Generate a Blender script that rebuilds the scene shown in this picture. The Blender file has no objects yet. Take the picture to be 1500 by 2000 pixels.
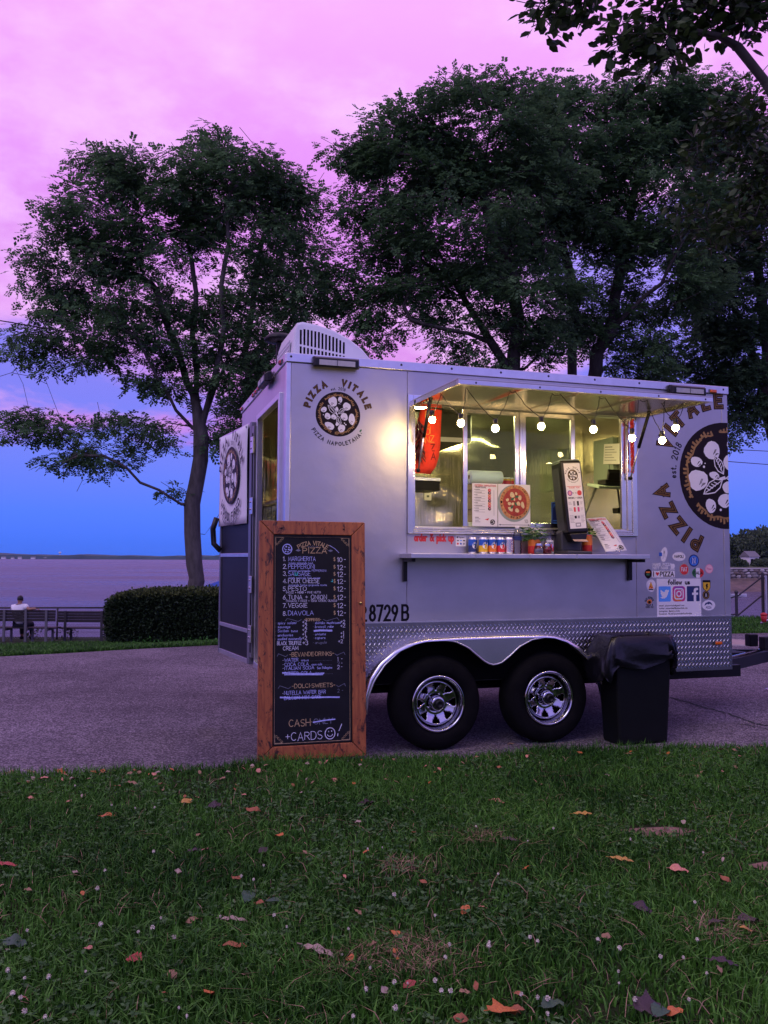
import bpy, bmesh, math, random
import numpy as np
from mathutils import Vector, Matrix

S = bpy.context.scene
COL = S.collection
R = math.radians
RND = random.Random(7)
NP = np.random.default_rng(11)

# ------------------------------------------------------------------ camera
CAM_H, F_PX, PITCH, ROLL = 1.354, 1640.0, R(3.149), R(0.216)
cam = bpy.data.cameras.new("camera")
cam.sensor_fit = 'VERTICAL'; cam.sensor_height = 36.0; cam.lens = F_PX / 2000.0 * 36.0
cam.clip_start = 0.05; cam.clip_end = 20000.0
co = bpy.data.objects.new("camera", cam); COL.objects.link(co)
fw = Vector((0, math.cos(PITCH), math.sin(PITCH))); up0 = Vector((0, -math.sin(PITCH), math.cos(PITCH))); rt0 = Vector((1, 0, 0))
rt = rt0 * math.cos(ROLL) + up0 * math.sin(ROLL); upv = -rt0 * math.sin(ROLL) + up0 * math.cos(ROLL)
co.matrix_world = Matrix(((rt.x, upv.x, -fw.x, 0), (rt.y, upv.y, -fw.y, 0), (rt.z, upv.z, -fw.z, CAM_H), (0, 0, 0, 1)))
S.camera = co

def ray(px, py):
    x = (px - 750) / F_PX; u = (1000 - py) / F_PX
    return fw + rt * x + upv * u
def at(px, py, Y):                      # the point of the world seen there, Y metres away
    d = ray(px, py); return Vector((0, 0, CAM_H)) + d * (Y / d.y)
def on_z(px, py, z):
    d = ray(px, py); return Vector((0, 0, CAM_H)) + d * ((z - CAM_H) / d.z)

# ------------------------------------------------------------------ sky, dusk
W = bpy.data.worlds.new("World"); S.world = W; W.use_nodes = True
nt = W.node_tree; N = nt.nodes; N.clear()
def nd(t, **k):
    n = N.new(t)
    for a, b in k.items(): setattr(n, a, b)
    return n
def lk(a, b): nt.links.new(a, b)
def ramp(n, stops, interp='EASE'):
    cr = n.color_ramp; cr.interpolation = interp
    while len(cr.elements) > 1: cr.elements.remove(cr.elements[-1])
    cr.elements[0].position, cr.elements[0].color = stops[0][0], (*stops[0][1], 1)
    for p, c in stops[1:]:
        e = cr.elements.new(p); e.color = (*c, 1)
SUN_EL, SUN_AZ = 1.5, 215.0
out = nd('ShaderNodeOutputWorld')
tc = nd('ShaderNodeTexCoord')
nrm = nd('ShaderNodeVectorMath', operation='NORMALIZE'); lk(tc.outputs['Generated'], nrm.inputs[0])
sep = nd('ShaderNodeSeparateXYZ'); lk(nrm.outputs[0], sep.inputs[0])
# cloud banks: noise on the direction, flattened so that they lie in bands
mp = nd('ShaderNodeMapping'); mp.inputs['Scale'].default_value = (1.0, 1.0, 2.8); mp.inputs['Location'].default_value = (1.3, .2, .35)
lk(nrm.outputs[0], mp.inputs['Vector'])
nz = nd('ShaderNodeTexNoise'); nz.inputs['Scale'].default_value = 2.6; nz.inputs['Detail'].default_value = 7; nz.inputs['Roughness'].default_value = .60; nz.inputs['Distortion'].default_value = .25
lk(mp.outputs[0], nz.inputs['Vector'])
mp2 = nd('ShaderNodeMapping'); mp2.inputs['Scale'].default_value = (1.0, 1.0, 2.0); mp2.inputs['Location'].default_value = (4.1, 2.2, 1.0)
lk(nrm.outputs[0], mp2.inputs['Vector'])
nz2 = nd('ShaderNodeTexNoise'); nz2.inputs['Scale'].default_value = 4.2; nz2.inputs['Detail'].default_value = 8; nz2.inputs['Roughness'].default_value = .6
lk(mp2.outputs[0], nz2.inputs['Vector'])
# clear air: blue at the horizon, violet higher, lilac at the zenith
clear = nd('ShaderNodeValToRGB'); lk(sep.outputs['Z'], clear.inputs[0])
ramp(clear, [(0.0, (.035, .155, .84)), (.05, (.060, .18, .94)), (.11, (.13, .19, .86)), (.22, (.21, .19, .80)), (.36, (.36, .26, .86)), (.55, (.50, .38, .95)), (.9, (.42, .36, .95))], 'LINEAR')
cloud = nd('ShaderNodeValToRGB'); lk(sep.outputs['Z'], cloud.inputs[0])
ramp(cloud, [(0.0, (.14, .17, .66)), (.06, (.27, .17, .72)), (.13, (.52, .17, .66)), (.22, (.62, .24, .74)), (.34, (.66, .25, .80)), (.44, (.73, .28, .87)), (.56, (.84, .39, .95)), (.85, (.72, .50, 1.0))], 'LINEAR')
# how much of the sky is cloud, by height
cov = nd('ShaderNodeValToRGB'); lk(sep.outputs['Z'], cov.inputs[0])
ramp(cov, [(0.0, (0, 0, 0)), (.06, (.06, .06, .06)), (.10, (.34, .34, .34)), (.15, (.54, .54, .54)), (.24, (.50, .50, .50)), (.34, (.62, .62, .62)), (.42, (.95, .95, .95))], 'LINEAR')
ad0 = nd('ShaderNodeMath', operation='ADD'); lk(nz.outputs['Fac'], ad0.inputs[0]); lk(cov.outputs[0], ad0.inputs[1])
right = nd('ShaderNodeMapRange'); right.inputs['From Min'].default_value = .02; right.inputs['From Max'].default_value = .36; right.inputs['To Max'].default_value = -.26; lk(sep.outputs['X'], right.inputs['Value'])
ad = nd('ShaderNodeMath', operation='ADD'); lk(ad0.outputs[0], ad.inputs[0]); lk(right.outputs[0], ad.inputs[1])
msk = nd('ShaderNodeMapRange'); msk.inputs['From Min'].default_value = .87; msk.inputs['From Max'].default_value = 1.05; msk.interpolation_type = 'SMOOTHSTEP'
lk(ad.outputs[0], msk.inputs['Value'])
mx = nd('ShaderNodeMix', data_type='RGBA'); lk(msk.outputs[0], mx.inputs['Factor']); lk(clear.outputs[0], mx.inputs[6]); lk(cloud.outputs[0], mx.inputs[7])
# paler cloud tops and thin streaks
wl = nd('ShaderNodeMapRange'); wl.inputs['From Min'].default_value = .44; wl.inputs['From Max'].default_value = .68; wl.inputs['To Max'].default_value = .72; wl.interpolation_type = 'SMOOTHSTEP'
lk(nz2.outputs['Fac'], wl.inputs['Value'])
wm = nd('ShaderNodeMath', operation='MULTIPLY'); lk(wl.outputs[0], wm.inputs[0]); lk(msk.outputs[0], wm.inputs[1])
mx2 = nd('ShaderNodeMix', data_type='RGBA'); lk(wm.outputs[0], mx2.inputs['Factor']); lk(mx.outputs[2], mx2.inputs[6]); mx2.inputs[7].default_value = (.88, .55, .97, 1)
# away from the afterglow (behind the photographer) the sky turns from pink to lavender
bk = nd('ShaderNodeMapRange'); bk.inputs['From Min'].default_value = .35; bk.inputs['From Max'].default_value = -.75; bk.interpolation_type = 'SMOOTHSTEP'
lk(sep.outputs['Y'], bk.inputs['Value'])
bkm = nd('ShaderNodeMath', operation='MULTIPLY'); bkm.inputs[1].default_value = .85; lk(bk.outputs[0], bkm.inputs[0])
mx3 = nd('ShaderNodeMix', data_type='RGBA'); lk(bkm.outputs[0], mx3.inputs['Factor']); lk(mx2.outputs[2], mx3.inputs[6]); bkc = nd('ShaderNodeValToRGB'); lk(sep.outputs['Z'], bkc.inputs[0])
ramp(bkc, [(0.0, (.20, .17, .22)), (.05, (.30, .25, .40)), (.10, (.38, .33, .82)), (.17, (.34, .30, 1.0)), (.34, (.31, .28, 1.05)), (.6, (.46, .40, 1.05)), (1.0, (.50, .45, 1.0))], 'LINEAR'); lk(bkc.outputs[0], mx3.inputs[7])
bg = nd('ShaderNodeBackground'); lk(mx3.outputs[2], bg.inputs['Color']); bg.inputs['Strength'].default_value = 1.05
sky = nd('ShaderNodeTexSky', sky_type='NISHITA', sun_disc=False); sky.sun_elevation = R(SUN_EL); sky.sun_rotation = R(SUN_AZ)
bg2 = nd('ShaderNodeBackground'); lk(sky.outputs[0], bg2.inputs['Color']); bg2.inputs['Strength'].default_value = .015
ads = nd('ShaderNodeAddShader'); lk(bg.outputs[0], ads.inputs[0]); lk(bg2.outputs[0], ads.inputs[1]); lk(ads.outputs[0], out.inputs[0])

# the last broad afterglow: one very soft, weak sun
sl = bpy.data.lights.new("sun", 'SUN'); sl.energy = .6; sl.angle = R(28); sl.color = (1.0, .88, .86)
so = bpy.data.objects.new("sun", sl); COL.objects.link(so)
az = R(SUN_AZ); el = R(46)
so.rotation_euler = Vector((math.sin(az) * math.cos(el), math.cos(az) * math.cos(el), math.sin(el))).to_track_quat('Z', 'Y').to_euler()

S.render.engine = 'CYCLES'
S.cycles.use_denoising = True
S.cycles.max_bounces = 8; S.cycles.transparent_max_bounces = 12
S.cycles.sample_clamp_indirect = 6.0
S.view_settings.view_transform = 'Standard'; S.view_settings.look = 'None'
S.view_settings.exposure = 0.13; S.view_settings.gamma = 1.0; S.view_settings.use_curve_mapping = False

# ------------------------------------------------------------------ materials
MATS = {}
def mat(name, col, rough=.6, metal=0.0, var=0.0, vscale=6.0, col2=None, bump=0.0, bscale=40.0, emit=None, estr=0.0, spec=.5, stretch=(1, 1, 1), aniso=0.0, coat=0.0, alpha=1.0, rvar=0.0):
    if name in MATS: return MATS[name]
    m = bpy.data.materials.new(name); m.use_nodes = True
    t = m.node_tree; b = t.nodes['Principled BSDF']
    b.inputs['Base Color'].default_value = (*col, 1); b.inputs['Roughness'].default_value = rough; b.inputs['Metallic'].default_value = metal
    b.inputs['Specular IOR Level'].default_value = spec
    if aniso: b.inputs['Anisotropic'].default_value = aniso
    if coat: b.inputs['Coat Weight'].default_value = coat
    if emit: b.inputs['Emission Color'].default_value = (*emit, 1); b.inputs['Emission Strength'].default_value = estr
    if var or col2 or bump:
        tcn = t.nodes.new('ShaderNodeTexCoord'); mpn = t.nodes.new('ShaderNodeMapping'); mpn.inputs['Scale'].default_value = stretch
        t.links.new(tcn.outputs['Object'], mpn.inputs['Vector'])
        if var or col2:
            n = t.nodes.new('ShaderNodeTexNoise'); n.inputs['Scale'].default_value = vscale; n.inputs['Detail'].default_value = 6; n.inputs['Roughness'].default_value = .62
            t.links.new(mpn.outputs[0], n.inputs['Vector'])
            r = t.nodes.new('ShaderNodeValToRGB'); c2 = col2 or tuple(c * (1 - var) for c in col)
            c1 = col if col2 else tuple(min(1, c * (1 + var)) for c in col)
            r.color_ramp.elements[0].position = .32; r.color_ramp.elements[0].color = (*c2, 1)
            r.color_ramp.elements[1].position = .68; r.color_ramp.elements[1].color = (*c1, 1)
            t.links.new(n.outputs['Fac'], r.inputs[0]); t.links.new(r.outputs[0], b.inputs['Base Color'])
        if rvar:                                                              # uneven polish and handling marks
            n3 = t.nodes.new('ShaderNodeTexNoise'); n3.inputs['Scale'].default_value = 2.3; n3.inputs['Detail'].default_value = 7; n3.inputs['Roughness'].default_value = .7; t.links.new(mpn.outputs[0], n3.inputs['Vector'])
            q3 = t.nodes.new('ShaderNodeMapRange'); q3.inputs['From Min'].default_value = .3; q3.inputs['From Max'].default_value = .7; q3.inputs['To Min'].default_value = rough - rvar; q3.inputs['To Max'].default_value = rough + rvar; t.links.new(n3.outputs['Fac'], q3.inputs['Value']); t.links.new(q3.outputs[0], b.inputs['Roughness'])
        if bump:
            n2 = t.nodes.new('ShaderNodeTexNoise'); n2.inputs['Scale'].default_value = bscale; n2.inputs['Detail'].default_value = 5
            t.links.new(mpn.outputs[0], n2.inputs['Vector'])
            bp = t.nodes.new('ShaderNodeBump'); bp.inputs['Strength'].default_value = bump; bp.inputs['Distance'].default_value = .01
            t.links.new(n2.outputs['Fac'], bp.inputs['Height']); t.links.new(bp.outputs[0], b.inputs['Normal'])
    MATS[name] = m
    return m

M = dict(
    alu=mat('brushed_aluminium', (.54, .53, .535), .47, .95, var=.05, vscale=3, bump=.9, bscale=1.7, rvar=.09),
    alu_trim=mat('aluminium_trim', (.72, .71, .74), .32, .95, var=.06, vscale=12, bump=.01, bscale=80),
    alu_frame=mat('window_aluminium', (.78, .77, .76), .20, 1.0, var=.05, vscale=9, bump=.02, bscale=30),
    steel_in=mat('stainless_lining', (.60, .59, .48), .20, .75, var=.08, vscale=2, bump=1.0, bscale=1.1, stretch=(1, 1, 2.6)),
    hatch_under=mat('hatch_stainless', (.64, .62, .55), .27, 1.0, var=.06, vscale=3, bump=.10, bscale=2.5),
    tread=mat('tread_aluminium', (.32, .32, .33), .36, 1.0, var=.15, vscale=7, bump=.03, bscale=60),
    lug=mat('tread_lug_aluminium', (.60, .60, .60), .26, 1.0),
    fender=mat('fender_aluminium', (.72, .72, .76), .27, 1.0, var=.04, vscale=8, bump=.02, bscale=5),
    chrome=mat('chrome', (.50, .50, .53), .13, 1.0, bump=.01, bscale=20),
    rubber=mat('tyre_rubber', (.0055, .0055, .006), .8, var=.3, vscale=9, bump=.1, bscale=60, spec=.06),
    black=mat('black_paint', (.006, .006, .007), .45, var=.25, vscale=10, bump=.02, bscale=60, spec=.3),
    blackp=mat('black_plastic', (.007, .007, .008), .35, var=.2, vscale=12, bump=.02, bscale=120, spec=.35),
    dark=mat('dark_void', (.003, .003, .0035), .9, spec=.05),
    white=mat('white_plastic', (.68, .68, .72), .42, var=.03, vscale=5, bump=.02, bscale=90),
    print_white=mat('white_print', (.76, .75, .78), .5, var=.03, vscale=14),
    paper=mat('paper', (.78, .77, .76), .75, var=.03, vscale=10),
    ink=mat('black_ink', (.006, .005, .006), .5, spec=.2),
    brown=mat('brown_black_ink', (.010, .005, .005), .5, spec=.2),
    gold=mat('gold_ink', (.30, .17, .045), .5, var=.35, vscale=30),
    lettergold=mat('letter_bronze_ink', (.17, .095, .032), .5, var=.25, vscale=30, spec=.2),
    red=mat('red_ink', (.62, .03, .03), .5, var=.08, vscale=20),
    redlens=mat('red_lens', (.55, .015, .02), .18, coat=.5),
    amber=mat('amber_lens', (.70, .13, .01), .18, coat=.5),
    lamp_lens=mat('frosted_lamp_lens', (.42, .42, .42), .25, var=.1, vscale=40),
    grey=mat('grey_plastic', (.10, .11, .12), .5, var=.1, vscale=9),
    greyink=mat('grey_ink', (.32, .31, .33), .6),
    green=mat('green_ink', (.02, .14, .05), .5),
    blue=mat('blue_ink', (.02, .10, .48), .4),
    navy=mat('navy_ink', (.015, .03, .13), .45),
    sky=mat('light_blue_ink', (.10, .34, .86), .45),
    yellow=mat('yellow_ink', (.72, .44, .02), .4),
    orange=mat('orange_ink', (.72, .20, .02), .4),
    pink=mat('pink_ink', (.78, .30, .38), .5),
    magenta=mat('magenta_ink', (.60, .05, .22), .45),
    violet=mat('violet_ink', (.26, .05, .36), .45),
    panelgreen=mat('grey_green_paint', (.28, .36, .30), .45, var=.06, vscale=6),
    wood=None,
)
# glass: clear, a faint green tint
def glass_mat(name, tint, rough=.02, ior=1.45):
    m = bpy.data.materials.new(name); m.use_nodes = True; t = m.node_tree; t.nodes.clear()
    o = t.nodes.new('ShaderNodeOutputMaterial'); a = t.nodes.new('ShaderNodeBsdfTransparent'); a.inputs[0].default_value = (*tint, 1)
    g = t.nodes.new('ShaderNodeBsdfGlossy'); g.inputs['Roughness'].default_value = rough; g.inputs['Color'].default_value = (.95, .95, .95, 1)
    f = t.nodes.new('ShaderNodeFresnel'); f.inputs[0].default_value = ior
    x = t.nodes.new('ShaderNodeMixShader'); t.links.new(f.outputs[0], x.inputs[0]); t.links.new(a.outputs[0], x.inputs[1]); t.links.new(g.outputs[0], x.inputs[2])
    t.links.new(x.outputs[0], o.inputs[0]); return m
M['glass'] = glass_mat('window_glass', (.88, .97, .95), .015, 1.2)
M['jar'] = glass_mat('jar_glass', (.90, .92, .94), .03, 1.45)
M['bulb'] = mat('lit_bulb', (1, .8, .5), .3, emit=(1.0, .68, .29), estr=150.0)
M['led'] = mat('lit_ceiling_lamp', (1, .9, .7), .3, emit=(1.0, .81, .34), estr=125.0)

def brushed():
    m = bpy.data.materials.new('warped_brushed_steel'); m.use_nodes = True; t = m.node_tree; b = t.nodes['Principled BSDF']
    b.inputs['Base Color'].default_value = (.66, .63, .48, 1); b.inputs['Metallic'].default_value = .88; b.inputs['Roughness'].default_value = .10
    tcn = t.nodes.new('ShaderNodeTexCoord'); prev = None
    for st, sc, s_, d_ in (((1, 1, 1.5), 1.5, 1.0, .05), ((240, 1, 1.5), 1.0, .5, .0016)):
        mp_ = t.nodes.new('ShaderNodeMapping'); mp_.inputs['Scale'].default_value = st; t.links.new(tcn.outputs['Object'], mp_.inputs['Vector'])
        n = t.nodes.new('ShaderNodeTexNoise'); n.inputs['Scale'].default_value = sc; n.inputs['Detail'].default_value = 1.0; t.links.new(mp_.outputs[0], n.inputs['Vector'])
        bp = t.nodes.new('ShaderNodeBump'); bp.inputs['Strength'].default_value = s_; bp.inputs['Distance'].default_value = d_; t.links.new(n.outputs['Fac'], bp.inputs['Height'])
        if prev: t.links.new(prev.outputs[0], bp.inputs['Normal'])
        prev = bp
    t.links.new(prev.outputs[0], b.inputs['Normal']); return m
M['brushed'] = brushed()
def wood_mat():
    m = bpy.data.materials.new('stained_knotty_wood'); m.use_nodes = True; t = m.node_tree; b = t.nodes['Principled BSDF']; b.inputs['Roughness'].default_value = .5
    tcn = t.nodes.new('ShaderNodeTexCoord'); mp_ = t.nodes.new('ShaderNodeMapping'); mp_.inputs['Scale'].default_value = (9, 9, 1.1)
    oi = t.nodes.new('ShaderNodeObjectInfo'); ad_ = t.nodes.new('ShaderNodeVectorMath'); ad_.operation = 'ADD'
    t.links.new(tcn.outputs['Object'], mp_.inputs['Vector']); t.links.new(mp_.outputs[0], ad_.inputs[0])
    sc = t.nodes.new('ShaderNodeVectorMath'); sc.operation = 'SCALE'; sc.inputs['Scale'].default_value = 17.0
    cb = t.nodes.new('ShaderNodeCombineXYZ'); t.links.new(oi.outputs['Random'], cb.inputs[0]); t.links.new(oi.outputs['Random'], cb.inputs[2])
    t.links.new(cb.outputs[0], sc.inputs[0]); t.links.new(sc.outputs[0], ad_.inputs[1])
    n = t.nodes.new('ShaderNodeTexNoise'); n.inputs['Scale'].default_value = 5; n.inputs['Detail'].default_value = 8; n.inputs['Distortion'].default_value = .8
    t.links.new(ad_.outputs[0], n.inputs['Vector'])
    r = t.nodes.new('ShaderNodeValToRGB'); e = r.color_ramp.elements
    e[0].position = .28; e[0].color = (.22, .054, .016, 1); e[1].position = .75; e[1].color = (.44, .140, .036, 1)
    t.links.new(n.outputs['Fac'], r.inputs[0])
    mp2_ = t.nodes.new('ShaderNodeMapping'); mp2_.inputs['Scale'].default_value = (1.0, 1.0, .55); t.links.new(tcn.outputs['Object'], mp2_.inputs['Vector'])
    ad2 = t.nodes.new('ShaderNodeVectorMath'); ad2.operation = 'ADD'; t.links.new(mp2_.outputs[0], ad2.inputs[0]); t.links.new(sc.outputs[0], ad2.inputs[1])
    k = t.nodes.new('ShaderNodeTexNoise'); k.inputs['Scale'].default_value = 17; k.inputs['Detail'].default_value = 4; k.inputs['Roughness'].default_value = .75; k.inputs['Distortion'].default_value = 1.2
    t.links.new(ad2.outputs[0], k.inputs['Vector'])
    kr = t.nodes.new('ShaderNodeMapRange'); kr.inputs['From Min'].default_value = .54; kr.inputs['From Max'].default_value = .64; t.links.new(k.outputs['Fac'], kr.inputs['Value'])
    mx_ = t.nodes.new('ShaderNodeMix'); mx_.data_type = 'RGBA'; t.links.new(kr.outputs[0], mx_.inputs['Factor']); t.links.new(r.outputs[0], mx_.inputs[6]); mx_.inputs[7].default_value = (.035, .010, .006, 1)
    t.links.new(mx_.outputs[2], b.inputs['Base Color'])
    bp = t.nodes.new('ShaderNodeBump'); bp.inputs['Strength'].default_value = .25; bp.inputs['Distance'].default_value = .004; t.links.new(n.outputs['Fac'], bp.inputs['Height']); t.links.new(bp.outputs[0], b.inputs['Normal'])
    return m
M['wood'] = wood_mat()

def leaf_mat(name, c1, c2, scale=.9, rough=.6, tl=0.0):
    m = bpy.data.materials.new(name); m.use_nodes = True; t = m.node_tree; b = t.nodes['Principled BSDF']; b.inputs['Roughness'].default_value = rough
    b.inputs['Specular IOR Level'].default_value = .2
    g = t.nodes.new('ShaderNodeNewGeometry')
    n = t.nodes.new('ShaderNodeTexNoise'); n.inputs['Scale'].default_value = scale; n.inputs['Detail'].default_value = 4
    t.links.new(g.outputs['Position'], n.inputs['Vector'])
    ri = t.nodes.new('ShaderNodeMath'); ri.operation = 'MULTIPLY_ADD'; ri.inputs[1].default_value = .5; t.links.new(g.outputs['Random Per Island'], ri.inputs[0]); t.links.new(n.outputs['Fac'], ri.inputs[2])
    r = t.nodes.new('ShaderNodeValToRGB'); e = r.color_ramp.elements; e[0].position = .45; e[0].color = (*c1, 1); e[1].position = 1.0; e[1].color = (*c2, 1)
    t.links.new(ri.outputs[0], r.inputs[0]); t.links.new(r.outputs[0], b.inputs['Base Color'])
    if tl:                                                                 # light shining through the leaf
        q = t.nodes.new('ShaderNodeBsdfTranslucent'); t.links.new(r.outputs[0], q.inputs[0]); x = t.nodes.new('ShaderNodeMixShader'); x.inputs[0].default_value = tl
        t.links.new(b.outputs[0], x.inputs[1]); t.links.new(q.outputs[0], x.inputs[2]); t.links.new(x.outputs[0], t.nodes['Material Output'].inputs[0])
    return m
M['locust'] = leaf_mat('locust_leaf', (.048, .112, .050), (.118, .225, .085), tl=.42)
M['locust_dark'] = leaf_mat('locust_leaf_dark', (.042, .095, .048), (.098, .190, .075), tl=.38)
M['bigleaf'] = leaf_mat('broad_leaf', (.014, .034, .010), (.045, .080, .018), 2.0, .4, tl=.2)
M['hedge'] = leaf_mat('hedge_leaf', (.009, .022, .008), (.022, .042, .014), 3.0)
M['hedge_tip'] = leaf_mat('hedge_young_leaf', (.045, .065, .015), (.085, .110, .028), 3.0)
M['far_leaf'] = leaf_mat('far_leaf', (.040, .065, .035), (.090, .125, .055), .15)
M['herb'] = leaf_mat('herb_leaf', (.03, .12, .02), (.09, .25, .05), 30.0, .4)
M['grass'] = leaf_mat('grass_blade', (.007, .042, .003), (.066, .190, .020), 1.3, .6)
M['straw'] = leaf_mat('dry_grass', (.22, .13, .08), (.40, .26, .16), 5.0, .7)
M['bark'] = mat('bark', (.075, .066, .062), .9, var=.4, vscale=9, bump=.6, bscale=16, stretch=(1, 1, .3))
M['bark_dark'] = mat('bark_dark', (.040, .034, .032), .9, var=.4, vscale=9, bump=.6, bscale=16, stretch=(1, 1, .3))
# ------------------------------------------------------------------ object helpers
def link(name, me, parent=None):
    o = bpy.data.objects.new(name, me); COL.objects.link(o)
    if parent is not None: o.parent = parent
    return o
def tag(o, label=None, cat=None, group=None, kind=None):
    if label: o['label'] = label
    if cat: o['category'] = cat
    if group: o['group'] = group
    if kind: o['kind'] = kind
    return o
def empty(name, loc=(0, 0, 0), rz=0.0, label=None, cat=None, group=None, parent=None):
    o = bpy.data.objects.new(name, None); COL.objects.link(o); o.location = loc; o.rotation_euler = (0, 0, rz); o.empty_display_size = .2
    if parent is not None: o.parent = parent
    return tag(o, label, cat, group)
def copy_tree(o, parent=None):
    c = o.copy(); COL.objects.link(c)
    if parent is not None: c.parent = parent
    for ch in list(o.children): copy_tree(ch, c)
    return c

class MB:
    """collects faces; build() links them as one mesh object"""
    def __init__(s): s.v = []; s.f = []; s.m = []; s.cur = 0; s.sm = []
    def add(s, vs, fs, smooth=False):
        b = len(s.v); s.v += [tuple(p) for p in vs]
        for f in fs: s.f.append(tuple(i + b for i in f)); s.m.append(s.cur); s.sm.append(smooth)
        return s
    def mi(s, k): s.cur = k; return s
    def box(s, a, b):
        (x0, y0, z0), (x1, y1, z1) = a, b
        v = [(x0, y0, z0), (x1, y0, z0), (x1, y1, z0), (x0, y1, z0), (x0, y0, z1), (x1, y0, z1), (x1, y1, z1), (x0, y1, z1)]
        return s.add(v, [(3, 2, 1, 0), (4, 5, 6, 7), (0, 1, 5, 4), (1, 2, 6, 5), (2, 3, 7, 6), (3, 0, 4, 7)])
    def obox(s, c, ax, ay, az):                         # oriented box: centre and three half axes
        c, ax, ay, az = map(Vector, (c, ax, ay, az))
        v = [c + ax * i + ay * j + az * k for k in (-1, 1) for j in (-1, 1) for i in (-1, 1)]
        return s.add(v, [(0, 2, 3, 1), (4, 5, 7, 6), (0, 1, 5, 4), (1, 3, 7, 5), (3, 2, 6, 7), (2, 0, 4, 6)])
    def bar(s, p, q, w, h=None, up=(0, 0, 1)):
        p, q = Vector(p), Vector(q); d = (q - p); L = d.length; d.normalize(); u = Vector(up)
        if abs(d.dot(u)) > .95: u = Vector((0, 1, 0))
        x = d.cross(u).normalized(); y = x.cross(d).normalized()
        return s.obox((p + q) / 2, d * L / 2, x * w / 2, y * (h or w) / 2)
    def tube(s, pts, r, n=8, caps=True, closed=False):
        pts = [Vector(p) for p in pts]; rs = r if isinstance(r, (list, tuple)) else [r] * len(pts)
        m = len(pts); vs = []; prev = None
        for i, p in enumerate(pts):
            a = pts[(i - 1) % m] if (i or closed) else p; b = pts[(i + 1) % m] if (i < m - 1 or closed) else p
            d = (b - a).normalized()
            if prev is None:
                u = Vector((0, 0, 1)) if abs(d.z) < .9 else Vector((1, 0, 0)); x = d.cross(u).normalized()
            else: x = (prev - d * prev.dot(d)).normalized()
            prev = x; y = d.cross(x)
            vs += [p + (x * math.cos(t) + y * math.sin(t)) * rs[i] for t in [2 * math.pi * k / n for k in range(n)]]
        fs = []
        for i in range(m if closed else m - 1):
            a = i * n; b = ((i + 1) % m) * n
            fs += [(a + k, b + k, b + (k + 1) % n, a + (k + 1) % n) for k in range(n)]
        if caps and not closed: fs += [tuple(range(n)), tuple(reversed(range((m - 1) * n, m * n)))]
        return s.add(vs, fs, True)
    def cyl(s, p, q, r, n=16, r2=None): return s.tube([p, q], [r, r if r2 is None else r2], n)
    def lathe(s, prof, c=(0, 0, 0), axis=(0, 0, 1), n=24, smooth=True):   # prof: (radius, height)
        c = Vector(c); d = Vector(axis).normalized(); u = Vector((1, 0, 0)) if abs(d.x) < .9 else Vector((0, 0, 1)); x = d.cross(u).normalized(); y = d.cross(x)
        vs = [c + d * h + (x * math.cos(2 * math.pi * k / n) + y * math.sin(2 * math.pi * k / n)) * max(r, 1e-5) for r, h in prof for k in range(n)]
        fs = [(i * n + k, (i + 1) * n + k, (i + 1) * n + (k + 1) % n, i * n + (k + 1) % n) for i in range(len(prof) - 1) for k in range(n)]
        return s.add(vs, fs, smooth)
    def prism(s, poly, fn, z0, z1):                     # a 2D outline given depth; fn maps (x, y, z) into space
        n = len(poly); vs = [fn(x, y, z0) for x, y in poly] + [fn(x, y, z1) for x, y in poly]
        return s.add(vs, [tuple(reversed(range(n))), tuple(range(n, 2 * n))] + [(i, (i + 1) % n, n + (i + 1) % n, n + i) for i in range(n)])
    def ball(s, c, r, n=12, m=8, sx=1, sy=1, sz=1):
        vs = []
        for i in range(m + 1):
            t = math.pi * i / m
            vs += [(c[0] + r * sx * max(math.sin(t), 1e-4) * math.cos(2 * math.pi * k / n), c[1] + r * sy * max(math.sin(t), 1e-4) * math.sin(2 * math.pi * k / n), c[2] + r * sz * math.cos(t)) for k in range(n)]
        return s.add(vs, [(i * n + k, (i + 1) * n + k, (i + 1) * n + (k + 1) % n, i * n + (k + 1) % n) for i in range(m) for k in range(n)], True)
    def mesh(s, name, mats):
        me = bpy.data.meshes.new(name); me.from_pydata(s.v, [], s.f)
        for m in (mats if isinstance(mats, (list, tuple)) else [mats]): me.materials.append(m)
        me.polygons.foreach_set('material_index', s.m); me.polygons.foreach_set('use_smooth', s.sm); me.update()
        bm = bmesh.new(); bm.from_mesh(me); bmesh.ops.recalc_face_normals(bm, faces=bm.faces); bm.to_mesh(me); bm.free()
        return me
    def build(s, name, mats, parent=None, bevel=0.0, seg=2):
        o = link(name, s.mesh(name, mats), parent)
        if bevel:
            b = o.modifiers.new('bevel', 'BEVEL'); b.width = bevel; b.segments = seg; b.limit_method = 'ANGLE'; b.angle_limit = R(40)
        return o
def box_obj(name, a, b, m, parent=None, bevel=0.0): return MB().box(a, b).build(name, m, parent, bevel)

def fast_mesh(name, V, F, mats, midx=None, smooth=False):
    """numpy arrays to a mesh; F is (n,3) or (n,4)"""
    me = bpy.data.meshes.new(name); k = F.shape[1]
    me.vertices.add(len(V)); me.vertices.foreach_set('co', np.asarray(V, np.float32).ravel())
    me.loops.add(F.size); me.loops.foreach_set('vertex_index', np.asarray(F, np.int32).ravel())
    me.polygons.add(len(F)); me.polygons.foreach_set('loop_start', np.arange(0, F.size, k, dtype=np.int32))
    for m in (mats if isinstance(mats, (list, tuple)) else [mats]): me.materials.append(m)
    if midx is not None: me.polygons.foreach_set('material_index', np.asarray(midx, np.int32))
    me.polygons.foreach_set('use_smooth', np.full(len(F), smooth)); me.update(calc_edges=True); return me

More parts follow.
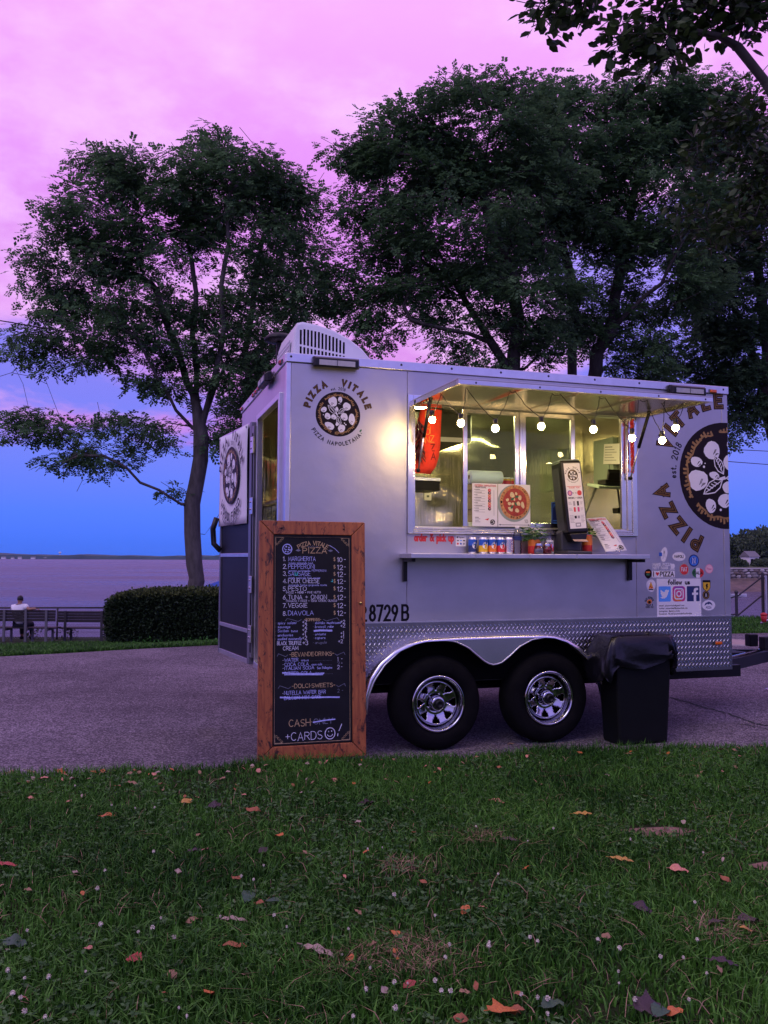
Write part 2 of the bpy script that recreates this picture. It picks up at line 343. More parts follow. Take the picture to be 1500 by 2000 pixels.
# ------------------------------------------------------------------ lettering: a stroke alphabet
def arc(cx, cy, rx, ry, a0, a1, n=8): return [(cx + rx * math.cos(R(a0 + (a1 - a0) * i / n)), cy + ry * math.sin(R(a0 + (a1 - a0) * i / n))) for i in range(n + 1)]
GL = {
 'A': (.7, [[(0, 0), (.35, 1), (.7, 0)], [(.12, .34), (.58, .34)]]),
 'B': (.6, [[(0, 0), (0, 1), (.35, 1)] + arc(.35, .76, .22, .24, 90, -90, 5)[1:] + [(.02, .52)], [(.36, .52)] + arc(.36, .26, .26, .26, 90, -90, 5)[1:] + [(0, 0)]]),
 'C': (.65, [arc(.36, .5, .36, .5, 50, 310, 10)]),
 'D': (.66, [[(0, 0), (0, 1), (.25, 1)] + arc(.25, .5, .41, .5, 90, -90, 8)[1:] + [(0, 0)]]),
 'E': (.55, [[(.55, 1), (0, 1), (0, 0), (.55, 0)], [(.02, .52), (.45, .52)]]),
 'F': (.52, [[(.52, 1), (0, 1), (0, 0)], [(.02, .52), (.42, .52)]]),
 'G': (.7, [arc(.36, .5, .36, .5, 50, 330, 10) + [(.68, .45), (.42, .45)]]),
 'H': (.65, [[(0, 0), (0, 1)], [(.65, 0), (.65, 1)], [(.02, .5), (.63, .5)]]),
 'I': (.12, [[(.06, 0), (.06, 1)]]),
 'K': (.6, [[(0, 0), (0, 1)], [(.6, 1), (.04, .42)], [(.2, .56), (.62, 0)]]),
 'L': (.5, [[(0, 1), (0, 0), (.5, 0)]]),
 'M': (.8, [[(0, 0), (.06, 1), (.4, .2), (.74, 1), (.8, 0)]]),
 'N': (.66, [[(0, 0), (0, 1), (.66, 0), (.66, 1)]]),
 'O': (.74, [arc(.37, .5, .37, .5, 90, 450, 14)]),
 'P': (.58, [[(0, 0), (0, 1), (.33, 1)] + arc(.33, .74, .25, .26, 90, -90, 6)[1:] + [(.02, .48)]]),
 'R': (.62, [[(0, 0), (0, 1), (.33, 1)] + arc(.33, .75, .25, .25, 90, -90, 6)[1:] + [(.03, .5)], [(.28, .49), (.62, 0)]]),
 'S': (.58, [arc(.29, .75, .27, .25, 40, 250, 7) + arc(.29, .25, .29, .25, 75, -150, 7)]),
 'T': (.64, [[(0, 1), (.64, 1)], [(.32, .99), (.32, 0)]]),
 'U': (.64, [[(0, 1), (0, .3)] + arc(.32, .3, .32, .3, 180, 360, 7)[1:] + [(.64, 1)]]),
 'V': (.68, [[(0, 1), (.34, 0), (.68, 1)]]),
 'W': (.95, [[(0, 1), (.22, 0), (.47, .75), (.72, 0), (.95, 1)]]),
 'X': (.64, [[(0, 0), (.64, 1)], [(0, 1), (.64, 0)]]),
 'Y': (.64, [[(0, 1), (.32, .5), (.64, 1)], [(.32, .49), (.32, 0)]]),
 'Z': (.62, [[(0, 1), (.6, 1), (.02, 0), (.62, 0)]]),
 '0': (.6, [arc(.3, .5, .3, .5, 90, 450, 12)]), '1': (.25, [[(0, .8), (.18, 1), (.18, 0)]]),
 '2': (.58, [arc(.28, .72, .27, .28, 165, -30, 7) + [(0, 0), (.58, 0)]]),
 '3': (.55, [arc(.25, .76, .25, .24, 150, -80, 6) + arc(.25, .27, .29, .27, 80, -150, 7)]),
 '4': (.58, [[(.44, 0), (.44, 1), (0, .3), (.58, .3)]]),
 '5': (.55, [[(.5, 1), (.08, 1), (.04, .56)] + arc(.24, .31, .3, .31, 130, -150, 8)]),
 '6': (.56, [[(.45, 1), (.1, .5)] + arc(.28, .28, .27, .28, 150, 510, 10)]),
 '7': (.55, [[(0, 1), (.55, 1), (.18, 0)]]),
 '8': (.56, [arc(.28, .76, .22, .24, 270, 630, 10), arc(.28, .26, .28, .26, 90, 450, 10)]),
 '9': (.56, [arc(.28, .72, .27, .28, -20, 340, 10) + [(.5, .5), (.2, 0)]]),
 '+': (.5, [[(0, .5), (.5, .5)], [(.25, .25), (.25, .75)]]), '-': (.35, [[(0, .48), (.35, .48)]]), '.': (.1, [[(0, .02), (.08, .04)]]), ',': (.12, [[(.1, .08), (.02, -.12)]]),
 '(': (.2, [arc(.3, .5, .28, .6, 120, 240, 5)]), ')': (.2, [arc(-.1, .5, .28, .6, 60, -60, 5)]), '!': (.2, [[(.2, 1.1), (.1, .35)], [(.05, .12), (.06, .0)]]),
 '$': (.5, [arc(.25, .7, .22, .2, 40, 250, 6) + arc(.25, .3, .24, .2, 75, -150, 6), [(.25, 1.02), (.25, -.02)]]),
 '&': (.7, [[(.7, 0), (.15, .7)] + arc(.3, .78, .17, .2, 160, 0, 5) + [(.05, .3)] + arc(.25, .22, .22, .22, 170, 330, 5) + [(.68, .45)]]),
 '*': (.1, [[(0, .45), (.08, .5)]]), ':': (.1, [[(0, .1), (.06, .12)], [(0, .6), (.06, .62)]]), '@': (.7, [arc(.35, .4, .35, .4, 0, 330, 9), arc(.35, .4, .14, .16, 0, 360, 6)]), '/': (.4, [[(0, 0), (.4, 1)]]),
 'a': (.42, [arc(.2, .27, .2, .27, 20, 340, 8), [(.41, .54), (.41, 0)]]), 'b': (.42, [[(0, 1), (0, 0)], arc(.2, .27, .2, .27, 160, -160, 8)]), 'c': (.38, [arc(.2, .27, .2, .27, 50, 310, 7)]),
 'd': (.42, [arc(.2, .27, .2, .27, 20, 340, 8), [(.41, 1), (.41, 0)]]), 'e': (.42, [[(.02, .28), (.4, .3)] + arc(.2, .27, .2, .27, 10, 310, 8)]), 'f': (.32, [arc(.28, .8, .16, .2, 60, 180, 4) + [(.12, 0)], [(0, .52), (.3, .52)]]),
 'g': (.42, [arc(.2, .27, .2, .27, 20, 340, 8), [(.41, .54), (.41, -.15)] + arc(.21, -.15, .2, .18, 0, -150, 4)]), 'h': (.4, [[(0, 1), (0, 0)], [(.02, .35)] + arc(.2, .34, .19, .2, 160, 0, 5) + [(.39, 0)]]),
 'i': (.1, [[(.05, .54), (.05, 0)], [(.04, .74), (.07, .78)]]), 'k': (.38, [[(0, 1), (0, 0)], [(.36, .54), (.03, .24)], [(.12, .32), (.38, 0)]]), 'l': (.1, [[(.05, 1), (.05, 0)]]),
 'm': (.62, [[(0, .54), (0, 0)], [(.01, .35)] + arc(.16, .36, .14, .18, 160, 0, 4) + [(.3, 0)], [(.31, .35)] + arc(.46, .36, .14, .18, 160, 0, 4) + [(.61, 0)]]), 'n': (.4, [[(0, .54), (0, 0)], [(.02, .35)] + arc(.2, .34, .19, .2, 160, 0, 5) + [(.39, 0)]]),
 'o': (.42, [arc(.21, .27, .21, .27, 90, 450, 10)]), 'p': (.42, [[(0, .54), (0, -.3)], arc(.2, .27, .2, .27, 160, -160, 8)]), 'q': (.42, [arc(.2, .27, .2, .27, 20, 340, 8), [(.41, .54), (.41, -.3)]]),
 'r': (.28, [[(0, .54), (0, 0)], arc(.18, .34, .17, .2, 170, 50, 4)]), 's': (.36, [arc(.18, .41, .15, .14, 40, 250, 5) + arc(.18, .14, .17, .15, 75, -150, 5)]), 't': (.3, [[(.12, .8), (.12, .1), (.28, 0)], [(0, .54), (.28, .54)]]),
 'u': (.4, [[(0, .54), (0, .2)] + arc(.19, .2, .19, .2, 180, 340, 5)[1:], [(.39, .54), (.39, 0)]]), 'v': (.4, [[(0, .54), (.2, 0), (.4, .54)]]), 'w': (.58, [[(0, .54), (.15, 0), (.29, .45), (.43, 0), (.58, .54)]]),
 'x': (.38, [[(0, 0), (.38, .54)], [(0, .54), (.38, 0)]]), 'y': (.4, [[(0, .54), (.2, .02)], [(.4, .54), (.1, -.3)]]), 'z': (.38, [[(0, .54), (.36, .54), (.02, 0), (.38, 0)]]),
}
class Flat:
    """print on a surface: polygons and strokes in 2D, each layer a hair above the last"""
    def __init__(s): s.polys = []; s.k = 0
    def poly(s, pts, m, z=0.0): s.polys.append((list(pts), m, z)); return s
    def rect(s, x0, y0, x1, y1, m, z=0.0, r=0.0):
        if r:
            pts = []
            for cx, cy, a in ((x1 - r, y1 - r, 0), (x0 + r, y1 - r, 90), (x0 + r, y0 + r, 180), (x1 - r, y0 + r, 270)): pts += arc(cx, cy, r, r, a, a + 90, 4)
            return s.poly(pts, m, z)
        return s.poly([(x0, y0), (x1, y0), (x1, y1), (x0, y1)], m, z)
    def ell(s, cx, cy, rx, ry, m, z=0.0, n=24, rot=0, wob=0, seed=0):
        rr = random.Random(seed); ph = [rr.uniform(0, 6.28) for _ in range(3)]; pts = []
        for i in range(n):
            t = 2 * math.pi * i / n; q = 1 + wob * (math.sin(2 * t + ph[0]) + .7 * math.sin(3 * t + ph[1]) + .4 * math.sin(5 * t + ph[2]))
            x, y = rx * q * math.cos(t), ry * q * math.sin(t); pts.append((cx + x * math.cos(rot) - y * math.sin(rot), cy + x * math.sin(rot) + y * math.cos(rot)))
        return s.poly(pts, m, z)
    def stroke(s, pts, w, m, z=0.0, ext=True):
        pts = [Vector(p) for p in pts]; s.k += 1; z = z + (s.k % 7) * .00006
        q = [pts[0]]
        for p in pts[1:]:
            if (p - q[-1]).length > 1e-6: q.append(p)
        if len(q) < 2: return s
        pts = q; closed = (pts[0] - pts[-1]).length < 1e-4 and len(pts) > 3; h = w / 2
        if ext and not closed:
            pts[0] = pts[0] + (pts[0] - pts[1]).normalized() * h; pts[-1] = pts[-1] + (pts[-1] - pts[-2]).normalized() * h
        if closed: pts = pts[:-1]
        n = len(pts); L = []; Rr = []
        for i, p in enumerate(pts):
            a = pts[i - 1] if (i or closed) else None; b = pts[(i + 1) % n] if (i < n - 1 or closed) else None
            d1 = (p - a).normalized() if a is not None else None; d2 = (b - p).normalized() if b is not None else None
            d1 = d1 if d1 is not None else d2; d2 = d2 if d2 is not None else d1
            n1 = Vector((-d1.y, d1.x)); n2 = Vector((-d2.y, d2.x)); mm = n1 + n2
            mm = n1 if mm.length < .2 else mm.normalized(); k = h / max(.45, mm.dot(n1)); L.append(p + mm * k); Rr.append(p - mm * k)
        for i in range(n if closed else n - 1):
            j = (i + 1) % n; s.polys.append(([Rr[i], Rr[j], L[j], L[i]], m, z))
        return s
    def text(s, st, x, y, h, m, w=.1, z=0.0, gap=.22, jit=0.0, slant=0.0, width=None, rr=None, align=0, cond=1.0):
        rr = rr or RND
        adv = [(GL.get(c, (.4, []))[0] + gap) * cond for c in st]; tot = (sum(adv) - gap * cond) * h
        k = width / tot if width else 1.0; cx = x - align * (width or tot)
        for c, a in zip(st, adv):
            dy = rr.uniform(-jit, jit) * h; sc = 1 + rr.uniform(-jit, jit)
            for ln in GL.get(c, (.4, []))[1]:
                s.stroke([(cx + (px * cond + slant * py) * h * k + rr.uniform(-jit, jit) * .25 * h, y + dy + py * h * sc + rr.uniform(-jit, jit) * .25 * h) for px, py in ln], w * h, m, z)
            cx += a * h * k
        return s
    def arc_text(s, st, cx, cy, rad, a0, a1, h, layers, inward=False, cond=1.0, wob=0.0):
        """letters on an arc, centres spread from a0 to a1 degrees; layers = [(width, material, z)]"""
        n = len(st); ws = [GL.get(c, (.45, []))[0] + .3 for c in st]; tot = sum(ws) - (ws[0] + ws[-1]) / 2; acc = 0
        for i, c in enumerate(st):
            if i: acc += (ws[i - 1] + ws[i]) / 2
            a = R(a0 + (a1 - a0) * acc / tot); g = GL.get(c)
            if not g: continue
            rad_v = Vector((math.cos(a), math.sin(a))); upd = -rad_v if inward else rad_v; xd = Vector((upd.y, -upd.x)); base = Vector((cx, cy)) + rad_v * rad
            for wd, m, z in layers:
                for ln in g[1]: s.stroke([base + xd * ((px - g[0] / 2) * h * cond) + upd * ((py - .5) * h) for px, py in ln], wd * h, m, z)
        return s
    def xf(s, fn):
        s.polys = [([fn(p) for p in pts], m, z) for pts, m, z in s.polys]; return s
    def build(s, name, O, X, Y, parent=None, lift=.0006, clip=None, bend=None):
        """O origin, X and Y axes on the surface; the print faces X x Y"""
        O, X, Y = Vector(O), Vector(X), Vector(Y); Z = X.cross(Y).normalized()
        mats = []; vs = []; fs = []; mi = []
        for pts, m, z in s.polys:
            if m not in mats: mats.append(m)
            b = len(vs)
            for p in pts:
                q = O + X * p[0] + Y * p[1] + Z * (z + lift)
                vs.append(bend(q, z + lift) if bend else q)
            fs.append(tuple(range(b, b + len(pts)))); mi.append(mats.index(m))
        me = bpy.data.meshes.new(name); me.from_pydata([tuple(v) for v in vs], [], fs)
        for m in mats: me.materials.append(m)
        me.polygons.foreach_set('material_index', mi); me.update()
        if clip:
            bm = bmesh.new(); bm.from_mesh(me)
            bmesh.ops.bisect_plane(bm, geom=bm.verts[:] + bm.edges[:] + bm.faces[:], plane_co=clip[0], plane_no=clip[1], clear_outer=True)
            bm.to_mesh(me); bm.free()
        return link(name, me, parent)
def blob(cx, cy, rx, ry, rot=0, seed=0, wob=.06, n=14):
    f = Flat(); f.ell(cx, cy, rx, ry, None, n=n, rot=rot, wob=wob, seed=seed); return f.polys[0][0]
BLOBS = [(-.24, .55, .205, .215, 0), (.09, .65, .10, .125, .1), (.39, .36, .17, .185, -.2), (-.64, .17, .13, .12, .5), (-.06, .21, .07, .115, -.1), (-.47, -.11, .14, .14, 0), (-.2, -.13, .115, .12, 0),
         (.28, -.10, .16, .17, 0), (.63, -.2, .14, .275, .12), (-.38, -.53, .22, .155, -.6), (.16, -.62, .165, .175, 0)]
def pizza_logo(f, R0, wt=True, bottom='PIZZA NAPOLETANA', bold=True, detail=True, white=None):
    """the round emblem: a pizza drawn in black, gold and white, ringed by lettering. R0 = pizza radius"""
    wm = white or M['print_white']; z = .0004
    f.ell(0, 0, R0, R0, M['brown'], 0, n=44, wob=.010, seed=3)
    inner = [(R0 * (.80 + .02 * math.sin(9 * t) + .015 * math.sin(17 * t + 1)) * math.cos(t), R0 * (.80 + .02 * math.sin(9 * t) + .015 * math.sin(17 * t + 1)) * math.sin(t)) for t in [2 * math.pi * i / 72 for i in range(72)]]
    n = 72
    for i in range(n):
        t0, t1 = 2 * math.pi * i / n, 2 * math.pi * (i + .72) / n
        if i % 23 in (4, 5): continue
        ro = R0 * (.90 + .03 * math.sin(i * 1.7)); ri = R0 * (.815 + .02 * math.sin(i * 2.9))
        f.poly([(ri * math.cos(t0), ri * math.sin(t0)), (ro * math.cos(t0 + .02), ro * math.sin(t0 + .02)), (ro * .985 * math.cos(t1), ro * .985 * math.sin(t1)), (ri * math.cos(t1), ri * math.sin(t1))], M['gold'], z)
    for i in range(n):
        a, b = inner[i], inner[(i + 1) % n]; k = 1.045
        if i % 23 in (4, 5): continue
        f.poly([(a[0], a[1]), (a[0] * k, a[1] * k), (b[0] * k, b[1] * k), (b[0], b[1])], M['gold'], z * 1.6)
    for i, (x, y, rx, ry, ro) in enumerate(BLOBS):
        f.poly([(p[0] * R0, p[1] * R0) for p in blob(x, y, rx, ry, ro, seed=i + 5)], wm, z)
        if detail:
            for k in range(5):
                yy = y - ry * (.25 + .11 * k); x0 = x - rx * .35 + .03 * math.sin(k * 2.1); f.stroke([(x0 * R0, yy * R0), ((x0 + rx * .55 - .02 * k) * R0, (yy - .02) * R0)], .012 * R0, M['brown'], z * 2)
    for (x0, y0), (x1, y1), wd in (((-.10, .02), (-.46, .37), .15), ((.02, .02), (.31, .30), .12), ((-.04, -.06), (.10, -.50), .13)):
        d = Vector((x1 - x0, y1 - y0)); nn = Vector((-d.y, d.x)).normalized(); P = lambda t, s_: (R0 * (x0 + d.x * t + nn.x * s_), R0 * (y0 + d.y * t + nn.y * s_))
        out = [P(0, 0), P(.25, wd * .62), P(.55, wd * .72), P(.85, wd * .3), P(1, 0), P(.85, -wd * .35), P(.55, -wd * .75), P(.25, -wd * .65)]
        f.poly(out, M['brown'], z * 2.6); f.stroke(out + [out[0]], .020 * R0, wm, z * 3.2)
        f.stroke([P(.08, 0), P(.9, .0)], .016 * R0, wm, z * 3.2)
        if detail:
            for k in range(4): f.stroke([P(.25 + .15 * k, 0.01), P(.36 + .14 * k, -wd * .42)], .018 * R0, wm, z * 3.4)
    f.poly([(R0 * x, R0 * y) for x, y in ((-.14, .09), (-.08, .10), (-.01, -.02), (-.06, -.06))], wm, z * 2)
    f.poly([(R0 * x, R0 * y) for x, y in ((-.06, -.3), (-.02, -.3), (.03, -.48), (-.06, -.53), (-.12, -.47))], wm, z * 2)
    for x, y, r in ((.04, .47, .025), (-.66, -.06, .025), (.29, -.38, .028), (.35, -.44, .035), (.16, -.38, .018), (.11, .46, .014)): f.ell(x * R0, y * R0, r * R0, r * R0, wm, z, n=8)
    if wt:
        lay = [(.42, M['brown'], 0.0001), (.26, M['lettergold'], .0006), (.075, M['brown'], .0011)] if bold else [(.30, M['brown'], 0)]
        f.arc_text('PIZZA  VITALE', 0, 0, 1.42 * R0, 166, 17, .235 * R0, lay, cond=1.0)
        f.arc_text('est. 2018', 0, 0, 1.135 * R0, 106, 75, .125 * R0, [(.17, M['ink'], 0)], cond=.8)
        if bottom:
            f.arc_text(bottom, 0, 0, 1.31 * R0, 214, 317, .15 * R0, [(.24, M['ink'], 0)], inward=True, cond=1.0)
            f.ell(1.03 * R0, -.68 * R0, .075 * R0, .04 * R0, M['green'], 0, n=10, rot=.9); f.ell(1.06 * R0, -.79 * R0, .045 * R0, .018 * R0, M['green'], 0, n=8, rot=-.5)
    return f
# ------------------------------------------------------------------ the ground
def smooth(a, b, x): t = min(1, max(0, (x - a) / (b - a))); return t * t * (3 - 2 * t)
FAR_EDGE = [(-60, -22), (-20, 4.0), (-8.5, 9.3), (-5.19, 11.46), (-2.56, 13.15), (1.0, 14.2), (6.45, 15.4), (12, 16.9), (80, 34)]
def far_edge(x):
    for (x0, y0), (x1, y1) in zip(FAR_EDGE, FAR_EDGE[1:]):
        if x <= x1: return y0 + (y1 - y0) * (x - x0) / (x1 - x0)
    return FAR_EDGE[-1][1]
def bluff(x): return 27.5 - 7.0 * smooth(2, 9, x)
def gz(x, y):
    s = .083 * (1 - smooth(-1.5, 2.5, x)); e = max(far_edge(x), 11.4)
    z = -s * min(max(0, y - e), 14.5)
    b = bluff(x)
    if y > b: z -= min(9.5, (y - b) * 1.1)
    return z
def grid(name, xs, ys, zf, m):
    V = np.array([(x, y, zf(x, y)) for y in ys for x in xs]); nx = len(xs)
    F = np.array([(j * nx + i, j * nx + i + 1, (j + 1) * nx + i + 1, (j + 1) * nx + i) for j in range(len(ys) - 1) for i in range(nx - 1)])
    return link(name, fast_mesh(name, V, F, m, smooth=True))
M['turf'] = mat('turf_soil', (.014, .034, .008), .95, col2=(.024, .026, .012), vscale=1.4, bump=.5, bscale=30, spec=.08)
xs = [-60 + 4 * i for i in range(10)] + [-20 + .8 * i for i in range(50)] + [20 + 5 * i for i in range(13)]
ys = [-40, -30, -20, -12, -6, -2] + [0 + .8 * i for i in range(56)]
tag(grid('ground', xs, ys, lambda x, y: gz(x, y) - .012, M['turf']), kind='structure')

def asphalt():
    m = bpy.data.materials.new('worn_asphalt'); m.use_nodes = True; t = m.node_tree; b = t.nodes['Principled BSDF']; b.inputs['Roughness'].default_value = .88; b.inputs['Specular IOR Level'].default_value = .12
    tcn = t.nodes.new('ShaderNodeTexCoord')
    def noise(sc, det, ro=.6):
        n = t.nodes.new('ShaderNodeTexNoise'); n.inputs['Scale'].default_value = sc; n.inputs['Detail'].default_value = det; n.inputs['Roughness'].default_value = ro; t.links.new(tcn.outputs['Object'], n.inputs['Vector']); return n
    v = t.nodes.new('ShaderNodeTexVoronoi'); v.inputs['Scale'].default_value = 105; v.feature = 'F1'; t.links.new(tcn.outputs['Object'], v.inputs['Vector'])
    r = t.nodes.new('ShaderNodeValToRGB'); e = r.color_ramp.elements; e[0].position = .1; e[0].color = (.072, .060, .070, 1); e[1].position = .9; e[1].color = (.30, .255, .285, 1); el_ = r.color_ramp.elements.new(.55); el_.color = (.128, .106, .122, 1)
    sp = t.nodes.new('ShaderNodeSeparateColor'); t.links.new(v.outputs['Color'], sp.inputs[0]); t.links.new(sp.outputs[0], r.inputs[0])
    n1 = noise(.55, 5); n2 = noise(9, 4)
    mr = t.nodes.new('ShaderNodeMapRange'); mr.inputs['From Min'].default_value = .3; mr.inputs['From Max'].default_value = .7; mr.inputs['To Min'].default_value = .55; mr.inputs['To Max'].default_value = 1.30; t.links.new(n1.outputs['Fac'], mr.inputs['Value'])
    mr2 = t.nodes.new('ShaderNodeMapRange'); mr2.inputs['From Min'].default_value = .3; mr2.inputs['From Max'].default_value = .7; mr2.inputs['To Min'].default_value = .82; mr2.inputs['To Max'].default_value = 1.15; t.links.new(n2.outputs['Fac'], mr2.inputs['Value'])
    ml = t.nodes.new('ShaderNodeMath'); ml.operation = 'MULTIPLY'; t.links.new(mr.outputs[0], ml.inputs[0]); t.links.new(mr2.outputs[0], ml.inputs[1])
    mu = t.nodes.new('ShaderNodeVectorMath'); mu.operation = 'SCALE'; t.links.new(r.outputs[0], mu.inputs[0]); t.links.new(ml.outputs[0], mu.inputs['Scale']); t.links.new(mu.outputs[0], b.inputs['Base Color'])
    bp = t.nodes.new('ShaderNodeBump'); bp.inputs['Strength'].default_value = .8; bp.inputs['Distance'].default_value = .008; t.links.new(v.outputs['Distance'], bp.inputs['Height']); t.links.new(bp.outputs[0], b.inputs['Normal'])
    return m
M['asphalt'] = asphalt()
NEAR_EDGE = [(-60, -6.0), (-12, 2.75), (-2.38, 5.08), (-.87, 5.46), (.2, 5.66), (1.0, 5.84), (2.9, 6.12), (8, 7.4), (80, 25)]
def near_edge(x):
    for (x0, y0), (x1, y1) in zip(NEAR_EDGE, NEAR_EDGE[1:]):
        if x <= x1: return y0 + (y1 - y0) * (x - x0) / (x1 - x0)
    return NEAR_EDGE[-1][1]
rx = [-59 + 3 * i for i in range(13)] + [-20 + .5 * i for i in range(80)] + [20 + 4 * i for i in range(15)]
V = []; F = []
for i, x in enumerate(rx):
    a, b = near_edge(x) - .25, far_edge(x) + .05 * math.sin(x * 3.1) + .03 * math.sin(x * 11)
    for k in range(9): y = a + (b - a) * k / 8; V.append((x, y, .004 + min(0, gz(x, y))))
for i in range(len(rx) - 1):
    for k in range(8): F.append((i * 9 + k, (i + 1) * 9 + k, (i + 1) * 9 + k + 1, i * 9 + k + 1))
tag(link('road', fast_mesh('road', np.array(V), np.array(F), M['asphalt'], smooth=True)), kind='structure')
# cracks in the asphalt
def crack(pts, w, seed):
    rr = random.Random(seed); P = [Vector(on_z(px, py, .008)) for px, py in pts]; Q = []
    for a, b in zip(P, P[1:]):
        for k in range(10): Q.append(a.lerp(b, k / 10) + Vector((rr.uniform(-.02, .02), rr.uniform(-.03, .03), 0)))
    mb = MB(); vs = []; fs = []
    for i, q in enumerate(Q):
        d = (Q[min(i + 1, len(Q) - 1)] - Q[max(i - 1, 0)]).normalized(); n = Vector((-d.y, d.x, 0)) * w * rr.uniform(.4, 1.3); vs += [q + n, q - n]
    fs = [(2 * i, 2 * i + 1, 2 * i + 3, 2 * i + 2) for i in range(len(Q) - 1)]
    tag(mb.add(vs, fs).build('road_crack', mat('crack_dirt', (.022, .028, .016), .95)), kind='structure')
crack([(1312, 1362), (1370, 1380), (1420, 1393), (1470, 1412), (1520, 1420), (1600, 1450)], .013, 3)
crack([(1440, 1412), (1500, 1424), (1560, 1440)], .010, 4)
# near lawn
def lawn_h(x, y):
    e = near_edge(x); d = e - y
    return .045 * smooth(-.02, .25, d) + .012 * math.sin(x * 1.7 + y * .6) * math.sin(y * 1.9 - x * .4) * smooth(0, .6, d) + .02 * smooth(.5, 4, d)
xs = [-30, -20, -14, -10] + [-8 + .16 * i for i in range(101)] + [9, 12, 18, 26, 40]
V = []; F = []; K = 44
for x in xs:
    e = near_edge(x) + .02 * math.sin(x * 7) + .012 * math.sin(x * 19)
    for k in range(K):
        t = k / (K - 1); y = e - 7.5 * t ** 1.3; V.append((x, y, lawn_h(x, y) if k else .005))
for i in range(len(xs) - 1):
    for k in range(K - 1): F.append((i * K + k, i * K + k + 1, (i + 1) * K + k + 1, (i + 1) * K + k))
tag(link('lawn', fast_mesh('lawn', np.array(V), np.array(F), M['turf'], smooth=True)), kind='structure')
lawn_back = [(-30, near_edge(-30) - 7.5), (40, near_edge(40) - 7.5)]

# ------------------------------------------------------------------ water and the far shores
SEA = -7.0
def water_mat():
    m = bpy.data.materials.new('bay_water'); m.use_nodes = True; t = m.node_tree; b = t.nodes['Principled BSDF']
    b.inputs['Base Color'].default_value = (.060, .050, .095, 1); b.inputs['Roughness'].default_value = .30; b.inputs['IOR'].default_value = 1.333; b.inputs['Specular IOR Level'].default_value = .9
    g = t.nodes.new('ShaderNodeNewGeometry'); mp_ = t.nodes.new('ShaderNodeMapping'); mp_.inputs['Scale'].default_value = (.10, .30, .2); t.links.new(g.outputs['Position'], mp_.inputs['Vector'])
    n = t.nodes.new('ShaderNodeTexNoise'); n.inputs['Scale'].default_value = 1.0; n.inputs['Detail'].default_value = 9; n.inputs['Roughness'].default_value = .66; t.links.new(mp_.outputs[0], n.inputs['Vector'])
    bp = t.nodes.new('ShaderNodeBump'); bp.inputs['Strength'].default_value = 1.0; bp.inputs['Distance'].default_value = 4.5; t.links.new(n.outputs['Fac'], bp.inputs['Height']); t.links.new(bp.outputs[0], b.inputs['Normal'])
    mw = t.nodes.new('ShaderNodeMapping'); mw.inputs['Scale'].default_value = (.006, .020, .02); t.links.new(g.outputs['Position'], mw.inputs['Vector'])     # wind patches
    nw = t.nodes.new('ShaderNodeTexNoise'); nw.inputs['Scale'].default_value = 1.0; nw.inputs['Detail'].default_value = 6; nw.inputs['Roughness'].default_value = .6; t.links.new(mw.outputs[0], nw.inputs['Vector'])
    rw = t.nodes.new('ShaderNodeMapRange'); rw.inputs['From Min'].default_value = .35; rw.inputs['From Max'].default_value = .65; rw.inputs['To Min'].default_value = .22; rw.inputs['To Max'].default_value = .38; t.links.new(nw.outputs['Fac'], rw.inputs['Value']); t.links.new(rw.outputs[0], b.inputs['Roughness'])
    return m
M['water'] = water_mat()
V = np.array([(-4300, 24, SEA), (4300, 14, SEA), (4300, 4200, SEA), (-4300, 4200, SEA)]); tag(link('water', fast_mesh('water', V, np.array([(0, 1, 2, 3)]), M['water'])), kind='structure')
M['shore'] = mat('far_wooded_shore', (.050, .085, .060), .95, col2=(.030, .050, .050), vscale=.012)
V = []; F = []; n = 520; rr = random.Random(5)
hgt = [0.0] * n
for o_, a in ((3, 5.0), (7, 3.2), (19, 2.2), (47, 1.6), (111, 1.2)):
    ph = rr.uniform(0, 6.28)
    for i in range(n): hgt[i] += a * math.sin(i / n * 6.28 * o_ * .7 + ph)
for i in range(n):
    x = -3600 + 6200 * i / (n - 1); h = max(7, 17 + hgt[i] * .7 + rr.uniform(-1.2, 1.2) + 5 * smooth(-600, -900, -abs(x + 900))); y = 3000 + 40 * math.sin(i * .05)
    V += [(x, y, SEA - .5), (x, y + 6, SEA + 1.5), (x, y + 14, SEA + h * .85), (x, y + 60, SEA + h), (x, y + 300, SEA + h * .9)]
for i in range(n - 1):
    for k in range(4): F.append((i * 5 + k, (i + 1) * 5 + k, (i + 1) * 5 + k + 1, i * 5 + k + 1))
tag(link('far_shore', fast_mesh('far_shore', np.array(V), np.array(F), M['shore'])), kind='structure')
M['housewhite'] = mat('pale_house_wall', (.72, .70, .70), .8); M['roofgrey'] = mat('grey_roof', (.16, .15, .16), .8)
def house(name, c, w, d, h, rot, label, cat='house', group=None, wall='housewhite', windows=0):
    e_ = empty(name, c, rot, label, cat, group)
    MB().box((-w / 2, -d / 2, 0), (w / 2, d / 2, h)).build('wall', M[wall], e_)
    MB().prism([(-d / 2 - .3, h), (d / 2 + .3, h), (0, h + d * .42)], lambda x, y, z: (z, x, y), -w / 2 - .3, w / 2 + .3).build('roof', M['roofgrey'], e_)
    for k in range(windows):
        x = -w / 2 + w * (k + .5) / windows; wn = MB().box((x - .5, -d / 2 - .05, h * .4), (x + .5, -d / 2 - .003, h * .75)).build('window', M['black'], e_)
        MB().box((x - .6, -d / 2 - .09, h * .34), (x + .6, -d / 2 - .004, h * .39)).build('sill', M['housewhite'], wn)
    return e_
rr = random.Random(12)
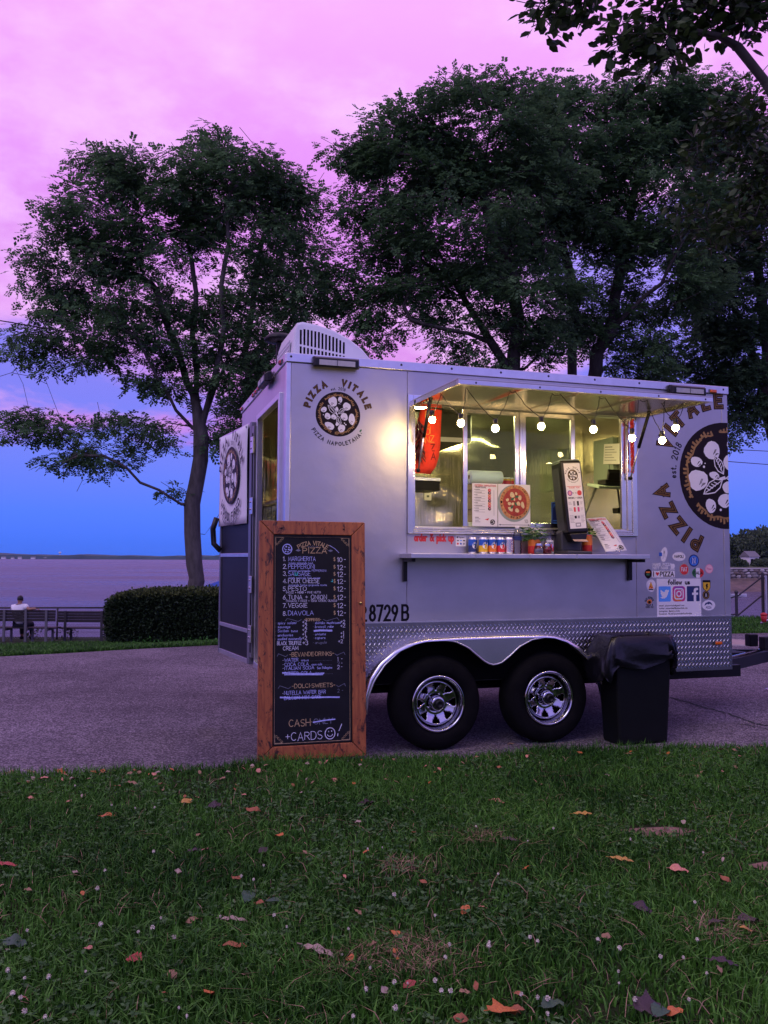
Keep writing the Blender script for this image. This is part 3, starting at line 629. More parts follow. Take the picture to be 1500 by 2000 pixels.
for i, px in enumerate((8, 26, 40, 66, 90, 150, 172, 285, 300, 330)):
    p = at(px, 1090.5, 2994); house('shore_house', (p.x, 2990, SEA + .4), rr.uniform(9, 20), 9, rr.uniform(4, 6), rr.uniform(-.3, .3), 'tiny white house at the waterline of the far shore', 'house', 'white houses along the far shore')
e_ = empty('water_tower', (at(117, 1085, 3060).x, 3060, SEA + 10), 0, 'tiny pale water tower above the wooded far shore', 'tower')
MB().ball((0, 0, 14), 5, 10, 8, sz=.7).build('tank', M['housewhite'], e_); MB().cyl((0, 0, 0), (0, 0, 11), 1.2, 8).build('leg', M['housewhite'], e_)

# cove bank on the right
BY = 235
M['bank'] = mat('bank_grass', (.045, .075, .022), .95, col2=(.075, .085, .035), vscale=.08); M['rock'] = mat('shore_rock', (.16, .11, .085), .95, col2=(.060, .045, .040), vscale=.5, bump=.8, bscale=2)
xs = [52 + 4 * i for i in range(60)]; prof = [(-18, SEA - 1), (-14, SEA + .4), (-6, SEA + 1.6), (-1.2, SEA + 2.6), (0.2, -3.9)]
def cj(x, k): return .5 * math.sin(x * .31 + k) + .35 * math.sin(x * .83 + 2 * k)
V = [(x, BY + dy + cj(x, k), z + .25 * cj(x * 1.7, k + 1)) for x in xs for k, (dy, z) in enumerate(prof)]; n = len(prof)
F = [(i * n + k, (i + 1) * n + k, (i + 1) * n + k + 1, i * n + k + 1) for i in range(len(xs) - 1) for k in range(n - 1)]
tag(link('rocky_beach', fast_mesh('rocky_beach', np.array(V), np.array(F), M['rock'])), kind='structure')
prof = [(1.9, -1.2), (12, -.6), (40, .6), (90, 2.6), (160, 5)]
V = [(x, BY + dy, z) for x in xs for dy, z in prof]; n = len(prof)
F = [(i * n + k, (i + 1) * n + k, (i + 1) * n + k + 1, i * n + k + 1) for i in range(len(xs) - 1) for k in range(n - 1)]
tag(link('bank_lawn', fast_mesh('bank_lawn', np.array(V), np.array(F), M['bank'], smooth=True)), kind='structure')
# sea wall of separate stones
sw = empty('stone_sea_wall', (70, BY, SEA + 2.6), 0, 'long grey rubble stone sea wall below the lawn across the cove', 'wall')
MB().box((-16, .5, -.3), (190, 2.2, 3.1)).build('core', mat('wall_mortar', (.09, .08, .08), .95), sw)
MB().box((-16, .2, 3.1), (190, 2.4, 3.42)).build('coping', mat('coping_stone', (.42, .39, .39), .9, var=.2, vscale=.6), sw)
stm = [mat('wall_stone_%s' % k, c, .9, var=.25, vscale=1.5) for k, c in (('grey', (.20, .18, .18)), ('pale', (.36, .33, .33)), ('brown', (.14, .105, .09)))]
meshes = []
for k in range(9):
    b = MB(); rr = random.Random(k); b.ball((0, 0, 0), 1, 7, 5, sx=rr.uniform(.75, 1.15), sy=.5, sz=rr.uniform(.38, .52)); b.v = [(x + rr.uniform(-.1, .1), y, z + rr.uniform(-.07, .07)) for x, y, z in b.v]; b.sm = [False] * len(b.sm); meshes.append(b.mesh('stone', stm[k % 3]))
rr = random.Random(77)
for row in range(4):
    x = 22 + rr.uniform(0, 1)
    while x < 92:
        o = bpy.data.objects.new('stone', meshes[rr.randrange(9)]); COL.objects.link(o); o.parent = sw
        s_ = rr.uniform(.75, 1.05); o.location = (x, .45 + rr.uniform(-.1, .12), .35 + row * .76 + rr.uniform(-.08, .08)); o.scale = (s_, s_, s_); o.rotation_euler = (0, rr.uniform(-.2, .2), 0); x += 1.62 * s_ + .1
p = at(1464, 1085, 251); house('white_house', (p.x, 251, -.5), 3.4, 4, 2.7, .3, 'small white house half hidden by trees across the cove', windows=2)
# small boat in the cove
p = on_z(1437, 1166, SEA); bt = empty('rowing_boat', (p.x, p.y, SEA), .1, 'small white boat lying on the cove beyond the railing', 'boat')
def hull_fn(t, s_): w = 1.0 * (1 - abs(t) ** 2.4 * .85); return w
b = MB(); vs = []
for i in range(9):
    t = -1 + 2 * i / 8; w = .95 * (1 - max(0, t) ** 2.2 * .95) * (1 - max(0, -t) ** 4 * .25); vs += [(t * 2.6, -w, .62 + .12 * t * t), (t * 2.6, -w * .7, .05), (t * 2.6, w * .7, .05), (t * 2.6, w, .62 + .12 * t * t)]
fs = [(i * 4 + k, (i + 1) * 4 + k, (i + 1) * 4 + k + 1, i * 4 + k + 1) for i in range(8) for k in range(3)] + [(0, 1, 2, 3), (32, 35, 34, 33)]
b.add(vs, fs).build('hull', M['white'], bt)
for x in (-1.2, .6): box_obj('seat', (x, -.8, .42), (x + .35, .8, .48), M['housewhite'], bt)

# railing at the end of the lawn, right
M['iron'] = mat('dark_iron', (.030, .026, .032), .6, var=.2, vscale=8)
Yr = 18.0
p0 = on_z(1438, 1206, 0); p1 = on_z(1489, 1203, 0)
rl = empty('iron_railing', (p0.x, p0.y, 0), 0, 'dark iron railing with slanting bars above the cove water', 'railing')
def rel(px, py, Y=None): q = at(px, py, Y or p0.y); return (q.x - p0.x, q.y - p0.y, q.z)
ta = rel(1438, 1159); tb = rel(1489, 1119)
for nm, top in (('post', ta), ('post', tb)): MB().bar((top[0], 0, -.05), (top[0], 0, top[2]), .055).build(nm, M['iron'], rl, .006)
MB().ball((ta[0], 0, ta[2] + .03), .045, 10, 6).build('finial', M['iron'], rl)
MB().bar(rel(1441, 1164), rel(1487, 1128), .035, .03).build('bar', M['iron'], rl); MB().bar(rel(1441, 1202), rel(1487, 1164), .035, .03).build('bar', M['iron'], rl)
MB().bar(rel(1436, 1165), rel(1380, 1182), .035, .03).build('bar', M['iron'], rl)
MB().bar(rel(1436, 1200), rel(1380, 1204), .035, .03).build('bar', M['iron'], rl)
x = rel(1380, 1180)[0]; MB().bar((x, 0, -.05), (x, 0, rel(1380, 1178)[2]), .055).build('post', M['iron'], rl)
pp = rel(1497, 1150)[0]; gp = empty('gate_post', (p0.x + pp - .03, p0.y - .15, 0), 0, 'tall post with a pale strip beside the railing, at the picture edge', 'post')
MB().bar((0, 0, -.05), (0, 0, 1.02), .05).build('upright', M['iron'], gp, .005); MB().bar((-.045, 0, -.04), (-.045, 0, .98), .035).build('pale_strip', mat('pale_steel', (.5, .5, .55), .4, .6), gp)
rb = empty('red_sign', (p0.x + pp + .16, p0.y - .2, 0), 0, 'red panel on a post at the right edge beyond the trailer hitch', 'sign')
MB().box((-.10, -.015, .35), (.30, .015, 1.02)).build('panel', M['red'], rb, .01); MB().bar((.1, .03, -.05), (.1, .03, 1.0), .05).build('post', M['iron'], rb)
p = on_z(1441, 1254, .008); mh = empty('drain_cover', (p.x - .1, p.y, .004), 0, 'pale round drain cover in the road behind the trailer hitch', 'cover')
MB().lathe([(0, .012), (.42, .012), (.46, .008), (.46, 0)], n=28).build('lid', mat('cast_cover', (.34, .25, .22), .8, var=.2, vscale=12), mh); MB().lathe([(.47, 0), (.47, .010), (.52, .010), (.54, 0)], n=28).build('ring', mat('concrete_ring', (.30, .27, .26), .9, var=.15, vscale=12), mh)

# overhead wires
def wire(name, a, b, sag, r, label):
    a, b = Vector(a), Vector(b); pts = [a.lerp(b, i / 24) - Vector((0, 0, sag * 4 * (i / 24) * (1 - i / 24))) for i in range(25)]
    tag(MB().tube(pts, r, 5).build(name, M['black']), label, 'wire')
def ext(a, b, t): return a.lerp(b, t)
a, b = at(0, 610, 15), at(540, 702, 26); wire('power_line', ext(a, b, -1.2), ext(a, b, 3.5), .2, .011, 'thin wire crossing in front of the tree by the water')
a, b = at(1421, 875, 34), at(1500, 879, 36); wire('power_line', ext(a, b, -6), ext(a, b, 9), .05, .016, 'upper of two thin wires right of the trailer')
a, b = at(1421, 899, 34), at(1500, 905, 36); wire('power_line', ext(a, b, -6), ext(a, b, 9), .05, .016, 'lower of two thin wires right of the trailer')

# ------------------------------------------------------------------ evening haze over the bay
hm = bpy.data.materials.new('evening_haze'); hm.use_nodes = True; t = hm.node_tree; t.nodes.clear()
o = t.nodes.new('ShaderNodeOutputMaterial'); pv = t.nodes.new('ShaderNodeVolumePrincipled'); pv.inputs['Color'].default_value = (.35, .55, 1.0, 1); pv.inputs['Density'].default_value = 4.5e-5; pv.inputs['Anisotropy'].default_value = .1
t.links.new(pv.outputs[0], o.inputs['Volume'])
hz_ = MB().box((-4400, -60, -18), (4400, 4300, 48)).build('haze', hm); tag(hz_, kind='stuff')
# ------------------------------------------------------------------ the food trailer; x along its side, y into it, z up
YAW = R(17.508); TL = Vector((-.674, 5.738, 0))
L_, Wd, V0, VP, VT, VR = 3.66, 2.21, .470, .897, 2.704, 2.770
T = empty('food_trailer', TL, YAW, 'silver food trailer with lit serving window and open striped awning hatch'.replace('striped ', ''), 'trailer')
TM = Matrix.Translation(TL) @ Matrix.Rotation(YAW, 4, 'Z')
def tw(u, n, v): return TM @ Vector((u, n, v))
A = M['alu']
def sheet(u0, u1, v0, v1): return MB().box((u0, 0, v0), (u1, .018, v1)).build('sheet_panel', A, T, .0015, 1)
sheet(.030, .8785, VP, VT); sheet(.8815, 2.7755, 2.531, VT); sheet(.8815, 2.7755, VP, 1.529); sheet(2.7785, 3.600, VP, VT); sheet(3.603, L_, VP, VT)
b = MB()
for a, c in (((.01, .019, V0), (.90, .045, VT)), ((2.76, .019, V0), (3.65, .045, VT)), ((.90, .019, V0), (2.76, .045, 1.545)), ((.90, .019, 2.515), (2.76, .045, VT))): b.box(a, c)
b.build('inner_frame', M['dark'], T)
# rear end wall with its door opening
EA = mat('end_aluminium', (.58, .57, .60), .36, .92, var=.05, vscale=3, bump=.012, bscale=200)
DN0, DN1, DV1 = .215, 1.165, 2.482
def esheet(n0, n1, v0, v1): return MB().box((0, n0, v0), (.02, n1, v1)).build('end_panel', EA, T, .0015, 1)
MB().box((-.004, -.004, V0), (.028, .055, VT)).build('corner_trim', M['alu_trim'], T, .003)
esheet(.057, DN0, V0, VT); esheet(DN0 + .002, DN1, DV1, VT); esheet(DN1 + .003, Wd, V0, VT)
for a, c in (((-.022, DN0 - .045, V0), (.03, DN0 - .001, DV1 + .045)), ((-.022, DN1 + .001, V0), (.03, DN1 + .045, DV1 + .045)), ((-.022, DN0 + .001, DV1 + .001), (.03, DN1 - .001, DV1 + .045))):
    MB().box(a, c).build('door_jamb', M['alu_trim'], T, .004)
MB().box((-.03, DN0, V0), (.04, DN1, V0 + .05)).build('door_sill', M['alu_trim'], T, .004)
box_obj('far_side', (.0, Wd - .03, V0), (L_, Wd, VT), A, T); box_obj('nose_panel', (L_ - .02, .02, VP), (L_, Wd - .032, VT), A, T)
box_obj('roof', (.02, .02, VT + .01), (L_ - .02, Wd - .02, VR - .008), M['white'], T); box_obj('floor', (.03, .05, V0 - .01), (L_ - .03, Wd - .03, V0 + .07), mat('rubber_floor', (.04, .04, .042), .6), T)
# roof trim band with rivets
rivs = []
def trim(a, c, pts, axis):
    t = MB().box(a, c).build('roof_trim', M['alu_trim'], T, .004)
    rm = MB().lathe([(0, .004), (.006, .003), (.009, 0)], axis=axis, n=10).mesh('rivet', mat('rivet_dark', (.05, .05, .06), .4, .8))
    for p in pts: link('rivet', rm, t).location = p
trim((-.006, -.012, VT + .003), (L_ + .006, .012, VR), [(u, -.0122, 2.744) for u in (.026, .83, 1.22, 1.616, 2.014, 2.415, 2.816, 3.615)], (0, -1, 0))
trim((-.012, .014, VT + .003), (.010, Wd, VR), [(-.0122, n, 2.742) for n in (.10, .66, 1.22, 1.75, 2.1)], (-1, 0, 0))
trim((L_ - .010, .014, VT + .003), (L_ + .012, Wd, VR), [], (1, 0, 0))
# tread-plate skirt
FO = [(.52, .285), (.528, .40), (.571, .525), (.645, .63), (.747, .708), (.86, .760), (.973, .785), (1.25, .792), (1.644, .794), (1.90, .792), (1.985, .785), (2.09, .752), (2.188, .696), (2.285, .62), (2.36, .52), (2.415, .40), (2.444, .285)]
skirt = [(.002, V0), (.30, V0), (.42, .30), (.515, .285)] + FO[1:-1] + [(2.43, V0), (L_ - .001, V0), (L_ - .001, VP - .002), (.002, VP - .002)]
sk = MB().prism(skirt, lambda x, y, z: (x, z, y), -.004, .012).build('tread_plate', M['tread'], T)
def in_skirt(u, v):
    if not (.02 < u < L_ - .02 and v < VP - .012): return False
    lo = V0 + .012
    if .30 < u < .53: lo = .32 + max(0, (.42 - u)) * 1.4
    if .53 <= u <= 2.44:
        for (x0, y0), (x1, y1) in zip(FO, FO[1:]):
            if x0 <= u <= x1: lo = max(lo, y0 + (y1 - y0) * (u - x0) / max(1e-6, x1 - x0) + .012); break
    return v > lo
b = MB(); pu = .0335; rows = 26
for j in range(rows):
    v = .315 + j * .0230
    for i in range(int(L_ / pu)):
        u = .02 + i * pu + (.5 * pu if j % 2 else 0)
        if not in_skirt(u, v): continue
        s_ = 1 if j % 2 else -1; d = Vector((math.cos(.85), math.sin(.85) * s_)); n = Vector((-d.y, d.x)); l, w = .0155, .0052
        P = lambda a, c, h: (u + d.x * a * l + n.x * c * w, -.004 - h, v + d.y * a * l + n.y * c * w)
        b.add([P(-1, 0, 0), P(0, -1, 0), P(1, 0, 0), P(0, 1, 0), P(-.45, 0, .0030), P(.45, 0, .0030)], [(0, 1, 5, 4), (1, 2, 5), (2, 3, 4, 5), (3, 0, 4)])
tag(b.build('tread_lugs', M['lug'], sk), kind='stuff')
box_obj('tread_cap', (.002, -.007, VP - .001), (L_, -.0005, VP + .007), M['alu_trim'], sk)
tn = MB().box((L_ - .004, .02, V0), (L_ + .004, Wd - .03, VP)).build('nose_tread_plate', M['tread'], T)
# wheel wells, rails, axles
b = MB()
b.box((.44, .25, .40), (2.56, .27, .88)); b.box((.44, .013, .80), (2.56, .25, .82)); b.box((.43, .013, .40), (.44, .25, .82)); b.box((2.56, .013, .40), (2.57, .25, .82)); b.build('wheel_well', M['dark'], T)
for n in (.30, 1.80): box_obj('frame_rail', (.1, n, .36), (4.0, n + .06, .458), M['black'], T, .004)
for u in (1.08, 1.95): MB().cyl((u, .05, .335), (u, 2.16, .335), .035, 12).build('axle', M['black'], T)
for u in (.15, 2.9, 3.55): box_obj('cross_member', (u, .36, .38), (u + .06, 1.80, .455), M['black'], T)
# fender: a double arch
fe = empty('fender', (0, 0, 0), parent=T)
IN = [(.548, .29), (.556, .40), (.60, .515), (.68, .625), (.79, .715), (.93, .768), (1.07, .783), (1.20, .768), (1.30, .722), (1.385, .652), (1.44, .61), (1.50, .592), (1.56, .61), (1.62, .652), (1.70, .718), (1.80, .765), (1.93, .783), (2.06, .762), (2.17, .690), (2.265, .608), (2.335, .513), (2.39, .40), (2.418, .29)]
def resample(P, m):
    d = [0]
    for a, c in zip(P, P[1:]): d.append(d[-1] + math.dist(a, c))
    out_ = []
    for i in range(m):
        t = d[-1] * i / (m - 1); k = max(j for j in range(len(d)) if d[j] <= t + 1e-9); k = min(k, len(P) - 2); f = (t - d[k]) / (d[k + 1] - d[k]); out_.append((P[k][0] + (P[k + 1][0] - P[k][0]) * f, P[k][1] + (P[k + 1][1] - P[k][1]) * f))
    return out_
o_ = resample(FO, 70); b = MB()
us = [q[0] for q in o_]
def inner_v(u):
    for (x0, y0), (x1, y1) in zip(IN, IN[1:]):
        if x0 <= u <= x1: return y0 + (y1 - y0) * (u - x0) / (x1 - x0)
    return .29
ii = resample(IN, 70); FOUT = -.128
# outer wall: between outer and inner lines, matched by u in the middle
vs = []; fs = []
for k in range(70):
    u, v = o_[k]
    q = ii[k] if k < 16 or k > 53 else (u, min(inner_v(u), v - .012))
    vs += [(u, FOUT, v), (q[0], FOUT, q[1])]
fs = [(2 * k, 2 * k + 1, 2 * k + 3, 2 * k + 2) for k in range(69)]
b.add(vs, fs); b.add([(x, y + .006, z) for x, y, z in vs], [tuple(reversed(f)) for f in fs])
b.build('fender_face', M['fender'], fe)
b = MB(); vs = []
for k in range(70):
    u, v = o_[k]; a = o_[max(0, k - 1)]; c = o_[min(69, k + 1)]; d = Vector((c[0] - a[0], c[1] - a[1])).normalized(); nn = Vector((-d.y, d.x)) * .012
    vs += [(u + nn.x * .2, .0, v + nn.y * .2), (u + nn.x, -.055, v + nn.y), (u + nn.x * .8, -.112, v + nn.y * .8), (u, -.132, v), (u - nn.x * 1.0, -.134, v - nn.y * 1.0)]
fs = [(5 * k + j, 5 * k + j + 1, 5 * k + j + 6, 5 * k + j + 5) for k in range(69) for j in range(4)]; b.add(vs, fs, True).build('fender_top', M['fender'], fe)
MB().tube([(u, FOUT + .001, v) for u, v in ii], .006, 6).build('rolled_edge', M['alu_trim'], fe)
# wheels
def make_wheel(u):
    w = empty('wheel', (u, 0, .332), parent=T); ax = (0, 1, 0); c0 = (0, .10 * -1, 0)
    MB().lathe([(.180, -.02 - .01), (.200, -.096), (.240, -.108), (.292, -.104), (.318, -.085), (.332, -.055), (.333, .06), (.318, .09), (.25, .11), (.205, .10)], axis=(0, 1, 0), n=56).build('tyre', M['rubber'], w)
    rim = MB().lathe([(.222, -.100), (.214, -.107), (.206, -.100), (.198, -.088), (.196, -.055), (.186, -.045), (.180, -.012), (.178, .06)], axis=(0, 1, 0), n=56).build('rim', M['chrome'], w)
    b = MB(); N_ = 96; ri = [.052, .088, .100, .108, .116, .124, .132, .140, .148, .156, .162, .170, .184]; yy = [-.046, -.036, -.038, -.040, -.043, -.046, -.049, -.052, -.055, -.058, -.060, -.060, -.046]
    HW = {2: .6, 3: 1.1, 4: 1.6, 5: 2.1, 6: 2.6, 7: 3.1, 8: 3.4, 9: 3.0}
    vs = [(r * math.cos(2 * math.pi * k / N_), y, r * math.sin(2 * math.pi * k / N_)) for r, y in zip(ri, yy) for k in range(N_)]
    fs = [(i * N_ + k, i * N_ + (k + 1) % N_, (i + 1) * N_ + (k + 1) % N_, (i + 1) * N_ + k) for i in range(len(ri) - 1) for k in range(N_) if not (i in HW and abs(k % 12 - 5.5) < HW[i])]
    b.add(vs, fs, True); o = b.build('spoke_disc', M['chrome'], rim); s_ = o.modifiers.new('solid', 'SOLIDIFY'); s_.thickness = .006
    MB().lathe([(0, .01), (.177, .01), (.177, .02), (0, .02)], axis=(0, 1, 0), n=32).build('brake_drum', M['dark'], w)
    rim.scale = (.89, 1, .89)
    h = MB().lathe([(.053, -.066), (.050, -.092), (.044, -.098), (.034, -.098)], axis=(0, 1, 0), n=28).build('hub', M['chrome'], w)
    MB().lathe([(.036, -.092), (.034, -.118), (.026, -.128), (.016, -.130), (.015, -.124), (0, -.124)], axis=(0, 1, 0), n=20).build('hub_cap', M['black'], h)
    nm_ = MB().lathe([(0, -.016), (.008, -.014), (.010, 0)], axis=(0, 1, 0), n=6).mesh('wheel_nut', M['chrome'])
    for k in range(5): t = 2 * math.pi * k / 5 + .3; link('wheel_nut', nm_, rim).location = (.070 * math.cos(t), -.036, .070 * math.sin(t))
    return w
w1 = make_wheel(1.085); w1.rotation_euler = (0, .4, 0)
w2 = copy_tree(w1, T); w2.location = (1.955, 0, .332); w2.rotation_euler = (0, 1.25, 0)
for w in (w1, w2): w.location.y = .004

# ---- serving window
wf = empty('window_frame', (0, 0, 0), parent=T); fr = M['alu_frame']
def bar(name, u0, u1, v0, v1, n0, n1, m=fr, p=wf, bev=.003): return MB().box((u0, n0, v0), (u1, n1, v1)).build(name, m, p, bev)
bar('jamb', .880, .922, 1.531, 2.531, -.022, .050); bar('jamb', .9222, .938, 1.575, 2.49, -.010, .060)
bar('jamb', 2.738, 2.779, 1.531, 2.531, -.022, .050); bar('jamb', 2.700, 2.7378, 1.575, 2.49, -.010, .060)
bar('head_rail', .9222, 2.7378, 2.492, 2.531, -.022, .055); bar('head_rail', .9384, 2.6998, 2.462, 2.4918, -.006, .070)
bar('sill_rail', .9222, 2.7378, 1.531, 1.545, -.030, .060); bar('sill_rail', .9222, 2.7378, 1.548, 1.560, -.022, .060); bar('sill_rail', .9222, 2.7378, 1.563, 1.574, -.014, .070)
bar('sill_gap', .9224, 2.7376, 1.540, 1.570, -.004, .058, M['dark'])
bar('track', .9384, 2.6998, 1.5742, 1.584, .000, .075, M['alu_trim'])
def sash(u0, u1, n0):
    s_ = empty('sash', (0, 0, 0), parent=wf); n1 = n0 + .024
    for a in ((u0, u0 + .034, 1.587, 2.459), (u1 - .034, u1, 1.587, 2.459), (u0 + .0342, u1 - .0342, 2.425, 2.459), (u0 + .0342, u1 - .0342, 1.587, 1.622)): MB().box((a[0], n0, a[2]), (a[1], n1, a[3])).build('sash_rail', fr, s_, .003)
    MB().box((u0 + .03, n0 + .009, 1.618), (u1 - .03, n0 + .014, 2.43)).build('glass_pane', M['glass'], s_)
    b = MB()
    return s_
# thing > part > sub-part: each sash hangs directly on the trailer
def sash_part(u0, u1, n0):
    n1 = n0 + .024; f = MB()
    for a in ((u0, u0 + .034, 1.587, 2.459), (u1 - .034, u1, 1.587, 2.459), (u0 + .0342, u1 - .0342, 2.425, 2.459), (u0 + .0342, u1 - .0342, 1.587, 1.622)): f.box((a[0], n0, a[2]), (a[1], n1, a[3]))
    s_ = f.build('window_sash', fr, T, .003); MB().box((u0 + .035, n0 + .009, 1.623), (u1 - .035, n0 + .014, 2.424)).build('glass_pane', M['glass'], s_)
    return s_
sash_part(1.318, 1.772, .004); sash_part(1.795, 2.246, .004)
bar('stile', 1.7735, 1.7935, 1.586, 2.460, -.012, .034); bar('stile', 2.655, 2.699, 1.586, 2.460, .004, .030)

# ---- hatch held open as an awning
HA = empty('awning_hatch', (0, -.02, 2.494), parent=T); HA.rotation_euler = (R(1.1), 0, 0)
H0, H1, HD = .930, 2.842, -.815
def hb(name, a, c, m, bev=.002): return MB().box(a, c).build(name, m, HA, bev)
hb('outer_skin', (H0, HD, .0), (H1, 0, .010), A); hb('under_skin', (H0 + .03, HD + .03, -.010), (H1 - .03, -.03, -.002), M['hatch_under'], 0)
hb('front_rail', (H0, HD - .003, -.030), (H1, HD + .030, -.0005), M['alu_trim']); hb('back_rail', (H0, -.032, -.030), (H1, -.001, -.0005), M['alu_frame'])
for u in (H0, H1 - .03): hb('side_rail', (u, HD + .0305, -.030), (u + .03, -.0325, -.0005), M['hatch_under'])
for u in (1.42, 1.85, 2.33): hb('rib', (u, HD + .0305, -.022), (u + .05, -.0325, -.0102), M['hatch_under'])
MB().cyl((.90, -.0, 2.512), (2.86, -.0, 2.512), .012, 10).build('hinge_rod', M['alu_trim'], T)
rm = MB().lathe([(0, .003), (.005, .002), (.007, 0)], axis=(0, -1, 0), n=8).mesh('rivet', mat('rivet_dark', (.05, .05, .06), .4, .8))
for u in (1.05, 1.5, 1.95, 2.4, 2.78): link('rivet', rm, HA).location = (u, HD - .003, -.015)
for u, s_ in ((.955, -1), (2.715, 1)):
    g = MB().cyl((u, -.275, 2.455), (u + .0 * s_, -.14, 2.21), .0125, 10).build('gas_strut', M['black'], T)
    MB().cyl((u, -.14, 2.21), (u, -.028, 1.985), .006, 8).build('strut_rod', M['alu_trim'], g); MB().ball((u, -.026, 1.985), .016, 8, 6).build('strut_end', M['black'], g); MB().ball((u, -.277, 2.460), .018, 8, 6).build('strut_end', M['black'], g)

# ---- counter
cs = MB().box((.825, -.245, 1.355), (2.730, -.001, 1.388)).build('counter_shelf', M['alu_trim'], T, .003)
for u in (1.30, 1.72, 2.10): MB().box((u, -.2475, 1.357), (u + .012, -.2453, 1.386)).build('shelf_seam', M['alu_frame'], cs)
for u in (.845, 2.690):
    b = MB().box((u, -.030, 1.19), (u + .028, -.001, 1.354)); b.box((u, -.20, 1.330), (u + .028, -.0302, 1.354)) 
    b.build('shelf_bracket', M['black'], T)

# ---- inside
ST = M['steel_in']
box_obj('back_lining', (.04, Wd - .06, V0 + .07), (L_ - .04, Wd - .034, VT), M['brushed'], T); box_obj('end_lining', (L_ - .06, .05, V0 + .07), (L_ - .035, Wd - .062, VT), ST, T)
box_obj('rear_lining', (.024, DN1 + .05, V0 + .07), (.045, Wd - .062, VT), ST, T); box_obj('ceiling', (.05, .06, VT - .012), (L_ - .062, Wd - .062, VT + .004), ST, T)
ih = empty('work_shelf', (0, 0, 0), parent=T)
MB().box((.35, .72, 1.985), (1.42, 1.02, 2.012)).build('shelf_board', M['alu_trim'], ih, .003); MB().box((.35, .74, 1.91), (1.42, 1.02, 1.984)).build('shelf_underside', M['black'], ih)
for u in (.4, 1.36): MB().bar((u, 1.0, 2.0), (u, Wd - .07, 1.9), .03).build('shelf_arm', M['alu_trim'], ih)
box_obj('work_counter', (.30, 1.55, 1.33), (L_ - .07, Wd - .065, 1.37), M['alu_trim'], T, .004); box_obj('counter_base', (.5, 1.62, V0 + .08), (L_ - .09, Wd - .07, 1.328), ST, T)
ho = MB().box((.50, 1.30, 2.42), (1.95, Wd - .065, 2.66)).build('exhaust_hood', mat('dark_hood_steel', (.10, .10, .09), .35, .9, var=.2, vscale=3), T, .01)
MB().box((.52, 1.29, 2.40), (1.93, 1.31, 2.44)).build('hood_lip', M['alu_trim'], ho)
ou = MB().box((1.80, Wd - .075, 1.93), (1.875, Wd - .062, 2.045)).build('wall_socket', M['paper'], T, .003)
for v in (1.96, 2.005): MB().box((1.825, Wd - .0775, v), (1.85, Wd - .0752, v + .02)).build('socket_face', M['grey'], ou)
ep = MB().box((L_ - .115, 1.50, 2.10), (L_ - .062, 1.86, 2.56)).build('breaker_panel', M['panelgreen'], T, .006)
MB().box((L_ - .125, 1.56, 2.15), (L_ - .1155, 1.80, 2.52)).build('panel_door', M['panelgreen'], ep, .004); MB().box((L_ - .129, 1.60, 2.42), (L_ - .1254, 1.64, 2.43)).build('panel_latch', M['grey'], ep)
for u, n in ((1.15, 1.12), (2.55, 1.12)):
    lf = MB().box((u - .30, n - .05, VT - .040), (u + .30, n + .05, VT - .0125)).build('ceiling_lamp', M['white'], T, .006); MB().box((u - .28, n - .04, VT - .048), (u + .28, n + .04, VT - .0405)).build('lamp_diffuser', M['led'], lf)
sc_ = MB().box((2.40, Wd - .064, 1.372), (L_ - .08, Wd - .0605, 1.78)).build('splash_back', M['brushed'], T)

# ---- the open door, folded back against the end wall
DH = (-.030, 1.240); dr = empty('door', (DH[0], DH[1], 0), R(8.0), parent=T)
dm = mat('door_grey', (.012, .012, .017), .42, .0, var=.15, vscale=5, spec=.12)
D0, D1 = V0 + .015, 2.478; DW = .985
def db(name, y0, y1, z0, z1, x0, x1, m, bev=.003): return MB().box((x0, y0, z0), (x1, y1, z1)).build(name, m, dr, bev)
db('door_core', .03, DW - .03, D0 + .03, D1 - .03, -.014, .010, dm)
for nm, a in (('stile', (.0, .055, D0, D1)), ('stile', (DW - .035, DW, D0, D1)), ('cross_rail', (.0552, DW - .0352, D0, D0 + .04)), ('cross_rail', (.0552, DW - .0352, D1 - .04, D1)), ('cross_rail', (.0552, DW - .0352, .735, .768)), ('cross_rail', (.0552, DW - .0352, 1.36, 1.392))): db(nm, a[0], a[1], a[2], a[3], -.026, .016, M['alu_trim'] if nm == 'cross_rail' else mat('door_trim', (.25, .25, .28), .4, .8), .002)
db('door_edge', -.062, -.004, D0 + .06, D1 - .04, -.024, .012, mat('door_trim', (.25, .25, .28), .4, .8)); db('edge_slot', -.045, -.028, D0 + .10, D1 - .1, -.0275, -.0242, M['dark'], 0)
for v in (.68, 1.08, 1.72, 2.22):
    h = db('door_hinge', -.090, -.018, v - .012, v + .125, -.040, -.0276, M['alu_trim']); b = MB()
    for k in (0, 1): b.lathe([(0, -.004), (.007, -.003), (.009, 0)], c=(-.0402, -.055, v + .03 + k * .06), axis=(1, 0, 0), n=8); b.lathe([(0, -.004), (.007, -.003), (.009, 0)], c=(-.0402, -.035, v + .03 + k * .06), axis=(1, 0, 0), n=8)
    b.build('hinge_bolt', M['chrome'], h)
MB().tube([(-.03, DW - .04, 1.42), (-.075, DW + .015, 1.48), (-.085, DW + .02, 1.62), (-.06, DW - .01, 1.72)], .026, 8).build('door_handle', M['blackp'], dr)

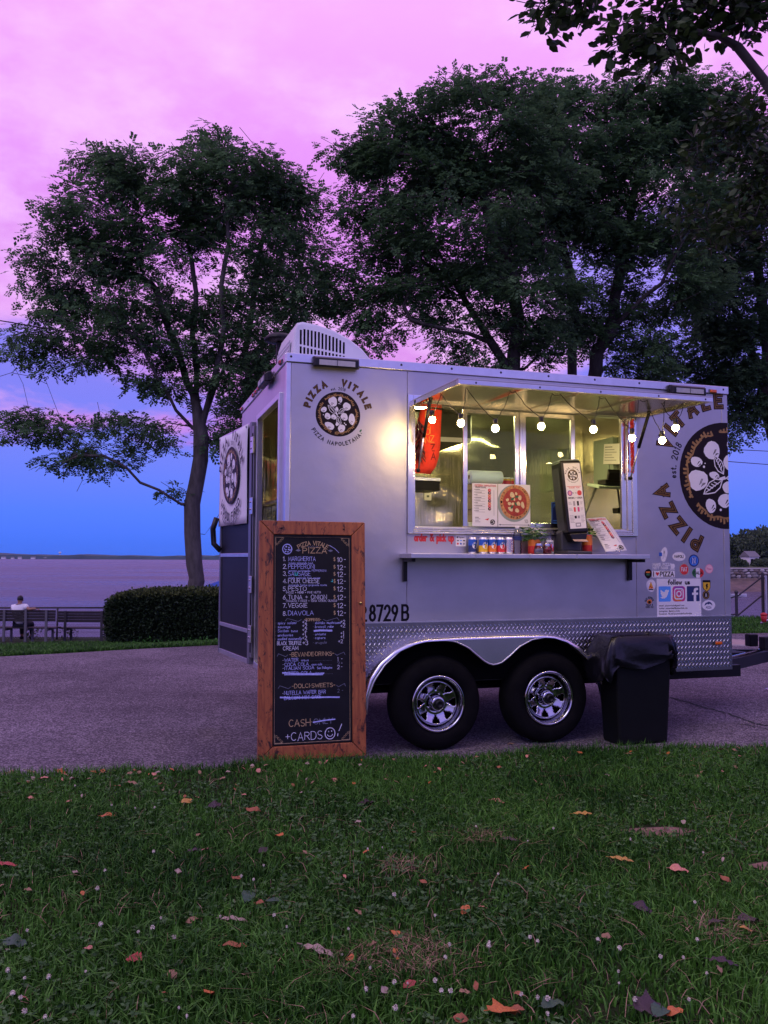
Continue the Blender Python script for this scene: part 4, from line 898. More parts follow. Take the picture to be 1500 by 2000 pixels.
# ---- lights on the trailer
def floodlight(O, X, name='floodlight'):
    O = Vector(O); X = Vector(X).normalized(); Zu = Vector((0, 0, 1)); Nn = Vector((X.y, -X.x, 0))   # Nn looks out
    w_, h_, d_ = .165, .037, .060; b = MB(); vs = []
    for k, (a, c, e2) in enumerate(((1.0, 1.0, .004), (1.0, 1.0, .035), (.93, .78, d_))):
        for i, j in ((-1, -1), (1, -1), (1, 1), (-1, 1)): vs.append(O + X * (w_ * a * i) + Zu * (h_ * c * j - .006 * k) + Nn * e2)
    fs = [(4 * k + i, 4 * k + (i + 1) % 4, 4 * k + 4 + (i + 1) % 4, 4 * k + 4 + i) for k in range(2) for i in range(4)] + [(3, 2, 1, 0), (8, 9, 10, 11)]
    f = b.add(vs, fs).build(name, M['blackp'], T, .006); c = O + Nn * (d_ + .001) - Zu * .014
    MB().obox(c, X * (w_ * .78), Nn * .002, Zu * (h_ * .50)).build('lamp_lens', M['lamp_lens'], f); MB().obox(c + Nn * .0035, X * (w_ * .015), Nn * .001, Zu * (h_ * .48)).build('lens_divider', M['grey'], f)
    return f
floodlight((.340, -.012, 2.720), (1, 0, 0)); floodlight((3.245, -.012, 2.712), (1, 0, 0)); floodlight((-.014, .66, 2.712), (0, -1, 0))
def marker(O, X, m, s_=1.0):
    O = Vector(O); X = Vector(X); Nn = Vector((X.y, -X.x, 0)); b = MB(); b.obox(O + Nn * .004, X * .036 * s_, Nn * .004, Vector((0, 0, .015 * s_))); o = b.build('marker_light', M['grey'], T, .002)
    b = MB(); vs = []
    for a, e2 in ((1, .0085), (.86, .020)):
        for i, j in ((-1, -1), (1, -1), (1, 1), (-1, 1)): vs.append(O + X * (.031 * s_ * a * i) + Vector((0, 0, .012 * s_ * a * j)) + Nn * e2)
    b.add(vs, [(0, 1, 5, 4), (1, 2, 6, 5), (2, 3, 7, 6), (3, 0, 4, 7), (4, 5, 6, 7)]).build('marker_lens', m, o, .003); return o
marker((3.508, -.0125, 2.722), (1, 0, 0), M['amber']); marker((3.52, -.0078, .685), (1, 0, 0), M['amber'])
for n in (.15, 1.12, 1.27, 1.42, 2.12): marker((-.0125, n, 2.735), (0, -1, 0), M['redlens'])

# ---- roof: air conditioner and vent cap
ac = empty('air_conditioner', (.150, .60, VR + .02), parent=T); ACW = .70
prof = [(0, 0), (.0, .06), (.02, .30), (.045, .375), (.09, .388), (.20, .375), (.34, .340), (.46, .285), (.56, .215), (.64, .13), (.685, .045), (.70, 0)]
b = MB(); rings = []
for n, ins in ((0.0, .030), (.012, .008), (.03, .0), (ACW - .03, .0), (ACW - .012, .008), (ACW, .030)): rings.append([(min(max(x, ins), .70 - ins), n, max(0, z - ins * .8) if z > 0 else 0) for x, z in prof])
m_ = len(prof); vs = [p for r_ in rings for p in r_]; fs = [(i * m_ + k, i * m_ + k + 1, (i + 1) * m_ + k + 1, (i + 1) * m_ + k) for i in range(5) for k in range(m_ - 1)] + [tuple(range(m_)), tuple(reversed(range(5 * m_, 6 * m_)))]
cov_ = b.add(vs, fs, True).build('cover', M['white'], ac); cov_.modifiers.new('edge', 'EDGE_SPLIT').split_angle = R(35)
def topz(x):
    for (x0, z0), (x1, z1) in zip(prof[3:], prof[4:]):
        if x0 <= x <= x1: return z0 + (z1 - z0) * (x - x0) / (x1 - x0)
    return .3
for k in range(13):
    x = .062 + k * .0285; t = topz(x) - .075
    for z0, z1 in ((.205 - k * .004, t + .012), (.062, .188 - k * .004)):
        if z1 - z0 > .02: MB().box((x, -.0018, z0), (x + .0145, .004, z1)).build('louvre_slot', M['dark'], ac)
MB().box((-.0015, .08, .05), (.004, ACW - .08, .25)).build('rear_grille', mat('ac_shadow_grey', (.45, .45, .50), .5), ac)
for k in range(5): MB().box((-.004, .09, .07 + k * .036), (-.0017, ACW - .09, .082 + k * .036)).build('grille_bar', M['white'], ac)
vc = empty('roof_vent', (.24, 1.62, VR), parent=T)
MB().lathe([(.03, 0), (.03, .52)], n=20).build('vent_pipe', M['black'], vc); MB().lathe([(.03, .49), (.13, .50), (.135, .52), (.10, .555), (0, .565)], n=28).build('vent_cap', M['black'], vc)

# ---- hitch and jack at the front
tg = empty('tongue', (0, 0, 0), parent=T)
for n0 in (.34, 1.83): MB().bar((3.62, n0, .41), (5.05, 1.10, .42), .055, .10).build('tongue_beam', M['black'], tg)
MB().bar((4.95, 1.10, .43), (5.35, 1.10, .45), .07, .09).build('coupler', M['black'], tg); MB().bar((3.7, .36, .475), (4.9, 1.05, .49), .012).build('brake_cable', M['chrome'], tg)
MB().box((4.05, .85, .46), (4.55, 1.35, .49)).build('battery_tray', M['black'], tg, .004)
jk = empty('tongue_jack', (5.02, 1.04, 0), parent=T)
MB().cyl((0, 0, .18), (0, 0, .80), .038, 14).build('jack_tube', M['black'], jk); MB().cyl((0, 0, .10), (0, 0, .18), .028, 12).build('jack_leg', M['chrome'], jk); MB().lathe([(0, .09), (.08, .09), (.085, .10), (0, .112)], n=16).build('jack_foot', M['chrome'], jk)
MB().cyl((0, 0, .80), (0, 0, .86), .048, 14).build('jack_head', M['black'], jk)
h = MB().tube([(-.02, -.05, .80), (-.14, -.06, .765), (-.20, -.06, .745)], .010, 8).build('crank_arm', M['chrome'], jk); MB().cyl((-.17, -.07, .755), (-.17, -.07, .815), .022, 10, .030).build('crank_knob', M['red'], h); MB().ball((-.17, -.07, .825), .033, 12, 8, sz=.6).build('crank_grip', M['red'], h)
for k, (u, n) in enumerate(((4.82, .92), (4.9, 1.2))): MB().box((u - .05, n - .04, .50), (u + .05, n + .04, .62)).build('junction_box', M['black'], jk if 0 else tg, .01)

# ---- print on the trailer side
EX, EY = (1, 0, 0), (0, 0, 1)
f = pizza_logo(Flat(), .160); f.build('round_emblem', (.366, 0, 2.362), EX, EY, T)
f = pizza_logo(Flat(), .432, bottom='PIZZA NAPOLETANA'); f.xf(lambda p: (p[0] * .225 - p[1] * .974, p[0] * .974 + p[1] * .225)); f.build('round_emblem', (3.615, 0, 2.040), EX, EY, T, clip=((L_ - .003, 0, 0), (1, 0, 0)))
for st, x0, x1 in (('22', .430, .577), ('8729', .606, .808), ('B', .846, .889)): f = Flat(); f.text(st, x0, .917, .103, M['ink'], .17, width=x1 - x0, gap=.26, cond=.62); f.build('registration_lettering', (0, 0, 0), EX, EY, T)
f = Flat()
f.text('order & pick up', .938, 1.480, .056, M['red'], .20, width=.300, rr=random.Random(1), gap=.16); f.build('order_lettering', (0, 0, 0), EX, EY, T)
f = Flat().rect(1.255, 1.443, 1.336, 1.524, M['paper'], r=.004); f.rect(1.262, 1.503, 1.273, 1.514, M['ink'], .0003); f.text('Square', 1.278, 1.503, .012, M['ink'], .14, z=.0003)
for k, m in enumerate(('grey', 'sky', 'ink')): f.rect(1.264 + .024 * k, 1.480, 1.280 + .024 * k, 1.488, M[m], .0003)
for k, m in enumerate(('red', 'blue', 'greyink')): f.rect(1.264 + .024 * k, 1.455, 1.278 + .024 * k, 1.468, M[m], .0003)
f.build('payment_sticker', (0, 0, 0), EX, EY, T)
# follow-us sheet
f = Flat().rect(2.958, .899, 3.372, 1.201, M['print_white'])
f.text('follow us', 3.165, 1.157, .034, M['ink'], .26, z=.0003, width=.200, align=.5)
f.rect(2.975, 1.020, 3.088, 1.141, M['sky'], .0003, r=.008)
bird = [(-.9, -.55), (-.55, -.72), (-.1, -.75), (.35, -.5), (.62, -.05), (.68, .32), (.92, .55), (.72, .52), (.86, .74), (.58, .62), (.35, .72), (.08, .6), (0, .3), (-.4, .42), (-.78, .72), (-.84, .40), (-.72, .18), (-.86, .2), (-.74, -.06), (-.52, -.16), (-.70, -.18), (-.45, -.42)]
f.poly([(3.031 + .047 * x, 1.080 + .048 * y) for x, y in bird], M['print_white'], .0006)
f.rect(3.104, 1.020, 3.222, 1.141, M['magenta'], .0003, r=.024); f.poly([(3.108, 1.075), (3.118, 1.028), (3.16, 1.022), (3.19, 1.024), (3.165, 1.05)], M['orange'], .0005); f.poly([(3.11, 1.12), (3.13, 1.139), (3.20, 1.139), (3.216, 1.12), (3.17, 1.11)], M['violet'], .0005)
sq = lambda r, q: [(3.163 + x, 1.0805 + y) for x, y in (lambda g: g)(sum([[(sx * (r - q) + q * math.cos(R(a0 + a * 22.5)), sy * (r - q) + q * math.sin(R(a0 + a * 22.5))) for a in range(5)] for sx, sy, a0 in ((1, 1, 0), (-1, 1, 90), (-1, -1, 180), (1, -1, 270))], []))]
g = sq(.040, .017); f.stroke(g + [g[0]], .010, M['print_white'], .0009); f.stroke(arc(3.163, 1.0805, .020, .020, 0, 360, 20), .010, M['print_white'], .0009); f.ell(3.187, 1.1045, .005, .005, M['print_white'], .0009, n=10)
f.rect(3.238, 1.020, 3.358, 1.141, M['navy'], .0003, r=.004)
f.poly([(3.302, 1.020), (3.302, 1.071), (3.287, 1.071), (3.287, 1.089), (3.302, 1.089), (3.302, 1.105), (3.308, 1.121), (3.324, 1.127), (3.345, 1.126), (3.345, 1.109), (3.332, 1.109), (3.325, 1.103), (3.325, 1.089), (3.345, 1.089), (3.342, 1.071), (3.325, 1.071), (3.325, 1.020)], M['print_white'], .0006)
for k, s_ in enumerate(('email: pizzavitale@gmail.com', 'twitter: pizzavitale1@pizzavitale.com', 'instagram: @pizza.vitale', 'facebook: fb.me/pizzavitalefoodtrailer')): f.text(s_, 2.978, .984 - k * .0215, .0125, M['ink'], .17, z=.0003, width=(.232, .262, .190, .305)[k])
f.build('social_media_sheet', (0, 0, 0), EX, EY, T)
def sticker(fn, label):
    f = Flat(); fn(f); return tag(f.build('sticker', (0, 0, 0), EX, EY, T), label)
def s1(f): f.ell(3.030, 1.392, .030, .058, M['print_white'], wob=.06, seed=2, rot=-.12); f.rect(2.985, 1.378, 3.012, 1.407, M['blue'], .0003); f.stroke([(3.02, 1.36), (3.03, 1.43), (3.04, 1.37)], .004, M['greyink'], .0003); f.ell(3.032, 1.41, .007, .012, M['greyink'], .0003, n=10)
def s2(f): f.ell(3.169, 1.376, .062, .036, M['print_white']); f.ell(3.169, 1.376, .055, .030, M['paper'], .0003); f.text('NAPOLI', 3.169, 1.367, .019, M['ink'], .2, z=.0006, align=.5)
def s3(f): f.ell(3.309, 1.344, .050, .050, M['navy']); f.ell(3.309, 1.344, .043, .043, M['blue'], .0003); f.stroke(arc(3.309, 1.344, .034, .034, 0, 360, 20), .004, M['sky'], .0005); f.stroke([(3.298, 1.322), (3.298, 1.366), (3.320, 1.322), (3.320, 1.366)], .006, M['print_white'], .0008)
def s4(f): f.text('MAKE PIZZA', 2.926, 1.303, .019, M['print_white'], .24, width=.17); f.text('NOT WAR', 2.926, 1.276, .019, M['print_white'], .24, width=.14); f.ell(3.108, 1.298, .018, .026, M['print_white'], wob=.12, seed=4); f.rect(3.082, 1.272, 3.128, 1.280, M['print_white'])
def s5(f):
    f.rect(2.918, 1.211, 3.128, 1.263, M['print_white'], r=.003); f.text('I', 2.930, 1.221, .033, M['ink'], .24, z=.0003); f.text('PIZZA', 2.992, 1.221, .033, M['ink'], .22, z=.0003, width=.124)
    f.poly([(2.966, 1.221), (2.951, 1.240), (2.952, 1.250), (2.960, 1.253), (2.966, 1.247), (2.972, 1.253), (2.980, 1.250), (2.981, 1.240)], M['red'], .0003)
def s6(f): f.ell(3.216, 1.274, .050, .052, M['greyink']); f.ell(3.216, 1.274, .040, .042, M['red'], .0003); f.text('FIAT', 3.216, 1.260, .030, M['print_white'], .14, z=.0006, align=.5, width=.052)
def s7(f):
    f.ell(3.346, 1.246, .056, .040, M['print_white'])
    e_ = [(3.346 + .056 * math.cos(R(a)), 1.246 + .040 * math.sin(R(a))) for a in range(110, 251, 10)]; f.poly(e_, M['green'], .0003); f.poly([(6.692 - x, y) for x, y in e_], M['red'], .0003); f.text('ITALIA', 3.346, 1.236, .020, M['ink'], .24, z=.0006, align=.5, width=.088)
def s8(f): f.ell(3.454, 1.278, .037, .037, M['pink']); f.ell(3.454, 1.278, .031, .031, mat('pale_pink_ink', (.80, .48, .52), .5), .0003); f.text('Pizza', 3.454, 1.272, .014, M['magenta'], .16, z=.0006, align=.5)
def s9(f): f.ell(2.882, 1.240, .034, .036, M['brown'], wob=.05, seed=6); f.rect(2.862, 1.246, 2.90, 1.258, M['orange'], .0003); f.rect(2.866, 1.226, 2.894, 1.242, M['green'], .0003)
def s10(f): f.ell(2.906, 1.148, .040, .052, M['print_white'], wob=.06, seed=8); f.poly([(2.906, 1.180), (2.882, 1.122), (2.928, 1.124)], M['orange'], .0003); f.poly([(2.906, 1.172), (2.889, 1.130), (2.922, 1.131)], M['yellow'], .0005); f.ell(2.902, 1.142, .006, .006, M['red'], .0008, n=8); f.ell(2.911, 1.134, .006, .006, M['red'], .0008, n=8); f.rect(2.884, 1.112, 2.928, 1.120, M['brown'], .0003)
def s11(f): f.poly([(3.390, 1.188), (3.464, 1.188), (3.464, 1.128), (3.452, 1.108), (3.427, 1.095), (3.402, 1.108), (3.390, 1.128)], M['ink']); f.poly([(3.394, 1.170), (3.460, 1.170), (3.460, 1.130), (3.449, 1.112), (3.427, 1.100), (3.405, 1.112), (3.394, 1.130)], M['yellow'], .0003); f.poly([(3.418, 1.116), (3.424, 1.130), (3.418, 1.142), (3.424, 1.158), (3.434, 1.162), (3.440, 1.152), (3.434, 1.148), (3.440, 1.136), (3.434, 1.126), (3.436, 1.114), (3.430, 1.124), (3.426, 1.114)], M['ink'], .0006)
def s12(f): f.ell(3.420, 1.069, .034, .034, M['ink']); f.stroke(arc(3.420, 1.069, .027, .027, 0, 360, 20), .005, M['gold'], .0003); f.poly([(3.410, 1.054), (3.430, 1.054), (3.428, 1.076), (3.42, 1.086), (3.412, 1.076)], M['greyink'], .0003)
def s13(f): f.ell(3.443, .987, .064, .042, M['print_white']); f.poly([(3.402, .985), (3.414, 1.005), (3.430, 1.010), (3.443, 1.016), (3.468, 1.008), (3.482, .984), (3.470, .990), (3.455, 1.000), (3.443, .992), (3.428, .998), (3.416, .988)], M['navy'], .0003); f.text('PIZZA', 3.443, .962, .014, M['navy'], .2, z=.0003, align=.5)
def s14(f): f.arc_text('OLD SCHOOL', 2.890, 1.018, .036, 165, 15, .014, [(.24, M['brown'], 0)]); f.ell(2.890, 1.022, .024, .018, M['orange'], wob=.05); f.ell(2.890, 1.018, .014, .010, M['brown'], .0003); f.text('PIZZA &', 2.890, .992, .012, M['ink'], .24, align=.5); f.text('OVEN CO', 2.890, .974, .012, M['ink'], .24, align=.5)
for fn, lb in ((s1, 'white teardrop sticker with a blue square'), (s2, 'white oval sticker with black letters'), (s3, 'round blue sticker with a white letter'), (s4, 'white lettering sticker in two lines'), (s5, 'white sticker with a red heart'), (s6, 'round red sticker with a grey ring'), (s7, 'oval green, white and red sticker'), (s8, 'round pink sticker'), (s9, 'dark round sticker with an orange band'), (s10, 'white sticker with a pizza slice'), (s11, 'yellow and black shield sticker'), (s12, 'small dark round sticker with a gold ring'), (s13, 'white oval sticker with a navy crest'), (s14, 'brown and orange arched sticker')): sticker(fn, lb)
# ------------------------------------------------------------------ things on, in and beside the trailer
def te(name, u, n, v, label, cat, rz=0.0, group=None): return empty(name, tw(u, n, v), YAW + rz, label, cat, group)
# banner hung on the open door
DM = TM @ Matrix.Translation((DH[0], DH[1], 0)) @ Matrix.Rotation(R(8.0), 4, 'Z')
bn = bpy.data.objects.new('banner', None); COL.objects.link(bn); bn.matrix_world = DM; bn.empty_display_size = .2
tag(bn, 'white cloth banner with a round emblem hanging on the open trailer door', 'banner')
B0, B1, BZ0, BZ1 = .075, .985, 1.640, 2.47
V = []; F = []
for j in range(13):
    for i in range(13):
        y = B0 + (B1 - B0) * i / 12; z = BZ1 + (BZ0 - BZ1) * j / 12 - .012 * math.sin(i / 12 * 3.1) * (j == 0) ; V.append((-.036 - .005 * (j / 12) ** 2 * (1 + math.sin(i * .9)) - .004 * math.sin(i * .7 + j * .4), y, z))
for j in range(12):
    for i in range(12): F.append((j * 13 + i, j * 13 + i + 1, (j + 1) * 13 + i + 1, (j + 1) * 13 + i))
cl = link('cloth', fast_mesh('cloth', np.array(V), np.array(F), mat('banner_cloth', (.72, .71, .76), .8, var=.03, vscale=4), smooth=True), bn); sm_ = cl.modifiers.new('solid', 'SOLIDIFY'); sm_.thickness = .003
f = pizza_logo(Flat(), .255, bottom=None, bold=False)
f.arc_text('WOOD FIRED', 0, 0, .365, 222, 318, .062, [(.26, M['ink'], 0)], inward=True); f.arc_text('PIZZA NAPOLETANA', 0, 0, .435, 228, 312, .036, [(.22, M['ink'], 0)], inward=True)
f.build('round_emblem', (-.0545, .53, 2.075), (0, -1, 0), (0, 0, 1), bn)
for y in (B0 + .02, B1 - .02): MB().cyl((-.046, y, BZ1 - .02), (-.040, y, BZ1 - .02), .012, 10).build('eyelet', M['chrome'], bn)

# chalk menu board leaning on the trailer corner
sb = bpy.data.objects.new('menu_board', None); COL.objects.link(sb); sb.empty_display_size = .2
tag(sb, 'tall chalk menu board in a knotty orange wood frame, leaning on the trailer', 'menu board')
sb.matrix_world = TM @ Matrix.Translation((-.197, -.150, .030)) @ Matrix.Rotation(R(-1.0), 4, 'Z') @ Matrix.Rotation(R(-3.2), 4, 'X') @ Matrix.Rotation(R(.2), 4, 'Y')
SW, SH, FWd = .728, 1.575, .094
def plank(poly): return MB().prism(poly, lambda x, y, z: (x, z, y), -.022, .022).build('frame_plank', M['wood'], sb, .004)
plank([(0, .0), (FWd, FWd), (FWd, SH - FWd), (0, SH)]); plank([(SW, 0), (SW, SH), (SW - FWd, SH - FWd), (SW - FWd, FWd)])
plank([(.003, 0), (SW - .003, 0), (SW - FWd - .002, FWd - .002), (FWd + .002, FWd - .002)]); plank([(.003, SH), (FWd + .002, SH - FWd + .002), (SW - FWd - .002, SH - FWd + .002), (SW - .003, SH)])
slate = mat('chalkboard', (.007, .0075, .011), .75, var=.35, vscale=5, spec=.25)
bd = MB().box((FWd - .01, -.006, FWd - .01), (SW - FWd + .01, .012, SH - FWd + .01)).build('slate', slate, sb)
for a, c in (((FWd + .001, -.0135, FWd + .001), (FWd + .012, -.0062, SH - FWd - .001)), ((SW - FWd - .012, -.0135, FWd + .001), (SW - FWd - .001, -.0062, SH - FWd - .001)), ((FWd + .0122, -.0135, FWd + .001), (SW - FWd - .0122, -.0062, FWd + .012)), ((FWd + .0122, -.0135, SH - FWd - .012), (SW - FWd - .0122, -.0062, SH - FWd - .001))): MB().box(a, c).build('inner_bead', M['black'], sb, .002)
CW = mat('white_chalk', (.62, .62, .78), .9, var=.25, vscale=45); CB = mat('blue_white_chalk', (.40, .43, .86), .9, var=.25, vscale=45); CO = mat('ochre_chalk', (.48, .34, .18), .9, var=.3, vscale=45); CF = mat('faint_chalk', (.16, .17, .24), .9, var=.3, vscale=60); CT = mat('teal_chalk', (.05, .45, .45), .9)
f = Flat(); rr = random.Random(4)
BX0, BX1, BY0, BY1 = FWd + .014, SW - FWd - .014, FWd + .014, SH - FWd - .014; BW = BX1 - BX0; BH = BY1 - BY0
def bx(px): return BX0 + BW * (px - 268) / (1222 - 268)                      # board columns
def by(t): return BY1 - BH * t                                              # 0 top, 1 bottom
TT = lambda y: (y - 270) / 2615                                      # rows measured down the board
def chalk(st, x, t, h, m, w=.11, wd=None, al=0, sl=0.0): f.text(st, x, by(t), h * .82, m, w * .95, jit=.05, width=wd, rr=rr, align=al, slant=sl, gap=.2)
f.arc_text('PIZZA VITALE', bx(750), by(.176), .200, 119, 61, .027, [(.15, CO, 0)]); chalk('PIZZA', bx(618), TT(476), .044, CO, .12, bx(925) - bx(618))
f.stroke([(bx(680), by(.046)), (bx(720), by(.050)), (bx(745), by(.042)), (bx(770), by(.050)), (bx(810), by(.046))], .0025, CF)
for x in (560, 975): f.poly([(bx(x - 36), by(.066)), (bx(x), by(.060)), (bx(x + 36), by(.066)), (bx(x), by(.072))], CF)
f.ell(bx(420), by(.060), .034, .036, CB); f.ell(bx(420), by(.060), .028, .030, slate, .0003)
for x, y, rx, ry, ro in BLOBS[:1] + BLOBS[2:4] + BLOBS[5:11]: f.ell(bx(420) + x * .030, by(.060) + y * .030, rx * .030, ry * .030, CB, .0006, n=8)
f.stroke([(bx(965), by(.040)), (bx(1030), by(.055)), (bx(1085), by(.076))], .003, CB)
items = [('1', 'MARGHERITA', .175, 345, 'tomato mozzarella basil', 305, '10'), ('2', 'PEPPERONI', .238, 335, 'tomato mozzarella PEPPERONI', 480, '12'), ('3', 'SAUSAGE', .293, 280, 'tomato mozzarella fresh sausage', 400, '12'), ('4', 'FOUR CHEESE', .347, 395, 'mozzarella fontina gorgonzola ricotta', 485, '12'),
         ('5', 'PESTO', .410, 230, '(MOZZ + HERB + PINE NUTS)', 440, '12'), ('6', 'TUNA + ONION', .473, 490, '(TOMATO + MOZZ + TUNA (ONION, OLIVES))', 650, '12'), ('7', 'VEGGIE', .537, 240, None, 0, '12'), ('8', 'DIAVOLA', .598, 320, None, 0, '12')]
SC = BW / (1222 - 268)
for (k, nm, t, wd, sub, sw_, pr), yy in zip(items, (580, 680, 772, 865, 965, 1075, 1180, 1280)):
    t = TT(yy); chalk(k + '.', bx(370), t, .034, CW, .12); chalk(nm, bx(435), t, .035, CB if k in '1238' else CW, .10, wd * SC)
    if sub: chalk(sub, bx(440 if k in '1234' else 408), TT(yy + (38 if k in '1234' else 34)), .016, CB if k in '1234' else CW, .13, sw_ * SC)
    chalk('$', bx(1015), t, .032, CO, .11); chalk(pr, bx(1065), t + .004, .038, CW, .11, (62 if pr == '10' else 70) * SC); chalk('-', bx(1155), t, .03, CW, .14)
f.stroke([(bx(983), by(TT(845))), (bx(1003), by(TT(850))), (bx(998), by(TT(820)))], .004, CT); f.stroke([(bx(520), by(TT(735))), (bx(522), by(TT(765))), (bx(548), by(TT(765))), (bx(548), by(TT(735)))], .006, CT, .0009)
def swirl(x0, x1, t): f.stroke([(bx(x0), by(t + .004)), (bx(x0 + (x1 - x0) * .12), by(t - .008)), (bx(x0 + (x1 - x0) * .5), by(t)), (bx(x0 + (x1 - x0) * .8), by(t + .007)), (bx(x1), by(t - .001))], .003, CF)
t = TT(1340); swirl(400, 600, t); swirl(1085, 880, t); chalk('-TOPPINGS-', bx(640), t + .006, .022, CO, .16, 210 * SC)
L1 = [('spicy salami', 230, '+2', 1390), ('sausage', 155, '+2', 1440), ('Sicilian tuna', 245, '+2', 1492), ('anchovies', 190, '+1', 1545), ('smoked mozzarella', 300, '+2', 1592)]
R1 = [('shiitake mushrooms', 330, '+2', 1395), ('broccoli rabe', 235, '+2', 1445), ('artichokes', 210, '', 1490), ('onions', 135, '+1', 1540), ('capers', 130, '+1', 1588), ('arugula', 145, '+2', 1648)]
for (s_, wd, p_, yy) in L1: chalk(s_, bx(305), TT(yy), .021, CB, .13, wd * SC, sl=.15); chalk('*', bx(280), TT(yy), .02, CF, .15); chalk(p_, bx(615), TT(yy), .029, CW, .12)
for (s_, wd, p_, yy) in R1: chalk(s_, bx(775), TT(yy), .021, CB if yy < 1640 else CF, .13, wd * SC, sl=.15); chalk('*', bx(752), TT(yy), .02, CF, .15); chalk(p_, bx(1105 - (30 if yy > 1600 else 0)), TT(yy), .029, CW, .12)
f.stroke([(bx(770), by(TT(1484))), (bx(850), by(TT(1478))), (bx(985), by(TT(1484)))], .012, CB, .0008)
chalk('BLACK TRUFFLE', bx(300), TT(1655), .028, CW, .12, 300 * SC); chalk('+3', bx(620), TT(1660), .034, CW, .12); chalk('CREAM', bx(372), TT(1722), .030, CW, .11, 190 * SC)
U = lambda y: (y + 1230) / 2615
swirl(300, 430, U(285)); swirl(1160, 1030, U(285)); chalk('-BEVANDE*DRINKS-', bx(455), U(302), .031, CO, .13, 560 * SC)
for s_, e2, yy, wd, ew, pr in (('WATER', 'aqua', 365, 170, 90, '1'), ('COCA COLA', 'coca cola', 422, 300, 130, '2'), ('ITALIAN SODA', 'San Pellegrino', 470, 370, 190, '2'), ('BITTER COLA', 'chinotto', 535, 340, 120, '')):
    chalk('*', bx(372), U(yy), .024, CW, .15); chalk(s_, bx(392), U(yy), .025, CB, .13, wd * SC); chalk(e2, bx(392 + wd + 40), U(yy), .018, CB, .14, ew * SC)
    x = 392 + wd + ew + 60
    while x < 1000: f.ell(bx(x), by(U(yy)), .0016, .0016, CF, n=6); x += 17
    if pr: chalk(pr, bx(1062), U(yy + 8), .030, CW if yy != 422 else CF, .11); chalk('-', bx(1112), U(yy), .022, CW, .15)
f.stroke([(bx(372), by(U(505))), (bx(480), by(U(515))), (bx(700), by(U(528))), (bx(880), by(U(530)))], .009, CB, .0008); f.stroke([(bx(400), by(U(530))), (bx(650), by(U(538))), (bx(870), by(U(545)))], .006, CB, .0009)
swirl(315, 470, U(688)); swirl(1165, 1050, U(688)); chalk('-DOLCI*SWEETS-', bx(485), U(702), .031, CO, .13, 545 * SC)
chalk('*', bx(372), U(780), .024, CW, .15); chalk('NUTELLA WAFER BAR', bx(390), U(782), .028, CB, .12, 520 * SC); chalk('2', bx(1062), U(780), .028, CF, .11); chalk('-', bx(1120), U(770), .022, CF, .15)
chalk('BALCONI MINI CAKE', bx(390), U(842), .026, CB, .13, 460 * SC); f.stroke([(bx(345), by(U(812))), (bx(480), by(U(822))), (bx(760), by(U(828))), (bx(950), by(U(832))), (bx(1080), by(U(838)))], .010, CB, .0008)
chalk('CASH', bx(450), U(1180), .052, CO, .10, 265 * SC); chalk('*', bx(730), U(1165), .04, CO, .12); chalk('ONLY', bx(760), U(1165), .042, CF, .12, 240 * SC); f.stroke([(bx(755), by(U(1140))), (bx(900), by(U(1122))), (bx(1025), by(U(1115)))], .008, CB, .0008)
chalk('+CARDS', bx(410), U(1355), .062, CW, .075, 455 * SC)
f.stroke(arc(bx(965), by(U(1290)), .034, .037, 80, 442, 18), .005, CW); f.stroke(arc(bx(965), by(U(1295)), .018, .017, 200, 345, 8), .004, CW); f.ell(bx(948), by(U(1265)), .003, .005, CW, n=8); f.ell(bx(985), by(U(1262)), .003, .005, CW, n=8)
f.stroke([(bx(1115), by(U(1180))), (bx(1080), by(U(1262)))], .005, CW); f.stroke([(bx(1066), by(U(1300))), (bx(1062), by(U(1325)))], .005, CW)
for cx_, cy_, sx, sy in ((BX0 + .004, BY1 - .004, 1, -1), (BX1 - .004, BY1 - .004, -1, -1), (BX0 + .004, BY0 + .004, 1, 1), (BX1 - .004, BY0 + .004, -1, 1)):
    f.stroke([(cx_ + sx * .055, cy_), (cx_, cy_), (cx_, cy_ + sy * .055)], .0025, CO)
    for k in range(4): f.stroke(arc(cx_ + sx * (.010 + .012 * k), cy_ + sy * (.044 - .012 * k), .006, .006, 0, 300, 7), .002, CO)
f.stroke([(BX0, BY0), (BX0, BY1), (BX1, BY1), (BX1, BY0), (BX0, BY0)], .0025, CO)
f.build('chalk_lettering', (0, -.006, 0), (1, 0, 0), (0, 0, 1), sb)
for x, z in ((.15, SH - .05), (SW - .15, SH - .05)): MB().cyl((x, -.022, z), (x, -.026, z), .006, 8).build('screw', M['black'], sb)
MB().cyl((SW - .035, -.022, 1.02), (SW - .035, -.034, 1.02), .009, 10).build('brass_hook', mat('brass', (.6, .45, .15), .3, 1), sb)

# string of lit bulbs under the hatch
slg = te('string_lights', 0, 0, 0, 'black string of lit globe bulbs hung along the awning hatch', 'string lights')
ATT = [(.945, -.10, 2.460), (.945, -.22, 2.458), (.945, -.50, 2.452), (1.017, -.76, 2.446), (1.322, -.76, 2.446), (1.362, -.76, 2.446), (1.63, -.76, 2.446), (1.69, -.76, 2.446), (1.987, -.76, 2.446), (2.03, -.76, 2.446), (2.30, -.76, 2.446), (2.36, -.76, 2.446), (2.50, -.76, 2.446), (2.52, -.70, 2.446), (2.66, -.76, 2.446), (2.80, -.40, 2.454)]
BU = [(.935, -.36, 2.297), (1.003, -.70, 2.226), (1.209, -.78, 2.190), (1.538, -.78, 2.220), (1.926, -.78, 2.219), (2.225, -.78, 2.176), (2.464, -.78, 2.170), (2.574, -.78, 2.262)]
HANG = [(1, 2), (2, 3), (3, 4), (5, 6), (7, 8), (9, 10), (11, 12), (13, 14)]
b = MB()
